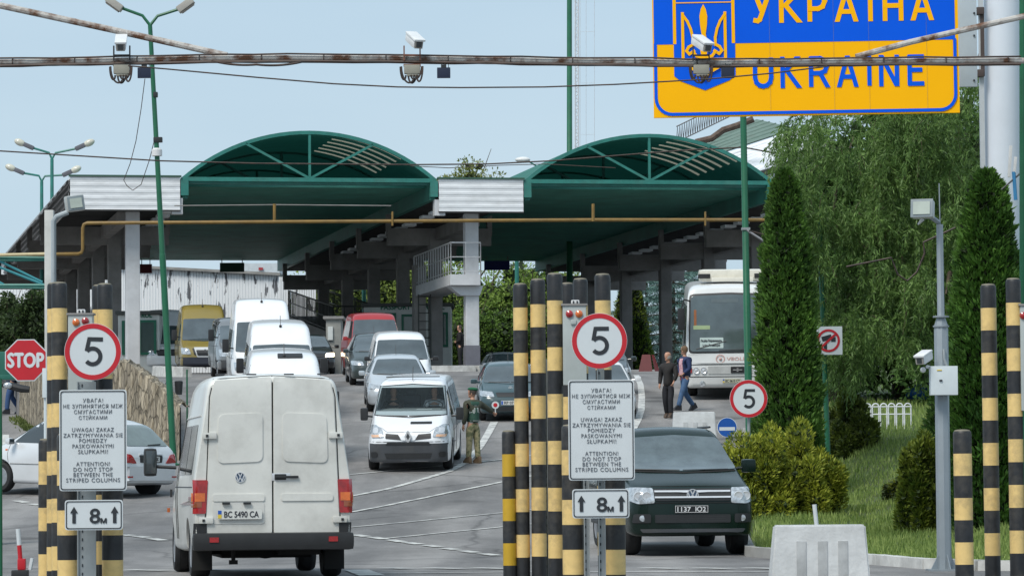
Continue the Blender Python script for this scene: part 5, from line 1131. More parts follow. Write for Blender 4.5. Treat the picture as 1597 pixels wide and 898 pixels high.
for s in (1, -1):
    h = patch(c, 'headlight', rpoly([(s * .565, .79), (s * .80, .775), (s * .93, .83), (s * .94, .97), (s * .89, 1.01), (s * .58, 1.0)], .03), 'front', M_LAMP, .014, 14)
    for yy in (.68, .80):
        xh = hitx(c, s * yy, .89); MB().lathe([(.07, 0), (.062, .014), (.045, .008), (.001, .016)], 20, T(xh + .012, s * yy, .89) @ ry(math.pi / 2)).build('lens', M_CHR, h, world=False)
    seam(c, [(s * .60, .995), (s * .90, 1.0)], 'front', wd=.012, m=M_BLK)
    patch(c, 'fog_lamp_recess', rpoly([(s * .62, .50), (s * .88, .50), (s * .86, .63), (s * .62, .63)], .03), 'front', M_BLK, .010, 8)
    xh = hitx(c, s * .74, .565); MB().lathe([(.05, 0), (.045, .015), (.001, .02)], 18, T(xh, s * .74, .565) @ ry(math.pi / 2)).build('fog_lamp', M_LAMP, r, world=False)
    mirror(c, 1.05, s * .93, 1.30, .22, .2, AM, arm=.05, th=.14)
    sd_ = 'left' if s > 0 else 'right'
    windows_side(c, [[(.12, 1.2), (1.0, 1.22), (.55, 1.68), (.12, 1.72)], [(-.85, 1.2), (.0, 1.2), (.0, 1.72), (-.75, 1.70)]], (sd_,))
    seam(c, [(1.1, .45), (1.12, 1.1)], sd_); seam(c, [(.06, .45), (.06, 1.1)], sd_); seam(c, [(-.95, .6), (-.95, 1.1)], sd_); seam(c, [(-2.5, .95), (2.2, .95)], sd_, wd=.006)
    MB().tube([(-.9, s * .62, 1.86), (.3, s * .62, 1.88)], .018, 5).build('roof_rail', M_BLK, r, world=False)
    MB().box((-.3, s * .95, .42), (2.2, .12, .06), bev=.02).build('side_step', M_BLK, r, world=False)
roundel(c, 0, .905, .088, 'vw')
plate(c, -.02, .70, .50, .115, '1137  Ю2', 'front', bg=mat('plate_black', (.012, .012, .014), .4), ink=mat('plate_white_ink', (.7, .7, .7), .5), flag='border')
wiper(c, -.75, -.05, 1.265, 1.25); wiper(c, .0, .7, 1.25, 1.26)
MB().tube([(.4, -.58, 1.78), (.4, -.6, 1.86)], .02, 6).build('aerial', M_BLK, r, world=False)
MB().box((1.66, 0, .45), (.2, 1.2, .08)).tube([(1.66, -.5, .36), (1.66, .5, .36)], .05).box((1.9, 0, .34), (.5, .9, .05)).sphere((-1.44, .1, .37), .14, 8).build('suspension', M_UND, r, world=False)

# -- silver estate car turning left behind the warning board
SV = paint('silver_estate_paint', (.68, .70, .72), .3, .12, .2)
c = car_base('estate_car', 'silver estate car seen from behind, turning left by the stone wall', 'car', [(k[0] * .8547,) + tuple(k[1:]) for k in K_VER], 4.0, (0, 80, 0, 4.0, 'front'), SV, (1.28, -1.3, .77, .315, .2)); r = c['root']
a = G(116, 79.0); M0 = T(a) @ rz(R(180 - 34)); fz = gz(a.x - 1.2, 79.7); rz_ = gz(a.x + 1.2, 78.2); M0 = T((a.x, a.y, (fz + rz_) / 2)) @ rz(R(180 - 34)) @ ry(-math.atan2(fz - rz_, 2.8)); setm(r, M0)
patch(c, 'rear_window', rpoly([(-.66, 1.03), (.66, 1.03), (.56, 1.44), (-.56, 1.44)], .06), 'rear', mat('rear_glass', (.16, .20, .19), .06, var=.2, spec=.9, coat=.5), .012, 14)
patch(c, 'windscreen', rpoly([(-.72, 1.06), (.72, 1.06), (.56, 1.46), (-.56, 1.46)], .05), 'front', M_WS, .01, 14)
patch(c, 'rear_bumper', rpoly([(-.84, .34), (.84, .34), (.85, .62), (-.85, .62)], .05), 'rear', SV, .05, 14)
patch(c, 'plate_recess', rpoly([(-.34, .70), (.34, .70), (.36, .84), (-.36, .84)], .02), 'rear', M_BLK, .012, 8)
patch(c, 'chrome_strip', rpoly([(-.36, .85), (.36, .85), (.36, .875), (-.36, .875)], .005), 'rear', M_CHR, .03, 8)
plate(c, 0, .77, .5, .11, 'BC 7052 BK', 'rear')
for s in (1, -1):
    patch(c, 'tail_light', rpoly([(s * .46, .68), (s * .82, .70), (s * .855, .88), (s * .62, .86)], .04), 'rear', M_RED, .016, 12)
    patch(c, 'tail_light', rpoly([(-1.96, .70), (-1.76, .72), (-1.68, .84), (-1.93, .88)], .03), 'left' if s > 0 else 'right', M_RED, .01, 8)
    patch(c, 'reflector', [(s * .62, .40), (s * .76, .40), (s * .76, .43), (s * .62, .43)], 'rear', M_RED, .06, 4)
    patch(c, 'headlight', rpoly([(s * .5, .62), (s * .82, .64), (s * .84, .78), (s * .55, .74)], .03), 'front', M_LAMP, .012, 10)
    sd_ = 'left' if s > 0 else 'right'
    windows_side(c, [[(.1, 1.03), (.98, 1.03), (.52, 1.42), (.1, 1.46)], [(-.78, 1.03), (.02, 1.03), (.02, 1.46), (-.78, 1.46)], [(-1.6, 1.05), (-.86, 1.03), (-.86, 1.45), (-1.42, 1.42)]], (sd_,))
    seam(c, [(.98, .35), (1.1, .8), (1.08, 1.0)], sd_); seam(c, [(.1, .35), (.1, 1.0)], sd_); seam(c, [(-.9, .35), (-.95, 1.0)], sd_); seam(c, [(-1.0, .62), (1.0, .60)], sd_, 'rubbing_strip', .016, mat('strip_grey', (.35, .36, .37), .5))
    mirror(c, .95, s * .85, 1.05, .17, .13, SV, arm=.02); patch(c, 'side_indicator', [(1.12, .86), (1.18, .86), (1.18, .89), (1.12, .89)], sd_, M_ORG, .01, 3)
wiper(c, 0, -.42, 1.05, 1.07, 'rear')

# -- white coach
BW = paint('coach_white', (.70, .71, .70), .32, .12)
KB = [(0, .42, 1.0, .7, 1.05, 1.16, 1.1, .12, 0), (.05, .32, 1.3, .9, 1.17, 1.22, 1.16, .16, .02), (.14, .3, 2.2, 1.0, 1.2, 1.245, 1.17, .2, .03), (.32, .3, 3.02, 1.0, 1.2, 1.25, 1.17, .25, .05), (.6, .3, 3.16, 1.0, 1.2, 1.25, 1.15, .25, .06), (3, .3, 3.2, 1.0, 1.2, 1.25, 1.15, .25, .06), (10.9, .35, 3.2, 1.0, 1.2, 1.25, 1.15, .25, .06), (11, .4, 3.1, 1.0, 1.18, 1.23, 1.12, .2, .04)]
c = car_base('coach', 'white coach with rooftop air conditioning standing beside the tall thuja', 'bus', KB, 11, (1139, 108.4, -92, 11, 'front'), BW, (3.1, -2.7, 1.03, .48, .28), it=1); r = c['root']
patch(c, 'windscreen_surround', rpoly([(-1.16, 1.28), (1.16, 1.28), (1.12, 2.94), (0, 2.98), (-1.12, 2.94)], .12), 'front', M_BLK, .012, 18)
w_ = patch(c, 'windscreen', rpoly([(-1.12, 1.33), (1.12, 1.33), (1.08, 2.88), (0, 2.92), (-1.08, 2.88)], .1), 'front', mat('coach_windscreen', (.085, .115, .12), .05, var=.45, scale=1.1, spec=1, coat=.5), .02, 18)
def fb(name, y0, y1, z0, z1, m, off=.03, par=None): return patch(c, name, rpoly([(y0, z0), (y1, z0), (y1, z1), (y0, z1)], .02), 'front', m, off, 6, parent=par)
cardm = mat('paper_white', (.50, .60, .58), .6, var=.1)
# on this bus +y is the viewer's right side when it faces the viewer
b_ = fb('destination_card', -.86 + .02, -.02 - .16, 1.42, 1.72, cardm, .026)
def busx(y, z): return hitx(c, y, z)
FM = lambda y, z, o=.035: T(busx(y, z) + o, y, z) @ Matrix(((0, 0, 1, 0), (1, 0, 0, 0), (0, 1, 0, 0), (0, 0, 0, 1)))
text('card_text', 'Львів-Перемишль', .60, .085, FM(-.52, 1.63), M_INK, b_, bold=.002); text('card_text', 'Lviv-Przemysl', .48, .08, FM(-.52, 1.50), M_INK, b_, bold=.002)
fb('green_card', -1.02, -.55, 1.95, 2.06, mat('card_green', (.35, .45, .25), .6), .026); fb('fleet_lettering_band', -.5, .25, 2.70, 2.80, mat('band_grey', (.12, .15, .16), .3), .026)
fb('sun_visor', -1.0, -.93, 1.95, 2.5, mat('orange_curtain', (.30, .10, .03), .6), .024); fb('front_panel', -1.18, 1.18, 1.0, 1.26, BW, .02)
MG = fb('radiator_grille', -.62, .62, .70, .92, mat('grille_white', (.48, .49, .48), .5), .02)
for k in range(6): seam(c, [(-.6, .72 + k * .036), (.6, .72 + k * .036)], 'front', 'grille_slat', .008, M_GRY)
fb('maker_badge', .02, .40, .72, .90, M_BLK, .035); MB().box((busx(.2, .81) + .05, .21, .81), (.01, .05, .10)).box((busx(.2, .81) + .05, .21, .81), (.01, .26, .03)).build('badge_cross', mat('badge_grey', (.3, .3, .3), .4), r, world=False)
for s in (1, -1):
    for yy, rr_ in ((.74, .09), (.95, .09)):
        MB().lathe([(rr_, 0), (rr_ * .95, .03), (rr_ * .7, .015), (.001, .03)], 20, T(busx(s * yy, .80) + .01, s * yy, .80) @ ry(math.pi / 2)).build('headlight', M_CHR, r, world=False)
    patch(c, 'indicator', rpoly([(s * 1.07, .73), (s * 1.17, .73), (s * 1.17, .88), (s * 1.07, .88)], .02), 'front', mat('coach_red', (.35, .03, .03), .3), .03, 4)
    MB().lathe([(.09, 0), (.085, .02), (.001, .03)], 18, T(busx(s * .80, .38) + .01, s * .78, .42) @ ry(math.pi / 2)).build('fog_lamp', M_LAMP, r, world=False)
    for k in range(5):
        x1 = 4.2 - k * 1.9; patch(c, 'side_window', rpoly([(x1 - 1.8, 1.5), (x1, 1.5), (x1, 2.6), (x1 - 1.8, 2.6)], .06), 'left' if s > 0 else 'right', M_GLASS, .01, 8)
    mb = MB().tube([(5.2, s * 1.1, 2.75), (5.55, s * 1.28, 2.8), (5.6, s * 1.36, 2.5)], .025, 6).box((5.58, s * 1.36, 2.25), (.12, .2, .62), bev=.04); mb.build('wing_mirror', M_BLK, r, world=False)
seam(c, [(-1.2, .62), (1.2, .62)], 'front', wd=.012); seam(c, [(-1.2, .96), (1.2, .96)], 'front', wd=.010)
plate(c, .05, .50, .52, .115, 'BC 0615 CT', 'front', bg=mat('plate_old', (.5, .5, .38), .5))
text('operator_name', 'VEOLIA', .62, .10, FM(.22, 1.12, .03), mat('logo_pink', (.65, .42, .38), .5), r, bold=.003)
xo = busx(-.27, 1.12) + .03
MB().lathe([(.13, 0), (.13, .006), (.10, .006), (.10, 0)], 24, T(xo, -.27, 1.12) @ ry(math.pi / 2)).sphere((xo, -.27, 1.12), .045, 6).build('operator_emblem', mat('logo_pink', (.6, .3, .28), .5), r, world=False)
wiper(c, -.95, -.1, 1.40, 1.62); wiper(c, -.3, .95, 1.36, 1.40)
MB().box((3.0, .12, 3.45), (2.0, 1.9, .34), bev=.14).box((4.0, .12, 3.34), (.5, 1.2, .12), bev=.04).build('air_conditioner', mat('cream_white', (.74, .71, .62), .4, dirt=.1), r, world=False)
for s in (-.68, .92): MB().box((4.01, s, 3.44), (.03, .34, .13), bev=.03).build('fan_opening', M_BLK, r, world=False)
MB().box((3.2, -1.27, 1.3), (.9, .04, 1.9), bev=.03).build('door', M_GLASS, r, world=False)
# ------------------------------------------------------------------ foreground objects
def rect(x0, y0, x1, y1, D):
    a = P(x0, (y0 + y1) / 2, D); b = P(x1, (y0 + y1) / 2, D); t = P((x0 + x1) / 2, y0, D); u = P((x0 + x1) / 2, y1, D)
    return Vector(((a.x + b.x) / 2, D, (t.z + u.z) / 2)), b.x - a.x, t.z - u.z
M_SB = mat('bollard_black', (.022, .024, .028), .5, var=.45, scale=9, dirt=.5)
M_SY = mat('bollard_yellow', (.78, .555, .22), .5, var=.14, scale=11, dirt=.6)
M_SY2 = mat('bollard_deep_yellow', (.55, .34, .02), .45, var=.1, scale=4, dirt=.2)
M_CAP = mat('bollard_cap', (.22, .20, .15), .8)
def bollard(cx, top, wpx, D, label, yel=M_SY, first=42, step=36):
    s = S(D); b = G(cx, D); t = P(cx, top, D); r_ = wpx / s / 2; H = t.z - b.z; lean = rx(R(random.uniform(-.5, .5))) @ ry(R(random.uniform(-.22, .22))); r = empty('striped_bollard', Vector((t.x, D, b.z)), label, 'bollard', 'black and yellow striped bollards')
    z = H; k = 0; m = T(t.x, D, b.z) @ T(0, 0, H) @ lean @ T(0, 0, -H); cap = .018
    h0 = first / s
    while z > .001:
        h = h0 if k == 0 else step / s; z0 = max(0, z - h)
        pr = [(r_, z0), (r_, z)] if k else [(r_, z0), (r_, z - .03), (r_ * .96, z - .012), (r_ * .9, z)]
        MB().lathe([(r_ + .0, p[1]) if i < 2 else p for i, p in enumerate(pr)], 28, m).build('band', M_SB if k % 2 == 0 else yel, r)
        z = z0; k += 1
    MB().lathe([(r_ * .88, H - .002), (r_ * .8, H + cap * .7), (r_ * .4, H + cap), (.001, H + cap * 1.1)], 24, m).build('cap', M_CAP, r)
    MB().lathe([(r_ * 1.5, -.02), (r_ * 1.5, .015), (r_ * 1.02, .02)], 20, m).build('foot_ring', M_COLG, r)
bl = [(72.5, 686, 25, 43.4, 'short thin striped bollard at the far left, half behind a tall one', M_SY, 33, 36), (85.5, 443, 24, 43.0, 'rear one of the two tall bollards left of the STOP-side speed sign', M_SY, 39, 37), (92.5, 442, 24.5, 42.4, 'front one of the two tall bollards between STOP and the left speed sign', M_SY, 39, 37),
      (104.5, 678, 32, 40.9, 'thick short bollard left of the left warning board post', M_SY, 40, 38.5), (156, 446, 24, 43.0, 'rear tall bollard behind the left round 5 sign', M_SY, 37, 36), (163.5, 444, 24, 42.5, 'front tall bollard behind the left round 5 sign', M_SY, 39, 36), (175, 678, 33, 40.9, 'thick short bollard right of the left warning board post', M_SY, 40, 38.5),
      (793, 673, 21, 42.0, 'short bollard with brighter yellow bands, leftmost of the middle cluster', M_SY2, 35, 34.5), (811, 444, 22.5, 42.0, 'tall bollard behind the short bright one in the middle cluster', M_SY, 36, 35.3), (838.5, 437, 23.5, 42.0, 'tall bollard second of the three slim ones in the middle', M_SY, 38, 35.6), (865, 428, 24.5, 41.6, 'tallest middle bollard just left of the grey signal cabinet', M_SY, 41, 36.4),
      (884, 443, 22, 43.8, 'tall bollard mostly hidden behind the middle signal cabinet', M_SY, 36, 35), (905, 436, 23, 43.2, 'tall bollard above the middle signal cabinet lamps', M_SY, 40, 35.5), (939.5, 429, 25, 42.6, 'tall bollard directly behind the middle round 5 sign', M_SY, 40, 36),
      (892, 664, 33.5, 40.9, 'thick short bollard left of the middle warning board post', M_SY, 37.5, 38.6), (958, 664, 33.5, 40.9, 'thick short bollard right of the middle warning board post', M_SY, 37.5, 38.6),
      (1500.5, 672, 29, 41.5, 'short thick bollard beside the grey floodlight pole', M_SY, 35, 34.4), (1541, 445, 24.5, 42.4, 'tall slim bollard left of the right edge pair', M_SY, 35.5, 35), (1580, 436, 23.5, 42.0, 'tall slim bollard nearest the right edge of the picture', M_SY, 36.5, 35.4)]
for a in bl: bollard(a[0], a[1], a[2], a[3], a[4], a[5], a[6], a[7])
# signs
M_SW = mat('sign_white', (.60, .64, .66), .35, var=.05, scale=2, dirt=.12); M_SR = mat('sign_red', (.50, .012, .022), .4, var=.1, scale=3); M_SK = mat('sign_black', (.02, .024, .03), .5, var=.1)
M_POST = mat('galvanised_post', (.34, .37, .38), .45, .4, var=.2, scale=3, dirt=.15); M_GRN = mat('green_pole_paint', (.012, .13, .062), .4, var=.2, scale=2, dirt=.15)
def five(r, c, rad, D, tilt=0, sh=1):
    m = T(c) @ ry(tilt) @ FACE
    MB().lathe([(rad, -.02), (rad, .002), (.001, .002)], 44, m).build('disc', M_SW, r)
    MB().lathe([(rad * .985, .002), (rad * .985, .006), (rad * .815, .006), (rad * .815, .002)], 44, m).build('red_ring', M_SR, r, smooth=0)
    # numeral 5 drawn as a bold stroke
    k = rad; P5 = [(-.22, .50), (.31, .52), (.31, .38), (-.10, .36), (-.13, .12)]
    mb = MB()
    def st(pts, w_):
        n = len(pts); L_, R_ = [], []
        for i, p in enumerate(pts):
            a = Vector(pts[max(i - 1, 0)]); b = Vector(pts[min(i + 1, n - 1)]); d = (b - a).normalized(); q = Vector((-d.y, d.x)) * w_ / 2; p = Vector(p); L_.append(p + q); R_.append(p - q)
        V = [(v.x * k, v.y * k, z) for z in (.002, .007 + .0006 * len(mb.f) / 40) for v in L_ + R_]; N = 2 * n
        fs = [(i, i + 1, n + i + 1, n + i) for i in range(n - 1)] + [(N + i, N + i + 1, N + n + i + 1, N + n + i) for i in range(n - 1)]
        mb.add(V, fs, m)
    st([(-.16, .44), (.34, .44)], .145); st([(-.13, .50), (-.22, .02)], .135)
    arc = [(.0 + .27 * math.cos(t), -.16 + .275 * math.sin(t)) for t in np.linspace(R(140), R(-140), 22)]
    st(arc, .145); mb.build('numeral', M_SK, r, smooth=0)
def board(r, x0, y0, x1, y1, D, lines):
    c, w_, h = rect(x0, y0, x1, y1, D); m = T(c) @ FACE
    MB().flat(rpoly([(-w_ / 2, -h / 2), (w_ / 2, -h / 2), (w_ / 2, h / 2), (-w_ / 2, h / 2)], .035), .02, m @ T(0, 0, -.022)).build('panel', M_SW, r, smooth=0)
    o = rpoly([(-w_ / 2 + .012, -h / 2 + .012), (w_ / 2 - .012, -h / 2 + .012), (w_ / 2 - .012, h / 2 - .012), (-w_ / 2 + .012, h / 2 - .012)], .03); i_ = rpoly([(-w_ / 2 + .022, -h / 2 + .022), (w_ / 2 - .022, -h / 2 + .022), (w_ / 2 - .022, h / 2 - .022), (-w_ / 2 + .022, h / 2 - .022)], .025); n = len(o)
    MB().add([(x, y, .004) for x, y in o + i_] , [(k, (k + 1) % n, n + (k + 1) % n, n + k) for k in range(n)], m).build('border_line', M_SK, r, smooth=0)
    for s, yc, ww, hh in lines:
        text('lettering', s, ww * w_, hh, m @ T(0, h / 2 - yc * h, .001), mat('sign_ink', (.10, .11, .13), .5), r, world=True, depth=.003, spacing=1.15)
LN = [('УВАГА!', .105, .30), ('НЕ ЗУПИНЯТИСЯ МІЖ', .162, .88), ('СМУГАСТИМИ', .218, .56), ('СТІЙКАМИ', .27, .42), ('UWAGA! ZAKAZ', .395, .62), ('ZATRZYMYWANIA SIE', .45, .88), ('POMIEDZY', .503, .41), ('PASKOWANYMI', .557, .61), ('SŁUPKAMI!', .612, .44), ('ATTENTION!', .733, .50), ('DO NOT STOP', .787, .58), ('BETWEEN THE', .84, .58), ('STRIPED COLUMNS', .893, .80)]
def wboard(x0, y0, x1, y1, D, label):
    c, w_, h = rect(x0, y0, x1, y1, D); r = empty('warning_board', c, label, 'sign', 'warning boards about the striped columns')
    board(r, x0, y0, x1, y1, D, [(s, y, w2, .05 if 'Й' in s else .042) for s, y, w2 in LN]); 
    return r
def eight(x0, y0, x1, y1, D, label):
    c, w_, h = rect(x0, y0, x1, y1, D); r = empty('width_sign', c, label, 'sign', 'white 8 m distance plates'); board(r, x0, y0, x1, y1, D, []); m = T(c) @ FACE
    text('numeral', '8', .105 , h * .48, m @ T(w_ * .02, -.01, .001), M_SK, r, world=True, bold=.004); text('unit', 'м', .06, .05, m @ T(w_ * .17, -h * .19, .001), M_SK, r, world=True, bold=.003)
    for s in (-.34, .36):
        ar = MB().flat([(-.018, -h * .27), (.018, -h * .27), (.018, h * .08), (-.018, h * .08)], .005, m @ T(s * w_, 0, .001)); ar.flat([(-.040, h * .07), (.040, h * .07), (0, h * .28)], .006, m @ T(s * w_, 0, .001)); ar.build('arrow', M_SK, r, smooth=0)
def speed(cx, cy, rpx, D, label, tilt=0):
    c = P(cx, cy, D); r = empty('speed_sign', c, label, 'sign', 'round red and white 5 speed signs'); five(r, c, rpx / S(D), D, tilt); MB().box((c.x, D + .035, c.z), (.06, .02, rpx / S(D) * 1.2)).build('bracket', M_POST, r, smooth=0); return r
speed(144.8, 548.3, 44.5, 40.2, 'round 5 speed sign above the left warning board', R(2)); speed(934.8, 531.5, 43.5, 40.2, 'round 5 speed sign above the middle warning board'); 
wboard(92.5, 607.5, 197.5, 765, 40.2, 'warning board about striped columns on the left post by the stone wall'); wboard(886.5, 592, 989.5, 748.5, 40.2, 'warning board about striped columns on the middle post by the pick-up')
eight(101, 779, 191.5, 826, 40.2, 'plate reading 8 m between two arrows on the left post'); eight(892.5, 762, 981.5, 807.5, 40.2, 'plate reading 8 m between two arrows on the middle post')
def post(cx, w_, top, D, label, name='sign_post', m=None, chan=True):
    b = G(cx, D); t = P(cx, top, D); r = empty(name, Vector((t.x, D, b.z)), label, 'post'); ww = w_ / S(D); mb = MB()
    mb.box((t.x, D, (b.z + t.z) / 2), (ww, .02, t.z - b.z)).box((t.x - ww / 2, D - .015, (b.z + t.z) / 2), (.012, .05, t.z - b.z)).box((t.x + ww / 2, D - .015, (b.z + t.z) / 2), (.012, .05, t.z - b.z)); mb.build('channel', m or M_POST, r, smooth=0)
    mb = MB(); z = b.z + .2
    while z < t.z: mb.box((t.x - ww * .25, D - .012, z), (.012, .01, .03)); z += .09
    mb.build('slot', M_SK, r, smooth=0); MB().box((t.x, D, b.z + .01), (ww * 1.8, .2, .02)).build('foot_plate', M_POST, r, smooth=0)
post(135, 27, 595, 40.6, 'wide perforated grey post carrying the left warning board'); post(936.5, 9.5, 575, 40.6, 'slim grey post carrying the middle warning board'); post(913, 7, 600, 40.8, 'thin pale post left of the slim middle sign post')
post(851, 3.5, 560, 42.6, 'very thin pale post between two tall middle bollards')
def cabinet(x0, y0, x1, y1, D, label, l1, l2, lowx=None):
    c, w_, h = rect(x0, y0, x1, y1, D); b = G((x0 + x1) / 2, D); r = empty('signal_cabinet', Vector((c.x, D, b.z)), label, 'cabinet', 'signal cabinets with two lamps'); m = mat('cabinet_grey', (.42, .46, .45), .5, var=.1, dirt=.15)
    MB().box((c.x, D + .1, c.z), (w_, .2, h), bev=.012).build('housing', m, r); 
    xx = c.x if lowx is None else P(lowx, 600, D).x
    MB().box((xx, D + .1, (b.z + c.z - h / 2) / 2), (w_ * .62, .12, c.z - h / 2 - b.z)).build('stand', m, r, smooth=0)
    MB().box((c.x, D + .1, c.z + h / 2 + .008), (w_ + .03, .23, .02)).build('lid', M_COLG, r, smooth=0)
    for (lx, ly), mm_ in ((l1, M_RED), (l2, M_ORG)):
        q = P(lx, ly, D); MB().lathe([(.042, 0), (.038, .02), (.02, .032), (.001, .036)], 20, T(q.x, D, q.z) @ FACE).build('lamp', mm_, r)
    q = P((x0 + x1) / 2 + 1, y0 - 5, D); s_ = MB().box((q.x, D + .05, q.z), (.09, .05, .05), bev=.015).build('sensor', mat('sensor_white', (.7, .7, .7), .4), r)
    for s in (-.02, .02): MB().box((q.x + s, D + .02, q.z), (.015, .015, .03)).build('eye', M_SK, s_, smooth=0)
    q = P((x0 + x1) / 2 - 2, y0 + 26, D); MB().box((q.x, D - .01, q.z), (.06, .03, .05), bev=.01).build('latch', m, r)
cabinet(106, 490.5, 144, 612, 42.0, 'grey signal cabinet behind the left 5 sign, orange lamp on its left', (133, 500.5), (118.5, 502.5), 124); cabinet(878, 476, 914.5, 600, 41.4, 'grey signal cabinet behind the middle 5 sign, red lamp on its left', (888, 489.5), (903, 489.5), 902)
cabinet(1592, 476, 1640, 640, 41.9, 'grey signal cabinet cut by the right edge of the picture', (1596, 492), (1611, 492))
# STOP
D = 60; c0 = P(40.5, 561.5, D); r = empty('stop_sign', c0, 'red octagonal STOP sign at the left edge', 'sign'); R_ = 32.5 / S(D) / math.cos(math.pi / 8)
octo = lambda q: [(q * math.cos(math.pi / 8 + k * math.pi / 4), q * math.sin(math.pi / 8 + k * math.pi / 4)) for k in range(8)]
m = T(c0) @ FACE; MB().flat(octo(R_), .02, m).build('panel', M_SW, r, smooth=0); MB().flat(octo(R_ * .95), .004, m @ T(0, 0, .02)).build('red_face', M_SR, r, smooth=0)
text('lettering', 'STOP', R_ * 1.58, R_ * .62, m @ T(0, 0, .024), M_SW, r, world=True, bold=.012)
MB().tube([(c0.x - .1, D + .03, c0.z), (c0.x - .5, D + 3.1, c0.z + .03)], .03, 8).build('mounting_arm', M_GRN, r)
# small 5 sign + blue sign
speed(1167.5, 621.5, 29.5, 72.5, 'smaller round 5 speed sign above the golden juniper shrub'); b = G(1167, 72.6); t = P(1167, 600, 72.6)
MB().tube([(t.x, 72.6, b.z), (t.x, 72.6, t.z)], .03, 10).build('post', M_POST, [o for o in bpy.data.objects if o.name.startswith('speed_sign')][-1])
D = 79; c0 = P(1134, 666, D); r = empty('blue_sign', c0, 'round blue and white direction sign half hidden behind the pick-up and shrub', 'sign'); rad = 15.5 / S(D); m = T(c0) @ FACE
MB().lathe([(rad, -.02), (rad, .002), (.001, .002)], 36, m).build('disc', M_SW, r); MB().lathe([(rad * .94, .002), (rad * .94, .006), (.001, .006)], 36, m).build('blue_face', mat('sign_blue', (.01, .09, .38), .4), r)
MB().flat([(-.16, -.035), (.16, -.035), (.16, .035), (-.16, .035)], .004, m @ T(0, -.03, .006)).build('white_bar', M_SW, r, smooth=0); b = G(1134, D); MB().tube([(c0.x, D + .05, b.z), (c0.x, D + .05, c0.z)], .03, 8).build('post', M_GRN, r)
# no filming sign on green pole
D = 77.2; c0, w_, h = rect(1276, 509, 1308, 553, D); r = empty('no_filming_sign', c0, 'white square sign with a crossed out camera beside the tall thuja', 'sign'); m = T(c0) @ FACE
MB().box((c0.x, D, c0.z), (w_ * 1.35, .02, h)).build('panel', M_SW, r, smooth=0); rr_ = w_ * .56
MB().lathe([(rr_, .012), (rr_, .018), (rr_ * .80, .018), (rr_ * .80, .012)], 36, m).build('red_ring', M_SR, r, smooth=0)
MB().box((0, 0, .019), (rr_ * 1.8, .045, .006), m @ rz(R(42))).build('red_bar', M_SR, r, smooth=0); MB().box((-.02, .06, .014), (.2, .1, .004), m @ rz(R(15))).box((.10, .02, .014), (.09, .09, .004), m).box((-.06, -.12, .014), (.06, .12, .004), m).build('camera_symbol', M_SK, r, smooth=0)
def pole(px0, py0, px1, py1, D, r0, r1, name, label, m=M_GRN, joints=(), cat='pole', grp=None):
    b = P(px1, py1, D); t = P(px0, py0, D); b.z = min(b.z, gz(b.x, D)) - .05 if py1 > 560 else b.z
    g = G(px1, D); b = Vector((b.x, D, g.z - .05)); r = empty(name, b, label, cat, grp); MB().tube([b, b + (t - b) * .48, b + (t - b) * .481, t], [r0, r0 * .97, (r0 + r1) * .5, r1], 12).build('shaft', m, r)
    MB().lathe([(r0 * 2, 0), (r0 * 2, .03), (r0 * 1.2, .05)], 14, T(b.x, D, g.z)).build('foot_plate', m, r); return r, b, t
pole(1276, 300, 1291, 590, 79.6, .055, .05, 'green_pole', 'green pole half hidden by willow leaves carrying the no filming sign')
r, b, t = pole(1158, 120, 1169, 640, 77, .075, .062, 'green_pole', 'tall green pole crossing in front of the white coach'); 
MB().box((P(1163, 357, 77).x, 77, P(1163, 357, 77).z), (.17, .17, .05)).build('clamp', M_POST, r, smooth=0)
pole(888, -40, 888.5, 620, 185, .155, .12, 'green_mast', 'tall green mast rising behind the right canopy arch')
pole(1594.5, -60, 1595.5, 860, 60, .05, .05, 'green_pole', 'green pole at the right edge beside the thick pale column')
pole(0, 590, 1, 915, 42, .022, .022, 'green_pole', 'thin dark green pole cut by the lower left edge')
pole(567, 424, 570, 560, 200, .12, .11, 'green_pole', 'pale green far pole seen past the walkway under the canopy', M_TEAL)
pole(806, 405, 806, 470, 205, .12, .11, 'green_pole', 'far green pole above the leftmost middle bollards', M_TEAL)
# lattice mast
r = empty('antenna_mast', G(912, 240), 'thin white lattice antenna mast beside the tall green mast', 'mast'); mw_ = mat('mast_white', (.60, .63, .66), .6); D = 240
def lattice(x0, x1, y0, y1, D, rad, n, name, zig=True):
    mb = MB(); a, b = P(x0, y0, D), P(x1, y0, D); c, d = P(x0, y1, D), P(x1, y1, D)
    for p, q in ((a, c), (b, d)): mb.tube([p, q], rad, 5)
    for k in range(n):
        t0, t1 = k / n, (k + 1) / n; p = a + (c - a) * t0; q = b + (d - b) * t1; mb.tube([p, q] if zig and k % 2 == 0 else [b + (d - b) * t0, a + (c - a) * t1], rad * .6, 4) if zig else mb.tube([p, b + (d - b) * t0], rad * .7, 4)
    return mb.build(name, mw_, r)
lattice(897, 902, -30, 290, 240, .05, 60, 'ladder_section'); lattice(914, 927, -30, 290, 240, .016, 4, 'guy_frame', False); lattice(905, 914, -30, 290, 240, .012, 4, 'guy_frame', False)

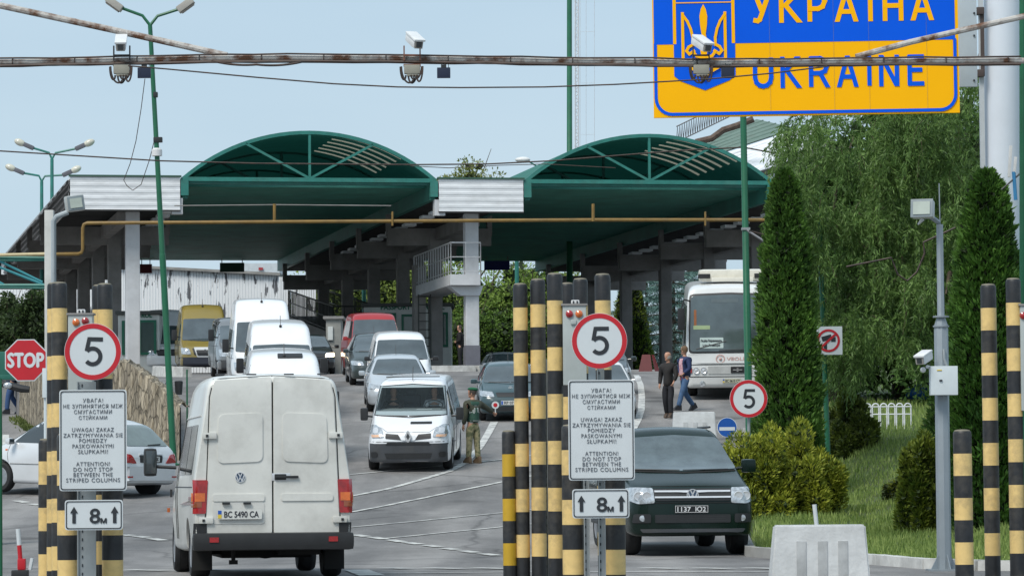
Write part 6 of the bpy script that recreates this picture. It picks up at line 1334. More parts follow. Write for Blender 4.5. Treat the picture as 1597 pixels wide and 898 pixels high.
# lamps
M_LH = mat('lamp_head_grey', (.33, .33, .30), .5, var=.2); M_LG = mat('lamp_lens', (.62, .60, .50), .2, coat=.5)
r, b, t = pole(234, 40, 271, 655, 87, .075, .05, 'street_lamp', 'leaning tall green lamp post with two square floodlights left of centre', cat='street lamp')
for x, y in ((187, 6), (281, 8)):
    e = P(x, y + 6, 87); MB().tube([t, t + (e - t) * .25 + Vector((0, 0, .12)), e], .035, 8).build('arm', M_GRN, r); s = 1 if x > 234 else -1
    h = MB().box((0, 0, 0), (.42, .3, .16), T(e + Vector((s * .12, 0, .08))) @ ry(-s * R(36)), bev=.03).build('lamp_head', mat('lamp_head_pale', (.4, .38, .34), .5), r); MB().box((0, 0, -.09), (.34, .24, .03), T(e + Vector((s * .12, 0, .08))) @ ry(-s * R(36))).build('lens', mat('lens_dim', (.22, .19, .15), .3), h, smooth=0)
for y, w_ in ((137, .1), (200, .2)):
    q = b + (t - b) * ((655 - y) / 615); MB().box(tuple(q + Vector((.04, 0, 0))), (w_, .16, .12), bev=.02).build('junction_box', M_BLK, r)
q = b + (t - b) * ((655 - 217) / 615); MB().lathe([(.12, -.09), (.12, .05), (.08, .09), (.001, .1)], 14, T(q)).build('insulator', mat('sensor_white', (.7, .7, .7), .4), r)
def twin(px, top, base, D, label, heads, cat='street lamp'):
    r, b, t = pole(px, top, px, base, D, .11, .075, 'street_lamp', label, M_TEAL, cat=cat, grp='distant twin street lamps')
    for hx, hy in heads:
        e = P(hx, hy, D); s = 1 if hx > px else -1; MB().tube([t, t + (e - t) * .15 + Vector((0, 0, .2)), e], .05, 7).build('arm', M_TEAL, r)
        m = T(e + Vector((s * .3, 0, .12))) @ ry(-s * R(24)); h = MB().box((-s * .1, 0, 0), (.5, .24, .2), m, bev=.07).build('lamp_head', mat('lamp_head_dark', (.12, .12, .14), .5), r); MB().sphere((s * .32, 0, 0), .21, 8, m, (1.3, .8, .75)).build('lens', M_LG, h)
twin(81, 248, 420, 170, 'taller distant lamp with two pale heads above the left canopy end', [(52, 231), (118, 232)]); twin(65, 283, 420, 175, 'lower distant twin lamp nearest the left edge', [(37, 270), (98, 273)])
r, b, t = pole(838, 260, 838, 560, 215, .1, .08, 'street_lamp', 'single white lamp head peeping over the gap between the two arches', M_TEAL, cat='street lamp')
e = P(825, 252, 215); MB().tube([t, e], .05, 6).build('arm', M_TEAL, r); MB().sphere(tuple(e + Vector((-.35, 0, .1))), .24, 8, None, (1.8, .9, .7)).build('lamp_head', mat('lamp_white', (.72, .73, .72), .4), r)

# grey floodlight pole on the right
D = 47.5; b = G(1469, D); r = empty('floodlight_pole', b, 'grey steel pole with floodlight, camera and white control cabinet on the right kerb', 'lamp post'); s = S(D); M_GP = mat('grey_pole_paint', (.27, .31, .34), .42, .2, var=.12, scale=2, dirt=.2)
z = lambda y: P(1467, y, D).z
X = lambda x: P(x, 500, D).x
MB().lathe([(11.5 / s, 0), (11 / s, z(508) - b.z), (5.6 / s, z(492) - b.z), (5.2 / s, z(350) - b.z)], 8, T(X(1467.5), D, b.z)).build('shaft', M_GP, r, smooth=20)
MB().tube([(X(1468), D, z(350)), (X(1467.5), D, z(286))], .007, 6).build('rod', M_GP, r)
mb = MB()
for k in range(4): mb.prism([(0, 0, 0), (.19, 0, 0), (.03, 0, .3)], (0, .012, 0), T(X(1467.5), D, b.z) @ rz(k * math.pi / 2 + .3))
mb.box((X(1467.5), D, b.z + .01), (.42, .42, .025)); mb.build('base_gussets', M_GP, r, smooth=0)
for y in (495, 510): MB().lathe([(.10, 0), (.10, .02)], 16, T(X(1467.5), D, z(y))).build('collar', M_GP, r)
mb = MB().tube([(X(1466), D, z(347)), (X(1450), D - .1, z(337))], .03, 6); mb.build('arm', M_GP, r)
fm = T(X(1438), D - .2, z(327)) @ rz(R(-18)) @ rx(R(-8))
h = MB().box((0, .05, 0), (.27, .14, .22), fm, bev=.03).build('floodlight', mat('flood_white', (.55, .57, .56), .4), r); MB().box((0, -.025, 0), (.28, .03, .23), fm, bev=.01).build('bezel', mat('flood_rim', (.22, .26, .28), .4), h); MB().box((0, -.045, .0), (.21, .012, .16), fm).build('glass', mat('flood_glass', (.45, .50, .44), .15, coat=.6), h, smooth=0)
MB().tube([(X(1440), D - .15, z(338)), (X(1433), D - .1, z(350)), (X(1442), D - .05, z(343))], .012, 6).build('cable_gland', mat('sensor_white', (.7, .7, .7), .4), r)
cm = T(X(1437), D - .25, z(558)) @ rz(R(-28)) @ rx(R(16))
def camera_body(mat4, parent, L=.34, w=.115, name='camera_housing'):
    o = MB().box((0, 0, 0), (w, L, w * .95), mat4, bev=.035).box((0, -.02, w * .42), (w * 1.12, L * 1.02, w * .22), mat4, bev=.02).build(name, mat('camera_white', (.74, .75, .75), .35, dirt=.08), parent)
    MB().box((0, -L / 2 - .004, -.004), (w * .8, .012, w * .72), mat4, bev=.004).build('front_plate', mat('cam_front', (.35, .33, .3), .5), o); MB().box((0, -L / 2 - .012, 0), (w * .5, .012, w * .5), mat4).build('lens_window', M_GLASS, o, smooth=0); return o
camera_body(cm, r, .30, .125); MB().tube([(X(1442), D - .2, z(572)), (X(1452), D - .12, z(575)), (X(1462), D, z(572))], .022, 8).sphere((X(1436), D - .2, z(577)), .035, 8).build('camera_bracket', mat('camera_white', (.74, .75, .75), .35), r)
c0, w_, h_ = rect(1450, 571, 1492, 616, D - .15); cb = MB().box((c0.x, D - .18, c0.z), (w_, .2, h_), bev=.008).build('control_box', mat('box_white', (.62, .68, .70), .4, var=.05, dirt=.1), r); MB().box((X(1462), D - .285, z(594)), (.035, .02, .02)).build('lock', M_SK, cb, smooth=0); MB().box((X(1460), D - .284, z(578)), (.06, .008, .012)).build('label_strip', M_YEL, cb, smooth=0)
MB().tube([(X(1470), D - .1, z(545)), (X(1470), D - .12, z(560)), (X(1474), D - .12, z(571))], .018, 8).build('conduit', M_POST, r)

# rusty gantry with cameras
M_RUST = mat('rusty_white_steel', (.46, .44, .41), .65, scale=5, stretch=(1, 1, 1), col2=(.12, .05, .022), lo=.40, hi=.56, bump=.4, detail=10)
DG = 36; r = empty('steel_gantry', P(798, 96, DG), 'rust-stained white pipe gantry spanning the whole road', 'gantry'); sg = S(DG)
main = [(-30, 98), (0, 97.5), (100, 96), (200, 94.5), (300, 92), (420, 90.5), (520, 91), (640, 92), (760, 93.5), (880, 96), (1000, 97), (1120, 98.5), (1250, 97.5), (1380, 96), (1480, 95.5), (1560, 95), (1640, 95)]
MB().tube([P(x, y, DG) for x, y in main], 4.6 / sg, 12).build('main_pipe', M_RUST, r)
MB().tube([P(-30, 2, DG + .1), P(0, 9, DG + .1), P(180, 48, DG + .08), P(354, 87, DG + .03)], 5.2 / sg, 10).build('brace', M_RUST, r); MB().tube([P(1335, 89, DG + .03), P(1420, 66, DG + .08), P(1600, 25, DG + .1), P(1640, 16, DG + .1)], 4.8 / sg, 10).build('brace', M_RUST, r)
MC_ = mat('cable_black', (.02, .018, .016), .6, var=.3, col2=(.07, .04, .03), scale=9)
rr2 = np.random.default_rng(3)
def cable(name, pts, D, rad, par, sag=0, m=MC_):
    q = []
    for (x0, y0), (x1, y1) in zip(pts, pts[1:]):
        for k in range(10): t_ = k / 10; q.append(P(x0 + (x1 - x0) * t_, y0 + (y1 - y0) * t_ + sag * 4 * t_ * (1 - t_), D))
    q.append(P(*pts[-1], D)); return MB().tube(q, rad, 6).build(name, m, par)
for ph in range(3):
    pts = []
    for i, x in enumerate(range(-20, 1640, 52)):
        y = np.interp(x, [p[0] for p in main], [p[1] for p in main]); pts.append((x, y + (-5.6 + rr2.uniform(-1.2, .6) if ph == 0 else (4.5 + rr2.uniform(-.5, 1.6) if ph == 1 else 5.4 + rr2.uniform(-.6, .9)))))
    cable('cable_bundle', pts, DG - .04 - ph * .012, (.009, .016, .008)[ph], r, m=MC_ if ph != 1 else mat('cable_brown', (.06, .035, .025), .6))
cable('cable_bundle', [(330, 95), (400, 101), (470, 97)], DG - .06, .012, r, 3); 
mb = MB()
for x in range(20, 1600, 97):
    y = np.interp(x, [p[0] for p in main], [p[1] for p in main]); mb.lathe([(6.2 / sg, -.004), (6.2 / sg, .004)], 12, T(P(x, y, DG)) @ ry(math.pi / 2))
mb.build('cable_ties', MC_, r)
for i, (cx, hx, ty, yaw, lb) in enumerate([(191, 188, 57, 3, 'white camera on the gantry over the left lane'), (643, 645, 53, 22, 'white camera on the gantry over the middle of the road'), (1093, 1093, 58, 26, 'white camera on the gantry in front of the blue emblem')]):
    g0 = P(cx, 96, DG); k = empty('security_camera', g0, lb, 'camera', 'cameras on the gantry')
    m = T(P(hx + 1, ty + 10, DG - .06)) @ rz(R(yaw)) @ rx(R(24)); camera_body(m, k, .26, .10)
    mb = MB()
    for s in (-1, 1): mb.box((g0.x + s * .075, DG - .06, g0.z + .07), (.012, .03, .14))
    mb.box((g0.x, DG - .06, g0.z + .05), (.16, .05, .012)).box((g0.x, DG - .06, g0.z - .045), (.16, .07, .02)); mb.build('bracket', M_BLK if i != 1 else mat('rust_bracket', (.2, .08, .05), .8), k, smooth=0)
    jb = MB().box((g0.x, DG - .07, g0.z - .085), (.15, .08, .085), bev=.01).box((g0.x + .005, DG - .07, g0.z - .135), (.11, .07, .03), bev=.008).build('junction_box', mat('jbox', (.30, .29, .24), .6, var=.2), k)
    mb = MB()
    for j, (a, e, d) in enumerate([(-.06, -.11, .17), (-.035, .05, .20), (-.01, .09, .17), (.02, -.10, .20), (.045, .1, .19)]): mb.tube([(g0.x + a + (e - a) * (.5 - .5 * math.cos(u_)), DG - .085 - .01 * j, g0.z - .14 - (d - .12) * math.sin(u_) * 1.15 + .08 * (u_ / math.pi) ** 2) for u_ in np.linspace(0, math.pi, 12)], .0085, 6)
    mb.build('cables', MC_, k)
    q = P(cx + (34 if i == 0 else 49 if i == 1 else 42), 114, DG - .05); k = empty('detector_box', q, ('dark flat box hanging under the gantry by the leaning lamp post', 'dark flat box hanging under the middle of the gantry', 'dark flat box hanging under the gantry over the sign')[i], 'detector', 'dark boxes hanging from the gantry')
    MB().box(tuple(q), (.125, .03, .10), bev=.006).build('housing', mat('detector_dark', (.012, .018, .045), .35), k); MB().box((q.x, q.y, q.z + .062), (.05, .03, .03)).build('clip', M_BLK, k, smooth=0)
    mb = MB()
    for s in (-.02, .045): mb.tube([(q.x + s, q.y, q.z + .04), (q.x + s, q.y + .04, q.z + .13)], .003, 4)
    mb.build('hanger', M_BLK, k)
def wire(label, pts, D, rad, m=MC_): o = MB().tube([P(x, y, D) for x, y in pts], rad, 5).build('overhead_wire', m, None); return tag(o, label, 'wire')
wire('thin black wire sagging just below the gantry', [(200, 103), (260, 108), (400, 121), (520, 131), (620, 136), (720, 137), (850, 136), (960, 132), (1100, 124), (1200, 115), (1290, 104)], 35, .007)
wire('dark wire running in front of the two green arches', [(-10, 235), (120, 243), (250, 251), (400, 255), (640, 257), (760, 256), (860, 251), (960, 243), (1060, 235), (1160, 230), (1240, 245)], 86, .017)
wire('thin second wire above the white fascias', [(640, 259), (700, 262), (780, 258), (850, 256), (960, 262)], 110, .012); wire('thin cable looping from the lamp post to the canopy roof', [(226, 123), (220, 170), (212, 220), (203, 255), (193, 281), (198, 290), (207, 297), (220, 288), (233, 250), (240, 222)], 90, .010)
wire('thick pale cable drooping from the tall green pole into the willow', [(1165, 359), (1185, 372), (1210, 388), (1235, 399), (1262, 405)], 76.5, .022, mat('cable_grey', (.3, .3, .32), .5)); wire('black cable from the tall green pole to the willow', [(1168, 360), (1200, 368), (1240, 371), (1270, 370)], 76, .014)
wire('black cable drooping through the willow towards the right', [(1320, 416), (1390, 402), (1400, 428), (1415, 438), (1430, 424), (1442, 395), (1440, 378), (1490, 355)], 74.5, .02)

# border sign
DS = 57; ss = S(DS); rot = R(-2.0)
r = empty('border_sign', P(1255, 120, DS), 'large blue and yellow country name sign with the trident emblem', 'sign'); so_ = P(1255.5, 66, DS); SM = T(so_) @ rz(rot) @ FACE @ rz(R(.35))
def sx(px): return (px - 1255.5) / ss
def sy(py): return (66 - py) / ss
M_B = mat('sign_blue_film', (.0, .10, .72), .4, var=.05, scale=1.2, spec=.15); M_Y = mat('sign_yellow_film', (.98, .47, .0), .4, var=.03, scale=1.2, spec=.15)
def srect(x0, y0, x1, y1, z, th=.004): return ((sx(x0) + sx(x1)) / 2, (sy(y0) + sy(y1)) / 2, z + th / 2), (abs(sx(x1) - sx(x0)), abs(sy(y1) - sy(y0)), th)
MB().box(*srect(1017, -70, 1495, 181, -.06, .06), SM).build('panel', M_Y, r, smooth=0)
MB().box(*srect(1019, -66, 1490, 66, .0), SM).box(*srect(1019, 66, 1023.5, 150, 0), SM).box(*srect(1487, 66, 1490, 150, 0), SM).build('blue_field', M_B, r, smooth=0)
mb = MB(); 
def sstroke(pts, w_, z=.006, th=.004, tgt=None):
    t = tgt or mb
    for a, b in zip(pts, pts[1:]):
        a = Vector((sx(a[0]), sy(a[1]))); b = Vector((sx(b[0]), sy(b[1]))); d = (b - a).normalized(); n = Vector((-d.y, d.x)) * w_ / ss / 2; e = d * w_ / ss * .35
        t.flat([tuple(a - n - e), tuple(b - n + e), tuple(b + n + e), tuple(a + n - e)], th, SM @ T(0, 0, z + .00012 * len(t.f)))
lb_ = [(1021, 66), (1021, 148)] + [(1021 + 25 - 25 * math.cos(t), 150 + 26 * math.sin(t)) for t in np.linspace(0, math.pi / 2, 8)] + [(1468 - 2, 176)] + [(1465 + 24 * math.sin(t), 152 + 24 * math.cos(t)) for t in np.linspace(0, math.pi / 2, 8)] + [(1489, 66)]
sstroke(lb_, 5, .002); mb.build('blue_border', M_B, r, smooth=0)
# emblem
mb = MB(); mb.flat([(sx(x), sy(y)) for x, y in ((1050, 60), (1050, 116), (1060, 124), (1098, 139), (1136, 124), (1146, 116), (1146, 60))][::-1], .005, SM @ T(0, 0, .004)); em = mb.build('shield', M_B, r, smooth=0)
mb = MB(); sstroke([(1051.5, 64), (1051.5, -60), (1143.5, -60), (1143.5, 64)], 5, .006); sstroke([(1054, 1), (1141, 1)], 1.6, .006); mb.build('shield_outline', M_Y, em, smooth=0)
mb = MB(); ex = lambda v: 960 + v / 2.753; ey = lambda v: v / 2.753
def est(pts, w_): sstroke([(ex(a), ey(b_)) for a, b_ in pts], w_, .0125); sstroke([(ex(2 * 378.5 - a), ey(b_)) for a, b_ in pts], w_, .0125)
mb.flat([(sx(ex(a)), sy(ey(b_))) for a, b_ in ((377, 10), (388, 32), (394, 62), (392, 100), (386, 140), (396, 185), (388, 240), (366, 240), (358, 185), (368, 140), (362, 100), (360, 62), (366, 32))][::-1], .005, SM @ T(0, 0, .011))
est([(287, 48), (287, 252)], 4.6); est([(288, 56), (308, 84), (322, 118), (330, 155), (330, 188)], 4.2); est([(330, 185), (312, 195), (302, 212), (314, 226), (335, 212)], 4.4); est([(288, 250), (345, 250), (378, 250)], 4.2)
est([(330, 215), (345, 235), (378, 243)], 4.4); est([(312, 250), (318, 285), (345, 300), (378, 325)], 4.4); est([(345, 250), (345, 290)], 4.2); sstroke([(ex(378.5), ey(240)), (ex(378.5), ey(335))], 4.6, .0125)
mb.build('trident', M_Y, em, smooth=0)
LET = {'У': [[(0, 0), (.52, .62)], [(1, 0), (.47, .78), (.34, .95), (.2, 1), (0, .98)]], 'К': [[(0, 0), (0, 1)], [(.92, 0), (.1, .5)], [(.2, .4), (1, 1)]], 'Р': [[(0, 1), (0, 0), (.55, 0), (.85, .07), (1, .28), (.85, .49), (.55, .57), (0, .57)]],
       'А': [[(0, 1), (.5, 0)], [(.5, 0), (1, 1)], [(.2, .70), (.8, .70)]], 'Ї': [[(.5, 0), (.5, 1)]], 'Н': [[(0, 0), (0, 1)], [(1, 0), (1, 1)], [(0, .5), (1, .5)]], 'U': [[(0, 0), (0, .68), (.08, .86), (.28, .97), (.5, 1), (.72, .97), (.92, .86), (1, .68), (1, 0)]],
       'R': [[(0, 1), (0, 0), (.55, 0), (.83, .07), (.95, .28), (.83, .48), (.55, .55), (0, .55)], [(.55, .55), (1, 1)]], 'N': [[(0, 0), (0, 1)], [(0, 0), (1, 1)], [(1, 0), (1, 1)]], 'E': [[(1, 0), (0, 0), (0, 1), (1, 1)], [(0, .49), (.86, .49)]]}
def letter(ch, x0, x1, y0, y1, m_, w_=7.4):
    t = MB(); h = w_ / 2; vert = abs(x1 - x0) < 12
    for pl in LET[ch]:
        X_ = lambda a: (x0 + x1) / 2 if vert else x0 + h + (x1 - x0 - w_) * a
        if len(pl) == 2 and pl[0][1] != pl[1][1]:
            (a, b_), (c_, d_) = pl; ya, yb = y0 + (y1 - y0) * b_, y0 + (y1 - y0) * d_; xa, xb = X_(a), X_(c_); hw = h * math.hypot(xb - xa, yb - ya) / abs(yb - ya)
            t.flat([(sx(xa - hw), sy(ya)), (sx(xb - hw), sy(yb)), (sx(xb + hw), sy(yb)), (sx(xa + hw), sy(ya))], .004, SM @ T(0, 0, .006 + .00012 * len(t.f)))
        else: sstroke([(X_(a), y0 + h + (y1 - y0 - w_) * b_) for a, b_ in pl], w_, .006, .004, t)
    if ch == 'Ї':
        for d in (-7, 7): t.box(*srect((x0 + x1) / 2 + d - 3.5, y0 - 14, (x0 + x1) / 2 + d + 3.5, y0 - 6, .006), SM)
    t.build('letter', m_, r, smooth=0)
for ch, a, b_ in zip('УКРАЇНА', (1174, 1215.5, 1260, 1302.5, 1354, 1377.5, 1421), (1203, 1251.5, 1291, 1339.5, 1363, 1410, 1457.5)): letter(ch, a, b_, -13, 35.3, M_Y)
for ch, a, b_ in zip('UКRАЇNE', (1173, 1216, 1260.5, 1304, 1351.5, 1370, 1414.5), (1205, 1249, 1293.5, 1338, 1358.5, 1401.5, 1441.5)):
    if ch == 'Ї': t_ = MB(); sstroke([((a + b_) / 2, 92), ((a + b_) / 2, 134)], 6.6, .006, .004, t_); t_.build('letter', M_B, r, smooth=0)
    else: letter(ch, a, b_, 88.5, 137.8, M_B, 6.9)
mb = MB()
for x in (1200, 1300, 1355, 1445): mb.box(*srect(x, -66, x + .25, 178, .0085, .001), SM)
mb.build('panel_joint', mat('joint_dim', (.25, .25, .12), .6), r, smooth=0)
mb = MB()
for y in (-40, 40, 150): mb.box(*srect(1030, y - 4, 1485, y + 4, -.14, .06), SM)
mb.build('rear_bars', M_POST, r, smooth=0)
o = empty('rear_panel', P(1509, 60, 58.5), 'pale grey sign panel behind the right end of the country sign', 'panel'); c0, w_, h_ = rect(1490, -60, 1523, 136, 58.5); MB().box((c0.x, 58.5, c0.z), (w_, .06, h_), bev=.01).build('panel_sheet', mat('pale_panel', (.45, .52, .58), .45, var=.08), o)
mb = MB()
for y in (20, 55, 90, 125): q = P(1520, y, 58.4); mb.box((q.x, 58.46, q.z), (.025, .02, .025))
mb.build('rivets', M_SK, o, smooth=0)
D = 63; b = G(1562, D); t = P(1562, -60, D); r2 = empty('sign_column', b, 'thick pale round column carrying the country sign at the right', 'column'); ww = 28.5 / S(D)
MB().tube([b, t], ww, 28).build('shaft', mat('column_pale', (.66, .71, .78), .4, var=.06, scale=1, dirt=.1), r2)
q0, q1 = P(1529, 0, D - .2), P(1531, 270, D - .2); MB().box((q0.x, D - .2, (q0.z + q1.z) / 2 + 1), (.075, .1, q0.z - q1.z + 2)).build('side_rail', mat('rail_pale', (.5, .53, .55), .4), r2, smooth=0)
mb = MB()
for y in (18, 115): q = P(1528, y, D - .25); mb.box((q.x, D - .25, q.z), (.13, .2, .12), bev=.02)
mb.box((P(1529, 70, D).x, D - .27, P(1529, 70, D).z), (.06, .05, 1.1)); mb.build('bracket', mat('dark_bracket', (.07, .05, .045), .6), r2)
D = 60.5; r = empty('antenna_unit', P(1580, 262, D), 'small pale antenna panels with blue rod beside the green edge pole', 'antenna'); 
MB().box((0, 0, 0), (.05, .05, .5), T(P(1575, 252, D)) @ ry(R(4)), bev=.01).build('long_panel', mat('sensor_white', (.7, .7, .7), .4), r); MB().box((0, 0, 0), (.045, .05, .25), T(P(1583, 257, D)) @ ry(R(6)), bev=.01).build('short_panel', mat('sensor_white', (.7, .7, .7), .4), r)
MB().tube([P(1581, 268, D), P(1584, 312, D)], .03, 6).build('mount', mat('blue_rod', (.05, .25, .5), .5), r); MB().tube([P(1562, 296, D), P(1594, 268, D)], .015, 5).build('stay', M_SK, r)

# left truss gantry, column with floodlight, green cabinet
DT = 66; r = empty('teal_truss_gantry', P(30, 425, DT), 'teal lattice beam entering from the left edge with an ochre pipe on top', 'gantry'); mb = MB(); st = S(DT)
for y0, y1, w_ in ((401, 403, 3.2), (407, 405, 2.2), (445, 445, 3), (448, 449, 1.8)): mb.tube([P(-30, y0, DT), P(73, y1, DT)], w_ / st, 6)
mb.build('chord', M_TEAL, r)
for a, b_ in (((-20, 409), (68, 444)), ((-5, 405), (66, 440)), ((8, 445), (-30, 425))): MB().tube([P(*a, DT), P(*b_, DT)], 2.2 / st, 6).build('diagonal', mat('teal_bright', (.04, .26, .30), .45), r)
pp = empty('small_gas_pipe', P(30, 397, DT - .1), 'pale ochre pipe lying on the teal lattice beam', 'pipe'); MB().tube([P(-30, 398.5, DT - .1), P(74, 396, DT - .1)], 2.6 / st, 8).build('pipe_run', mat('pale_pipe', (.55, .45, .25), .5, dirt=.2), pp)
D = 65; b = G(79, D); t = P(77, 328, D); r = empty('concrete_post', b, 'white painted square post at the end of the canopy, left', 'post'); MB().box((t.x, D, (b.z + t.z) / 2), (14 / S(D), .16, t.z - b.z), bev=.01).build('shaft', mat('post_white', (.58, .58, .55), .7, dirt=.5), r)
D = 60; t = P(83.5, 345, D); b = G(84, D); r = empty('floodlight_post', b, 'pale steel post with a square floodlight left of the white fascia', 'lamp post'); MB().tube([Vector((t.x, D, b.z)), t, P(88, 338, D), P(106, 331, D)], 4.2 / S(D), 10).build('post', mat('pale_steel', (.33, .37, .39), .45), r)
m = T(P(117, 317, D)) @ rz(R(14)) @ ry(R(-8)); h = MB().box((0, .06, 0), (.30, .16, .25), m, bev=.03).build('floodlight', mat('flood_white2', (.45, .47, .46), .4), r); MB().box((.01, -.03, 0), (.26, .03, .22), m, bev=.01).build('bezel', mat('flood_rim', (.22, .26, .28), .4), h); MB().box((.01, -.05, 0), (.19, .012, .15), m).build('glass', mat('flood_glass', (.45, .5, .44), .15), h, smooth=0)
D = 63; c0, w_, h_ = rect(-20, 543, 29, 590, D); r = empty('green_barrier_cabinet', G(10, D), 'dark green barrier machine box cut by the left edge under the STOP sign', 'cabinet'); MB().box((c0.x, D + .3, c0.z), (w_, .6, h_ * .78), bev=.02).box((c0.x, D + .3, c0.z - h_ * .45), (w_ * 1.04, .62, .08), bev=.01).build('housing', mat('cabinet_green', (.015, .13, .095), .45, dirt=.15), r)
b = G(-14, D); MB().box((P(-12, 600, D).x, D + .3, (b.z + c0.z) / 2), (.16, .3, c0.z - b.z)).build('stand', M_GRN, r, smooth=0)
c0, w_, h_ = rect(66.5, 574, 73.5, 620, 59); o = MB().box((c0.x, 59, c0.z), (w_, .1, h_), bev=.01).box((c0.x, 59, (c0.z - h_ / 2 + gz(c0.x, 59)) / 2), (.03, .03, c0.z - h_ / 2 - gz(c0.x, 59))).build('intercom_box', mat('box_white', (.62, .68, .7), .4), None); tag(o, 'slim white intercom box beside the STOP sign', 'box')
# camera tripod thing by the pavement
D = 92; r = empty('spotlight_arm', P(28, 603, D), 'dark swivel spotlight on an arm under the green barrier box', 'spotlight'); MB().tube([P(-15, 592, D), P(10, 600, D), P(34, 606, D), P(46, 607, D)], [.05, .09, .10, .08], 10).build('arm', M_BLK, r); MB().sphere(tuple(P(12, 601, D - .1)), .1, 8, None, (1.1, .6, .8)).build('lens', M_LAMP, r); MB().tube([P(-14, 592, D), G(-14, D)], .04, 8).build('stand', M_BLK, r)
# red white marker rods
def marker(x, y, D, tx, ty, label, base=True):
    b = P(x, y, D); b.z = gz(b.x, D); t = P(tx, ty, D); r = empty('lane_marker', b, label, 'marker post'); v = t - b
    for k in range(3): MB().tube([b + v * k / 3, b + v * (k + 1) / 3], .028, 10).build('band', (M_SR, M_SR, M_SW)[k] if k != 1 else M_SR, r)
    if base: MB().box((b.x - .02, D, b.z + .05), (.2, .2, .1), bev=.02).build('foot', M_BLK, r); MB().box((b.x, D, b.z + .17), (.1, .1, .14), bev=.02).build('hinge', M_SR, r); MB().tube([b + Vector((.1, 0, .1)), b + Vector((.13, 0, .24))], .025, 6).build('lever', M_SW, r)
marker(34, 888, 47.5, 28, 824, 'leaning red and white marker post on a black foot, lower left'); marker(1280, 840, 50, 1270, 786, 'thin red and white rod behind the white concrete barrier', False)
# concrete barriers
M_BAR = mat('white_barrier', (.66, .68, .69), .75, var=.18, scale=3, bump=.3, dirt=.3)
def barrier(x0, x1, top, D, label, L=1.9, yaw=0, hh=None):
    a, b = G(x0, D), G(x1, D); c = (a + b) / 2; w_ = (b.x - a.x); z0 = gz(c.x, D); H = P((x0 + x1) / 2, top, D).z - z0; r = empty('concrete_barrier', Vector((c.x, D, z0)), label, 'barrier', 'white concrete barriers'); k = .93
    mb = MB(); V = [(-w_ / 2 * 1.02, 0, 0), (w_ / 2 * 1.02, 0, 0), (w_ / 2 * k, 0, H), (-w_ / 2 * k, 0, H)]
    bm = bmesh.new(); vs = [bm.verts.new(v) for v in V] + [bm.verts.new((x, .42 if z else .6, z)) for x, _, z in V]
    for f in ((0, 1, 2, 3), (7, 6, 5, 4), (0, 4, 5, 1), (1, 5, 6, 2), (2, 6, 7, 3), (3, 7, 4, 0)): bm.faces.new([vs[i] for i in f])
    bmesh.ops.bevel(bm, geom=bm.edges[:], offset=.018, segments=2, affect='EDGES'); bm.verts.index_update(); mb.add([v.co[:] for v in bm.verts], [[v.index for v in f.verts] for f in bm.faces], T(c.x, D, z0)); bm.free(); o = mb.build('block', M_BAR, r)
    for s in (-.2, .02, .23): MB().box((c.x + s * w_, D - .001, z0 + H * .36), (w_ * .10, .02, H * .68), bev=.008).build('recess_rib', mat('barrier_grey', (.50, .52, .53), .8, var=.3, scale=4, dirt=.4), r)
barrier(1205, 1356, 818, 44.4, 'white concrete barrier nearest the viewer on the lower right'); barrier(1049, 1118, 642, 92, 'white concrete barrier standing behind the dark green pick-up')
# arched fence
D = 88; r = empty('arched_fence', G(1385, D), 'low white arched metal fence section on the grass bank', 'fence'); x0, x1 = P(1347, 650, D).x, P(1422, 650, D).x; zb_ = P(1385, 673, D).z; zt = P(1385, 634, D).z; n = 6; wd = (x1 - x0) / n; rc = wd * .40
for k in range(n):
    cx = x0 + wd * (k + .5); pts = [(cx - rc, D, zb_ - .6)] + [(cx - rc * math.cos(t), D, zt + rc * math.sin(t)) for t in np.linspace(0, math.pi, 9)] + [(cx + rc, D, zb_ - .6)]; MB().tube(pts, .016, 6).build('arch', M_WHT, r)
for z_ in (zt, zt - .17, zb_ + .05): MB().tube([(x0, D, z_), (x1, D, z_)], .016, 6).build('rail', M_WHT, r)
r = empty('green_garden_fence', G(1450, 96), 'dark green arched garden fence right of the white fence', 'fence'); mb = MB()
for k in range(9): a = P(1425 + k * 6, 640, 96); mb.tube([a + Vector((0, 0, .0)), a - Vector((0, 0, .75))], .012, 5)
mb.tube([P(1423, 640, 96), P(1480, 640, 96)], .014, 5).tube([P(1423, 650, 96), P(1480, 650, 96)], .014, 5).build('rails', M_GRN, r)
# red folding board
D = 140; b = G(1008, D); r = empty('red_board', b, 'dark red folding board beside the round bright thuja', 'board'); mb = MB(); s = S(D)
mb.prism([(-.28, 0, 0), (.22, 0, 0), (.16, .2, .62), (-.14, .2, .62)], (0, .04, 0), T(b)); mb.build('front_leaf', mat('board_red', (.12, .018, .018), .6), r, smooth=0); MB().prism([(.32, .1, 0), (.5, .3, 0), (.3, .22, .6), (.2, .2, .62)], (0, .04, 0), T(b)).build('rear_leaf', mat('board_red2', (.16, .02, .02), .5), r, smooth=0)
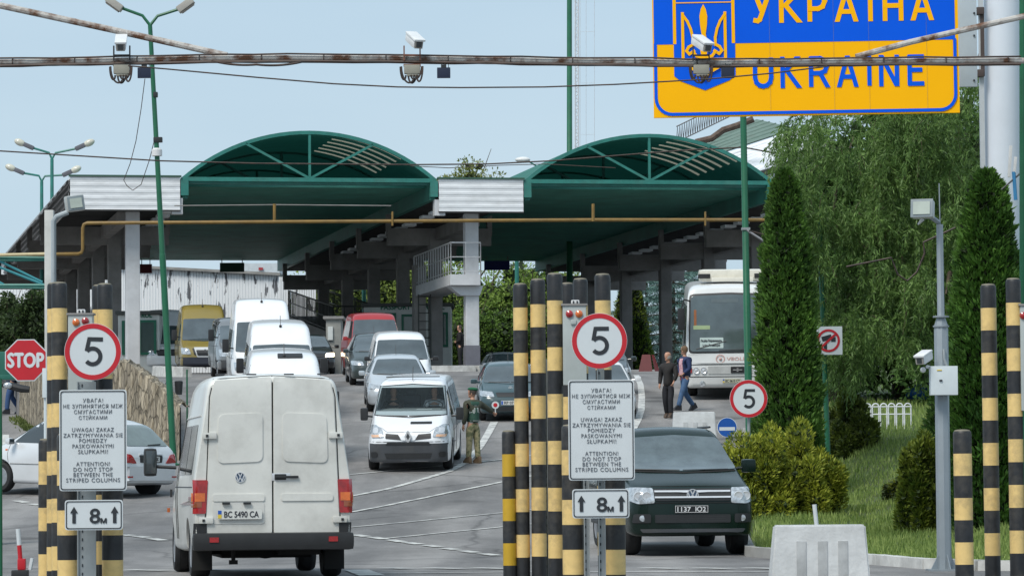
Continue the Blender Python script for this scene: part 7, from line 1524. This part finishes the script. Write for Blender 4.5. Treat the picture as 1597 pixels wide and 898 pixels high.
# building to the right above the canopy
D = 190; r = empty('terminal_roof', P(1190, 240, D), 'terminal building with green and white ribbed roofs above the right arch', 'building')
def slab(name, pts, m, rib=0):
    q = [P(x, y, d) for x, y, d in pts]; mb = MB(); mb.prism(q, (0, .15, -.05))
    o = mb.build(name, m, r, smooth=0)
    if rib:
        mb = MB(); 
        for k in range(1, rib): t_ = k / rib; a = q[0] + (q[3] - q[0]) * t_; b = q[1] + (q[2] - q[1]) * t_; mb.tube([a - Vector((0, .03, 0)), b - Vector((0, .03, 0))], .05, 5)
        mb.build('roof_rib', m, r)
    return o
slab('white_roof', [(1128, 240, 188), (1278, 190, 192), (1278, 236, 190), (1180, 268, 186)], M_WHT, 9); slab('green_roof', [(1090, 222, 196), (1180, 186, 200), (1240, 200, 196), (1130, 236, 192)], mat('faded_green_sheet', (.14, .21, .17), .6, var=.2, dirt=.3), 6)
slab('lower_wall', [(1180, 270, 187), (1280, 240, 190), (1280, 330, 190), (1180, 330, 187)], M_WHT, 8); slab('painted_eaves_shadow', [(1182, 268, 185.5), (1262, 246, 185.5), (1262, 252, 185.5), (1180, 276, 185.5)], M_CEIL)  # last slab: dark strip painted in as the shadow under the white roof's eaves
slab('gutter_wall', [(1205, 252, 188), (1300, 215, 189), (1300, 280, 189), (1205, 285, 188)], M_CONC); mb = MB(); mb.tube([P(1085, 222, 186), P(1110, 216, 186), (P(1128, 203, 186)), P(1150, 196, 186), P(1175, 186, 186)], .16, 8); mb.build('lagged_pipe', mat('lagging_brown', (.14, .10, .08), .9, var=.5, scale=5, bump=1), r)
w_ = empty('wire_fence', P(1095, 205, 184), 'thin zigzag security wire on the canopy roof edge', 'fence'); mb = MB(); a, b = P(1055, 222, 184), P(1150, 176, 184); up = Vector((0, 0, .75)); mb.tube([a, b], .03, 5); mb.tube([a + up, b + up], .03, 5)
for k in range(26): mb.tube([a + (b - a) * k / 26, a + (b - a) * (k + .5) / 26 + up, a + (b - a) * (k + 1) / 26], .022, 4)
mb.build('zigzag_wire', mat('wire_grey', (.14, .14, .15), .6), w_)
q = P(1238, 217, 182); fl = empty('roof_floodlight', q, 'white floodlight fixed on the white ribbed roof', 'floodlight'); MB().box(tuple(q), (.42, .3, .30), bev=.08).build('housing', M_WHT, fl); MB().tube([q, q + Vector((-.15, .1, -1.0))], .04, 6).build('bracket', M_WHT, fl)
# litter bin by lamp post, blue thing behind willow
D = 92; b = G(279, D); b.z = 3.35; r = empty('litter_bin', b, 'dark litter bin at the foot of the leaning lamp post', 'bin'); MB().lathe([(.08, 0), (.1, .28), (.1, .32), (.08, .33), (.07, .2), (.001, .2)], 16, T(b)).build('bucket', M_BLK, r); MB().tube([b + Vector((.2, 0, -1)), b + Vector((.2, 0, .6))], .02, 6).build('stand', M_GRN, r)
q = G(1446, 99); r = empty('blue_vehicle_cover', q, 'bright blue tarpaulin glimpsed through leaves behind the pole', 'tarpaulin'); mb = MB(); mb.sphere((q.x, 99, P(1446, 612, 99).z), .45, 10, None, (1.3, .8, .55)); mb.build('cover', mat('tarp_blue', (.02, .16, .5), .5, var=.4, bump=.6), r)
# ------------------------------------------------------------------ people
def skin_mesh(name, verts, edges, rad, m, parent, root_i=0, sub=2, mtx=None):
    me = bpy.data.meshes.new(name); me.from_pydata([tuple(v) for v in verts], edges, []); o = bpy.data.objects.new(name, me); COL.objects.link(o)
    md = o.modifiers.new('s', 'SKIN'); md.use_smooth_shade = True
    for i, v in enumerate(me.skin_vertices[0].data):
        r_ = rad[i]; v.radius = r_ if isinstance(r_, tuple) else (r_, r_); v.use_root = (i == root_i)
    sb = o.modifiers.new('u', 'SUBSURF'); sb.levels = sub; sb.render_levels = sub
    bpy.context.view_layer.update(); dg = bpy.context.evaluated_depsgraph_get(); nm = bpy.data.meshes.new_from_object(o.evaluated_get(dg)); o.modifiers.clear(); o.data = nm
    bpy.data.meshes.remove(me); nm.name = name; nm.materials.clear(); nm.materials.append(m); nm.shade_smooth(); o.parent = parent; ROOTM[o.name] = Matrix.Identity(4); return o
M_SKIN = mat('skin', (.50, .27, .18), .55, var=.12, scale=12)
def make_head(r, hm, hair, hair_m):
    mb = MB()
    n = 18; prof = [(.0015, -.125), (.035, -.118), (.058, -.09), (.07, -.05), (.078, 0), (.082, .04), (.078, .08), (.058, .112), (.03, .125), (.0015, .128)]
    mb.lathe(prof, n, hm @ T(.005, 0, .01) @ Matrix.Diagonal((1.16, .93, 1, 1)))
    mb.add([(.075, -.014, -.03), (.075, .014, -.03), (.108, 0, -.028), (.088, 0, .022), (.07, 0, -.045)], [(0, 2, 3), (1, 3, 2), (0, 4, 2), (1, 2, 4)], hm)
    for s in (-1, 1): mb.sphere((-.005, s * .076, -.008), .026, 6, hm, (.7, .35, 1.1))
    mb.sphere((.075, 0, -.075), .03, 6, hm, (.7, 1, .6)); head = mb.build('head', M_SKIN, r, world=False, smooth=60)
    mb = MB()
    for s in (-1, 1): mb.sphere((.083, s * .030, .012), .010, 6, hm, (.6, 1.2, .7))
    mb.build('eyes', M_SK, head, world=False); MB().box((.086, 0, -.062), (.012, .045, .008), hm).build('mouth', mat('lips', (.28, .10, .08), .6), head, world=False, smooth=0)
    if hair:
        mb = MB(); hp = [(.083, -.03), (.088, .02), (.089, .05), (.084, .085), (.064, .12), (.03, .135), (.0015, .138)] if hair != 'bald' else [(.083, -.05), (.087, -.02), (.086, .02), (.08, .035)]
        mb.lathe(hp, 18, hm @ T(-.013, 0, .008) @ Matrix.Diagonal((1.12, .98, 1, 1))); mb.build('hair', hair_m, head, world=False, smooth=60)
    return head
def person(loc, yaw, H, label, J, top_m, leg_m, shoe_m, hair_m, hair='short', vest=None, cap=None, group=None, extra=None, neck_m=None):
    """J: joint positions for a 1.78 m figure, x = forward, y = the figure's left, z up"""
    k = H / 1.78; base = T(loc) @ rz(yaw) @ Matrix.Scale(k, 4); r = empty('person', base, label, 'person', group)
    V = lambda n: Vector(J[n])
    hip = V('hip'); ch = V('chest'); nk = V('neck'); hd = V('head')
    # continuous body: trunk, neck, head, arms to the wrists, legs to the ankles
    names = ['hip', 'waist', 'chest', 'shc', 'neck', 'head0']; vs = [hip, hip.lerp(ch, .45), ch, ch.lerp(nk, .65), nk, hd - Vector((0, 0, .07))]
    rad = [(.105, .085), (.10, .085), (.125, .095), (.10, .075), (.052, .052), (.065, .07)]; ed = [(i, i + 1) for i in range(5)]
    idx = {}
    for s in ('l', 'r'):
        a = len(vs); vs += [V('sh_' + s), V('el_' + s), V('wr_' + s)]; rad += [.045, .038, .03]; ed += [(3, a), (a, a + 1), (a + 1, a + 2)]
    for s in ('l', 'r'):
        a = len(vs); vs += [V('th_' + s), V('kn_' + s), V('an_' + s)]; rad += [.075, .05, .04]; ed += [(0, a), (a, a + 1), (a + 1, a + 2)]
    body = skin_mesh('body', vs, ed, rad, M_SKIN, r)
    # head with face
    hm = T(hd) @ rz(J.get('turn', 0)); make_head(r, hm, hair, hair_m)
    # hands: palm, four unequal fingers, thumb
    for s, sg in (('l', 1), ('r', -1)):
        w_ = V('wr_' + s); e = V('el_' + s); d = (w_ - e).normalized(); up = Vector(J.get('palm_' + s, (0, sg, 0))); sd_ = d.cross(up).normalized(); pn = sd_.cross(d).normalized()
        vs = [w_ - d * .02, w_ + d * .03, w_ + d * .075]; rad = [(.024, .024), (.034, .018), (.036, .015)]; ed = [(0, 1), (1, 2)]
        curl = J.get('curl_' + s, .35)
        for q, (off, ln) in enumerate(((-.027, .062), (-.009, .074), (.009, .07), (.026, .055))):
            a = len(vs); p0 = w_ + d * .078 + sd_ * off; p1 = p0 + (d * math.cos(curl) - pn * math.sin(curl) * 1) * ln * .5; p2 = p1 + (d * math.cos(curl * 2.4) - pn * math.sin(curl * 2.4)) * ln * .5
            vs += [p0, p1, p2]; rad += [.0095, .0088, .0072]; ed += [(2, a), (a, a + 1), (a + 1, a + 2)]
        a = len(vs); fwd = -sd_ if J.get('thumb_' + s, 1) > 0 else sd_; vs += [w_ + d * .03 + fwd * .03, w_ + d * .062 + fwd * .052 - pn * .012, w_ + d * .09 + fwd * .055 - pn * .025]; rad += [.012, .010, .008]; ed += [(1, a), (a, a + 1), (a + 1, a + 2)]
        skin_mesh('hand', vs, ed, rad, M_SKIN, body, 0, 1)
    # jacket with sleeves
    vs = [hip + Vector((0, 0, J.get('hem', -.06))), hip.lerp(ch, .3), hip.lerp(ch, .7), ch, ch.lerp(nk, .62), nk + Vector((0, 0, .01))]; rad = [(.19, .155), (.175, .145), (.175, .14), (.185, .145), (.16, .12), (.09, .085)]; ed = [(i, i + 1) for i in range(5)]
    for s in ('l', 'r'):
        a = len(vs); sh, el, wr = V('sh_' + s), V('el_' + s), V('wr_' + s); vs += [sh, sh.lerp(el, .5), el, el.lerp(wr, .6), wr - (wr - el).normalized() * .02]; rad += [.095, .078, .068, .058, .05]; ed += [(4, a)] + [(a + i, a + i + 1) for i in range(4)]
    jk = skin_mesh('jacket', vs, ed, rad, top_m, r)
    # trousers
    vs = [hip + Vector((0, 0, .06)), hip - Vector((0, 0, .03))]; rad = [(.155, .13), (.16, .13)]; ed = [(0, 1)]
    for s in ('l', 'r'):
        a = len(vs); th, kn, an = V('th_' + s), V('kn_' + s), V('an_' + s); vs += [th, th.lerp(kn, .5), kn, kn.lerp(an, .5), an + Vector((0, 0, .02))]; rad += [.112, .098, .078, .075, .068]; ed += [(1, a)] + [(a + i, a + i + 1) for i in range(4)]
    tr = skin_mesh('trousers', vs, ed, rad, leg_m, r)
    for s in ('l', 'r'):
        an = V('an_' + s); a = J.get('toe_' + s, 0); tip = J.get('pitch_' + s, 0); m = T(an) @ rz(a) @ ry(tip)
        mb = MB(); mb.add([(x, y * wdt, z) for x, wdt, z0, z1 in ((-.09, .04, -.085, .06), (-.04, .046, -.085, .09), (.04, .046, -.085, .06), (.11, .052, -.085, .0), (.17, .044, -.085, -.03), (.19, .02, -.08, -.045)) for y, z in ((-1, z0), (1, z0), (.85, z1), (-.85, z1))],
                          [tuple(range(4))[::-1], (20, 21, 22, 23)] + [(i * 4 + k2, i * 4 + (k2 + 1) % 4, (i + 1) * 4 + (k2 + 1) % 4, (i + 1) * 4 + k2) for i in range(5) for k2 in range(4)], m)
        o = mb.build('shoe', shoe_m, r, world=False, smooth=70)
    return r, hm, base
def std(**kw):
    J = dict(hip=(0, 0, .93), chest=(.0, 0, 1.27), neck=(.0, 0, 1.49), head=(.02, 0, 1.645), sh_l=(0, .185, 1.41), sh_r=(0, -.185, 1.41), el_l=(-.03, .24, 1.13), el_r=(-.03, -.24, 1.13), wr_l=(.04, .25, .88), wr_r=(.04, -.25, .88),
             th_l=(0, .09, .88), th_r=(0, -.09, .88), kn_l=(.01, .10, .49), kn_r=(.01, -.10, .49), an_l=(-.02, .105, .085), an_r=(-.02, -.105, .085))
    J.update(kw); return J
CAMO = mat('camouflage', (.34, .30, .17), .85, scale=9, col2=(.13, .14, .07), lo=.46, hi=.54, bump=.4); OLV = mat('olive_shirt', (.07, .075, .05), .85, var=.35, scale=8, bump=.4)
g0 = Gp(738, 722, 84, 92); D = g0.y
# the guard faces the van on his left side of the picture: heading mostly -X, slightly away, left arm lowered, right arm out towards the next car with the disc
yawg = R(126)
Jg = std(el_r=(.02, -.42, 1.30), wr_r=(.06, -.64, 1.20), sh_r=(0, -.19, 1.41), palm_r=(1, 0, .2), curl_r=1.1, el_l=(-.02, .23, 1.13), wr_l=(.05, .24, .89), an_r=(-.06, -.10, .085), kn_r=(-.02, -.10, .49), hem=.02, turn=R(38), an_l=(.04, .11, .085))
r, hm, base = person(tuple(g0), yawg, 1.70, 'border guard in green beret and vest holding a red and white signal disc', Jg, OLV, CAMO, mat('tan_boots', (.20, .13, .075), .8, var=.3), mat('dark_hair', (.06, .045, .035), .8))
VG = mat('green_vest', (.028, .085, .06), .8, var=.25, scale=6, bump=.3)
o = skin_mesh('vest', [(0, 0, .93), (0, 0, 1.05), (0, 0, 1.2), (0, 0, 1.33), (0, 0, 1.42), (0, .13, 1.42), (0, -.13, 1.42)], [(0, 1), (1, 2), (2, 3), (3, 4), (4, 5), (4, 6)], [(.185, .155), (.18, .15), (.18, .15), (.185, .15), (.13, .115), (.09, .09), (.09, .09)], VG, r)
REF = mat('reflective_grey', (.42, .45, .43), .5)
vb = bvh_of(o)
def onvest(pts, w_, nm):
    # press a band or glyph onto the vest back (-x side): pts in (y,z)
    mb = MB()
    for a, b in zip(pts, pts[1:]):
        a = Vector(a); b = Vector(b); nseg = max(1, int((b - a).length / .02)); d = (b - a).normalized(); nn = Vector((-d.y, d.x)) * w_ / 2; L_ = []
        for k in range(nseg + 1):
            p = a + (b - a) * k / nseg
            for sgn in (1, -1):
                q = p + nn * sgn; h = vb.ray_cast(Vector((-2, q.x, q.y)), Vector((1, 0, 0))); x = h[0].x if h[0] else -.1; L_.append((x - .006, q.x, q.y))
        mb.add(L_, [(2 * k, 2 * k + 1, 2 * k + 3, 2 * k + 2) for k in range(nseg)])
    return mb.build(nm, REF, o, world=False, smooth=0)
# seen from the back the figure's left (+y) is on the viewer's left
def gl(y, pts, w_=.022, s=.105): onvest([(y - px_ * s, 1.20 + pz * s * 1.45) for px_, pz in pts], w_, 'vest_lettering')
gl(.155, [(-.05, -.2), (-.05, 0), (.1, 0), (.25, 1), (.65, 1), (.65, 0), (.1, 0)]); gl(.155, [(.65, 0), (.8, 0), (.8, -.2)]); gl(.055, [(0, 0), (0, 1), (.7, 1), (.7, 0)]); gl(-.04, [(.7, 1), (.1, 1), (0, .8), (0, .2), (.1, 0), (.7, 0)])
for zz in (1.00, .955): 
    pts = [(y, zz) for y in np.linspace(.16, -.16, 9)]; onvest(pts, .018, 'reflective_band')
mb = MB()
for zz in (1.0, .955):
    mb.lathe([(.158, -.009), (.158, .009), (.150, .009), (.150, -.009)], 28, T(0, 0, zz) @ Matrix.Diagonal((.95, 1.13, 1, 1)))
mb = None
bm_ = MB().lathe([(.085, .02), (.098, .035), (.105, .06), (.095, .085), (.05, .105), (.0015, .11)], 20, hm @ T(-.01, -.012, .05) @ ry(R(-4)) @ Matrix.Diagonal((1.2, 1.05, .9, 1))); bm_.build('beret', mat('beret_green', (.01, .11, .05), .9), [c_ for c_ in r.children if c_.name.startswith('head')][0], world=False)
# signal disc in the right hand
wr = base @ Vector(Jg['wr_r']); hd_ = base @ (Vector(Jg['wr_r']) + Vector((.02, -.075, -.02))); dk = empty('signal_disc', hd_, 'small white and red signal disc held up by the border guard', 'signal disc')
mt = T(hd_ + Vector((0, -.01, .19))) @ FACE; MB().lathe([(.085, -.006), (.085, .004), (.001, .004)], 28, mt).build('disc', M_SW, dk); MB().lathe([(.048, .004), (.045, .01), (.001, .011)], 24, mt).build('red_reflector', M_SR, dk); MB().tube([hd_ + Vector((0, 0, -.06)), hd_ + Vector((0, 0, .11))], .013, 8).build('handle', M_SW, dk)
# two men on the bus lane
D = 102.3; g1 = Gp(1043, 652, 96, 112); D = g1.y
J1 = std(el_l=(.06, .25, 1.15), wr_l=(.13, .20, .98), el_r=(-.05, -.24, 1.13), wr_r=(.03, -.24, .90), kn_l=(.10, .09, .50), an_l=(.10, .10, .09), an_r=(-.12, -.09, .10), kn_r=(.02, -.09, .49), hem=-.12, turn=R(-28))
person(tuple(g1), R(-112), 1.74, 'older grey-haired man in a black jacket and dark trousers walking past the coach', J1, mat('black_jacket', (.018, .016, .016), .8, var=.4, scale=7, bump=.3), mat('black_trousers', (.014, .015, .02), .85, var=.3), mat('brown_shoes', (.07, .045, .03), .6), mat('grey_hair', (.32, .30, .28), .8), hair='bald')
g2 = Gp(1069, 641, 96, 115)
J2 = std(el_l=(.0, .25, 1.15), wr_l=(.14, .13, 1.02), el_r=(.02, -.25, 1.14), wr_r=(.17, -.10, 1.01), palm_l=(0, 1, -.6), palm_r=(0, -1, -.6), kn_l=(.16, .09, .52), an_l=(.28, .08, .10), kn_r=(-.05, -.09, .50), an_r=(-.32, -.09, .14), pitch_r=R(25), hem=-.04, turn=R(-70))
JK = mat('navy_jacket', (.018, .035, .11), .75, var=.3, scale=7, bump=.3)
r, hm, base = person(tuple(g2), R(-150), 1.76, 'younger man in an open navy jacket, pink top and blue jeans striding past the coach', J2, JK, mat('blue_jeans', (.06, .13, .26), .8, var=.35, scale=8), mat('dark_shoes', (.02, .02, .025), .6), mat('brown_hair', (.14, .085, .045), .8))
jk = [o for o in r.children if o.name.startswith('jacket')][0]; jb = bvh_of(jk)
def onfront(y0, y1, z0, z1, m_, nm, off=.008):
    mb = MB(); n = 8; L_ = []
    for i in range(n + 1):
        for j in range(n + 1):
            y = y0 + (y1 - y0) * i / n; z = z0 + (z1 - z0) * j / n; h = jb.ray_cast(Vector((2, y, z)), Vector((-1, 0, 0))); L_.append(((h[0].x if h[0] else .1) + off, y, z))
    mb.add(L_, [(i * (n + 1) + j, (i + 1) * (n + 1) + j, (i + 1) * (n + 1) + j + 1, i * (n + 1) + j + 1) for i in range(n) for j in range(n)]); mb.build(nm, m_, jk, world=False)
onfront(-.07, .09, .90, 1.44, mat('pink_shirt', (.55, .36, .38), .8, scale=14, col2=(.45, .2, .25), lo=.45, hi=.5), 'shirt_front'); onfront(-.09, .11, .86, .93, mat('red_hem', (.4, .03, .04), .8), 'shirt_hem', .012)
# figure by the second column and the walker on the left path
g3 = G(718, 150); J3 = std(hem=-.15, turn=R(20), wr_l=(.15, .12, 1.1), wr_r=(.15, -.12, 1.1)); person((g3.x, g3.y, g3.z + .1), R(170), 1.68, 'dark figure standing in shadow beside the second white column', J3, mat('very_dark_coat', (.012, .010, .010), .9), mat('very_dark_trousers', (.012, .012, .014), .9), M_BLK, mat('dark_hair', (.06, .045, .035), .8))
g4 = Gp(18, 646, 98, 112); J4 = std(kn_l=(.12, .10, .51), an_l=(.16, .10, .09), kn_r=(-.02, -.09, .5), an_r=(-.26, -.10, .13), pitch_r=R(20), hem=-.08)
person(tuple(g4), R(200), 1.72, 'person in blue jeans walking up the path behind the dark spotlight', J4, mat('dark_blue_jacket', (.02, .04, .09), .8), mat('blue_jeans2', (.03, .075, .19), .8), mat('dark_shoes', (.02, .02, .025), .6), mat('dark_hair', (.06, .045, .035), .8))

# the two people in the white passenger van
vr = tf['root']
def seated(y, label, shirt, hair_m, arms):
    m = vr.matrix_world @ T(.22, y, .0); r = empty('person', m, label, 'person')
    vs = [(0, 0, 1.30), (.0, 0, 1.36), (0, 0, 1.42), (.01, 0, 1.47), (.02, 0, 1.50), (.03, 0, 1.56)]; body = skin_mesh('body', vs, [(i, i + 1) for i in range(5)], [(.12, .15), (.12, .16), (.12, .17), (.08, .12), (.05, .05), (.05, .05)], M_SKIN, r)
    vs = [(0, 0, 1.30), (0, 0, 1.38), (0, 0, 1.44), (0, .16, 1.42), (0, -.16, 1.42), (.18, .2, 1.33), (.18, -.2, 1.33), (.36, .14, 1.38 if arms else 1.32), (.36, -.14, 1.38 if arms else 1.32)]
    skin_mesh('shirt', vs, [(0, 1), (1, 2), (2, 3), (2, 4), (3, 5), (4, 6), (5, 7), (6, 8)], [(.13, .18), (.13, .19), (.11, .13), .075, .075, .055, .055, .042, .042], shirt, r)
    make_head(r, T(.04, 0, 1.62) @ Matrix.Scale(.95, 4), 'short', hair_m); return r
seated(.46, 'driver in a pale shirt behind the windscreen of the white passenger van', mat('pale_shirt', (.6, .64, .68), .8), mat('dark_hair', (.06, .045, .035), .8), True)
seated(-.46, 'front passenger in dark clothes inside the white passenger van', mat('very_dark_coat', (.012, .010, .010), .9), mat('brown_hair', (.14, .085, .045), .8), False)
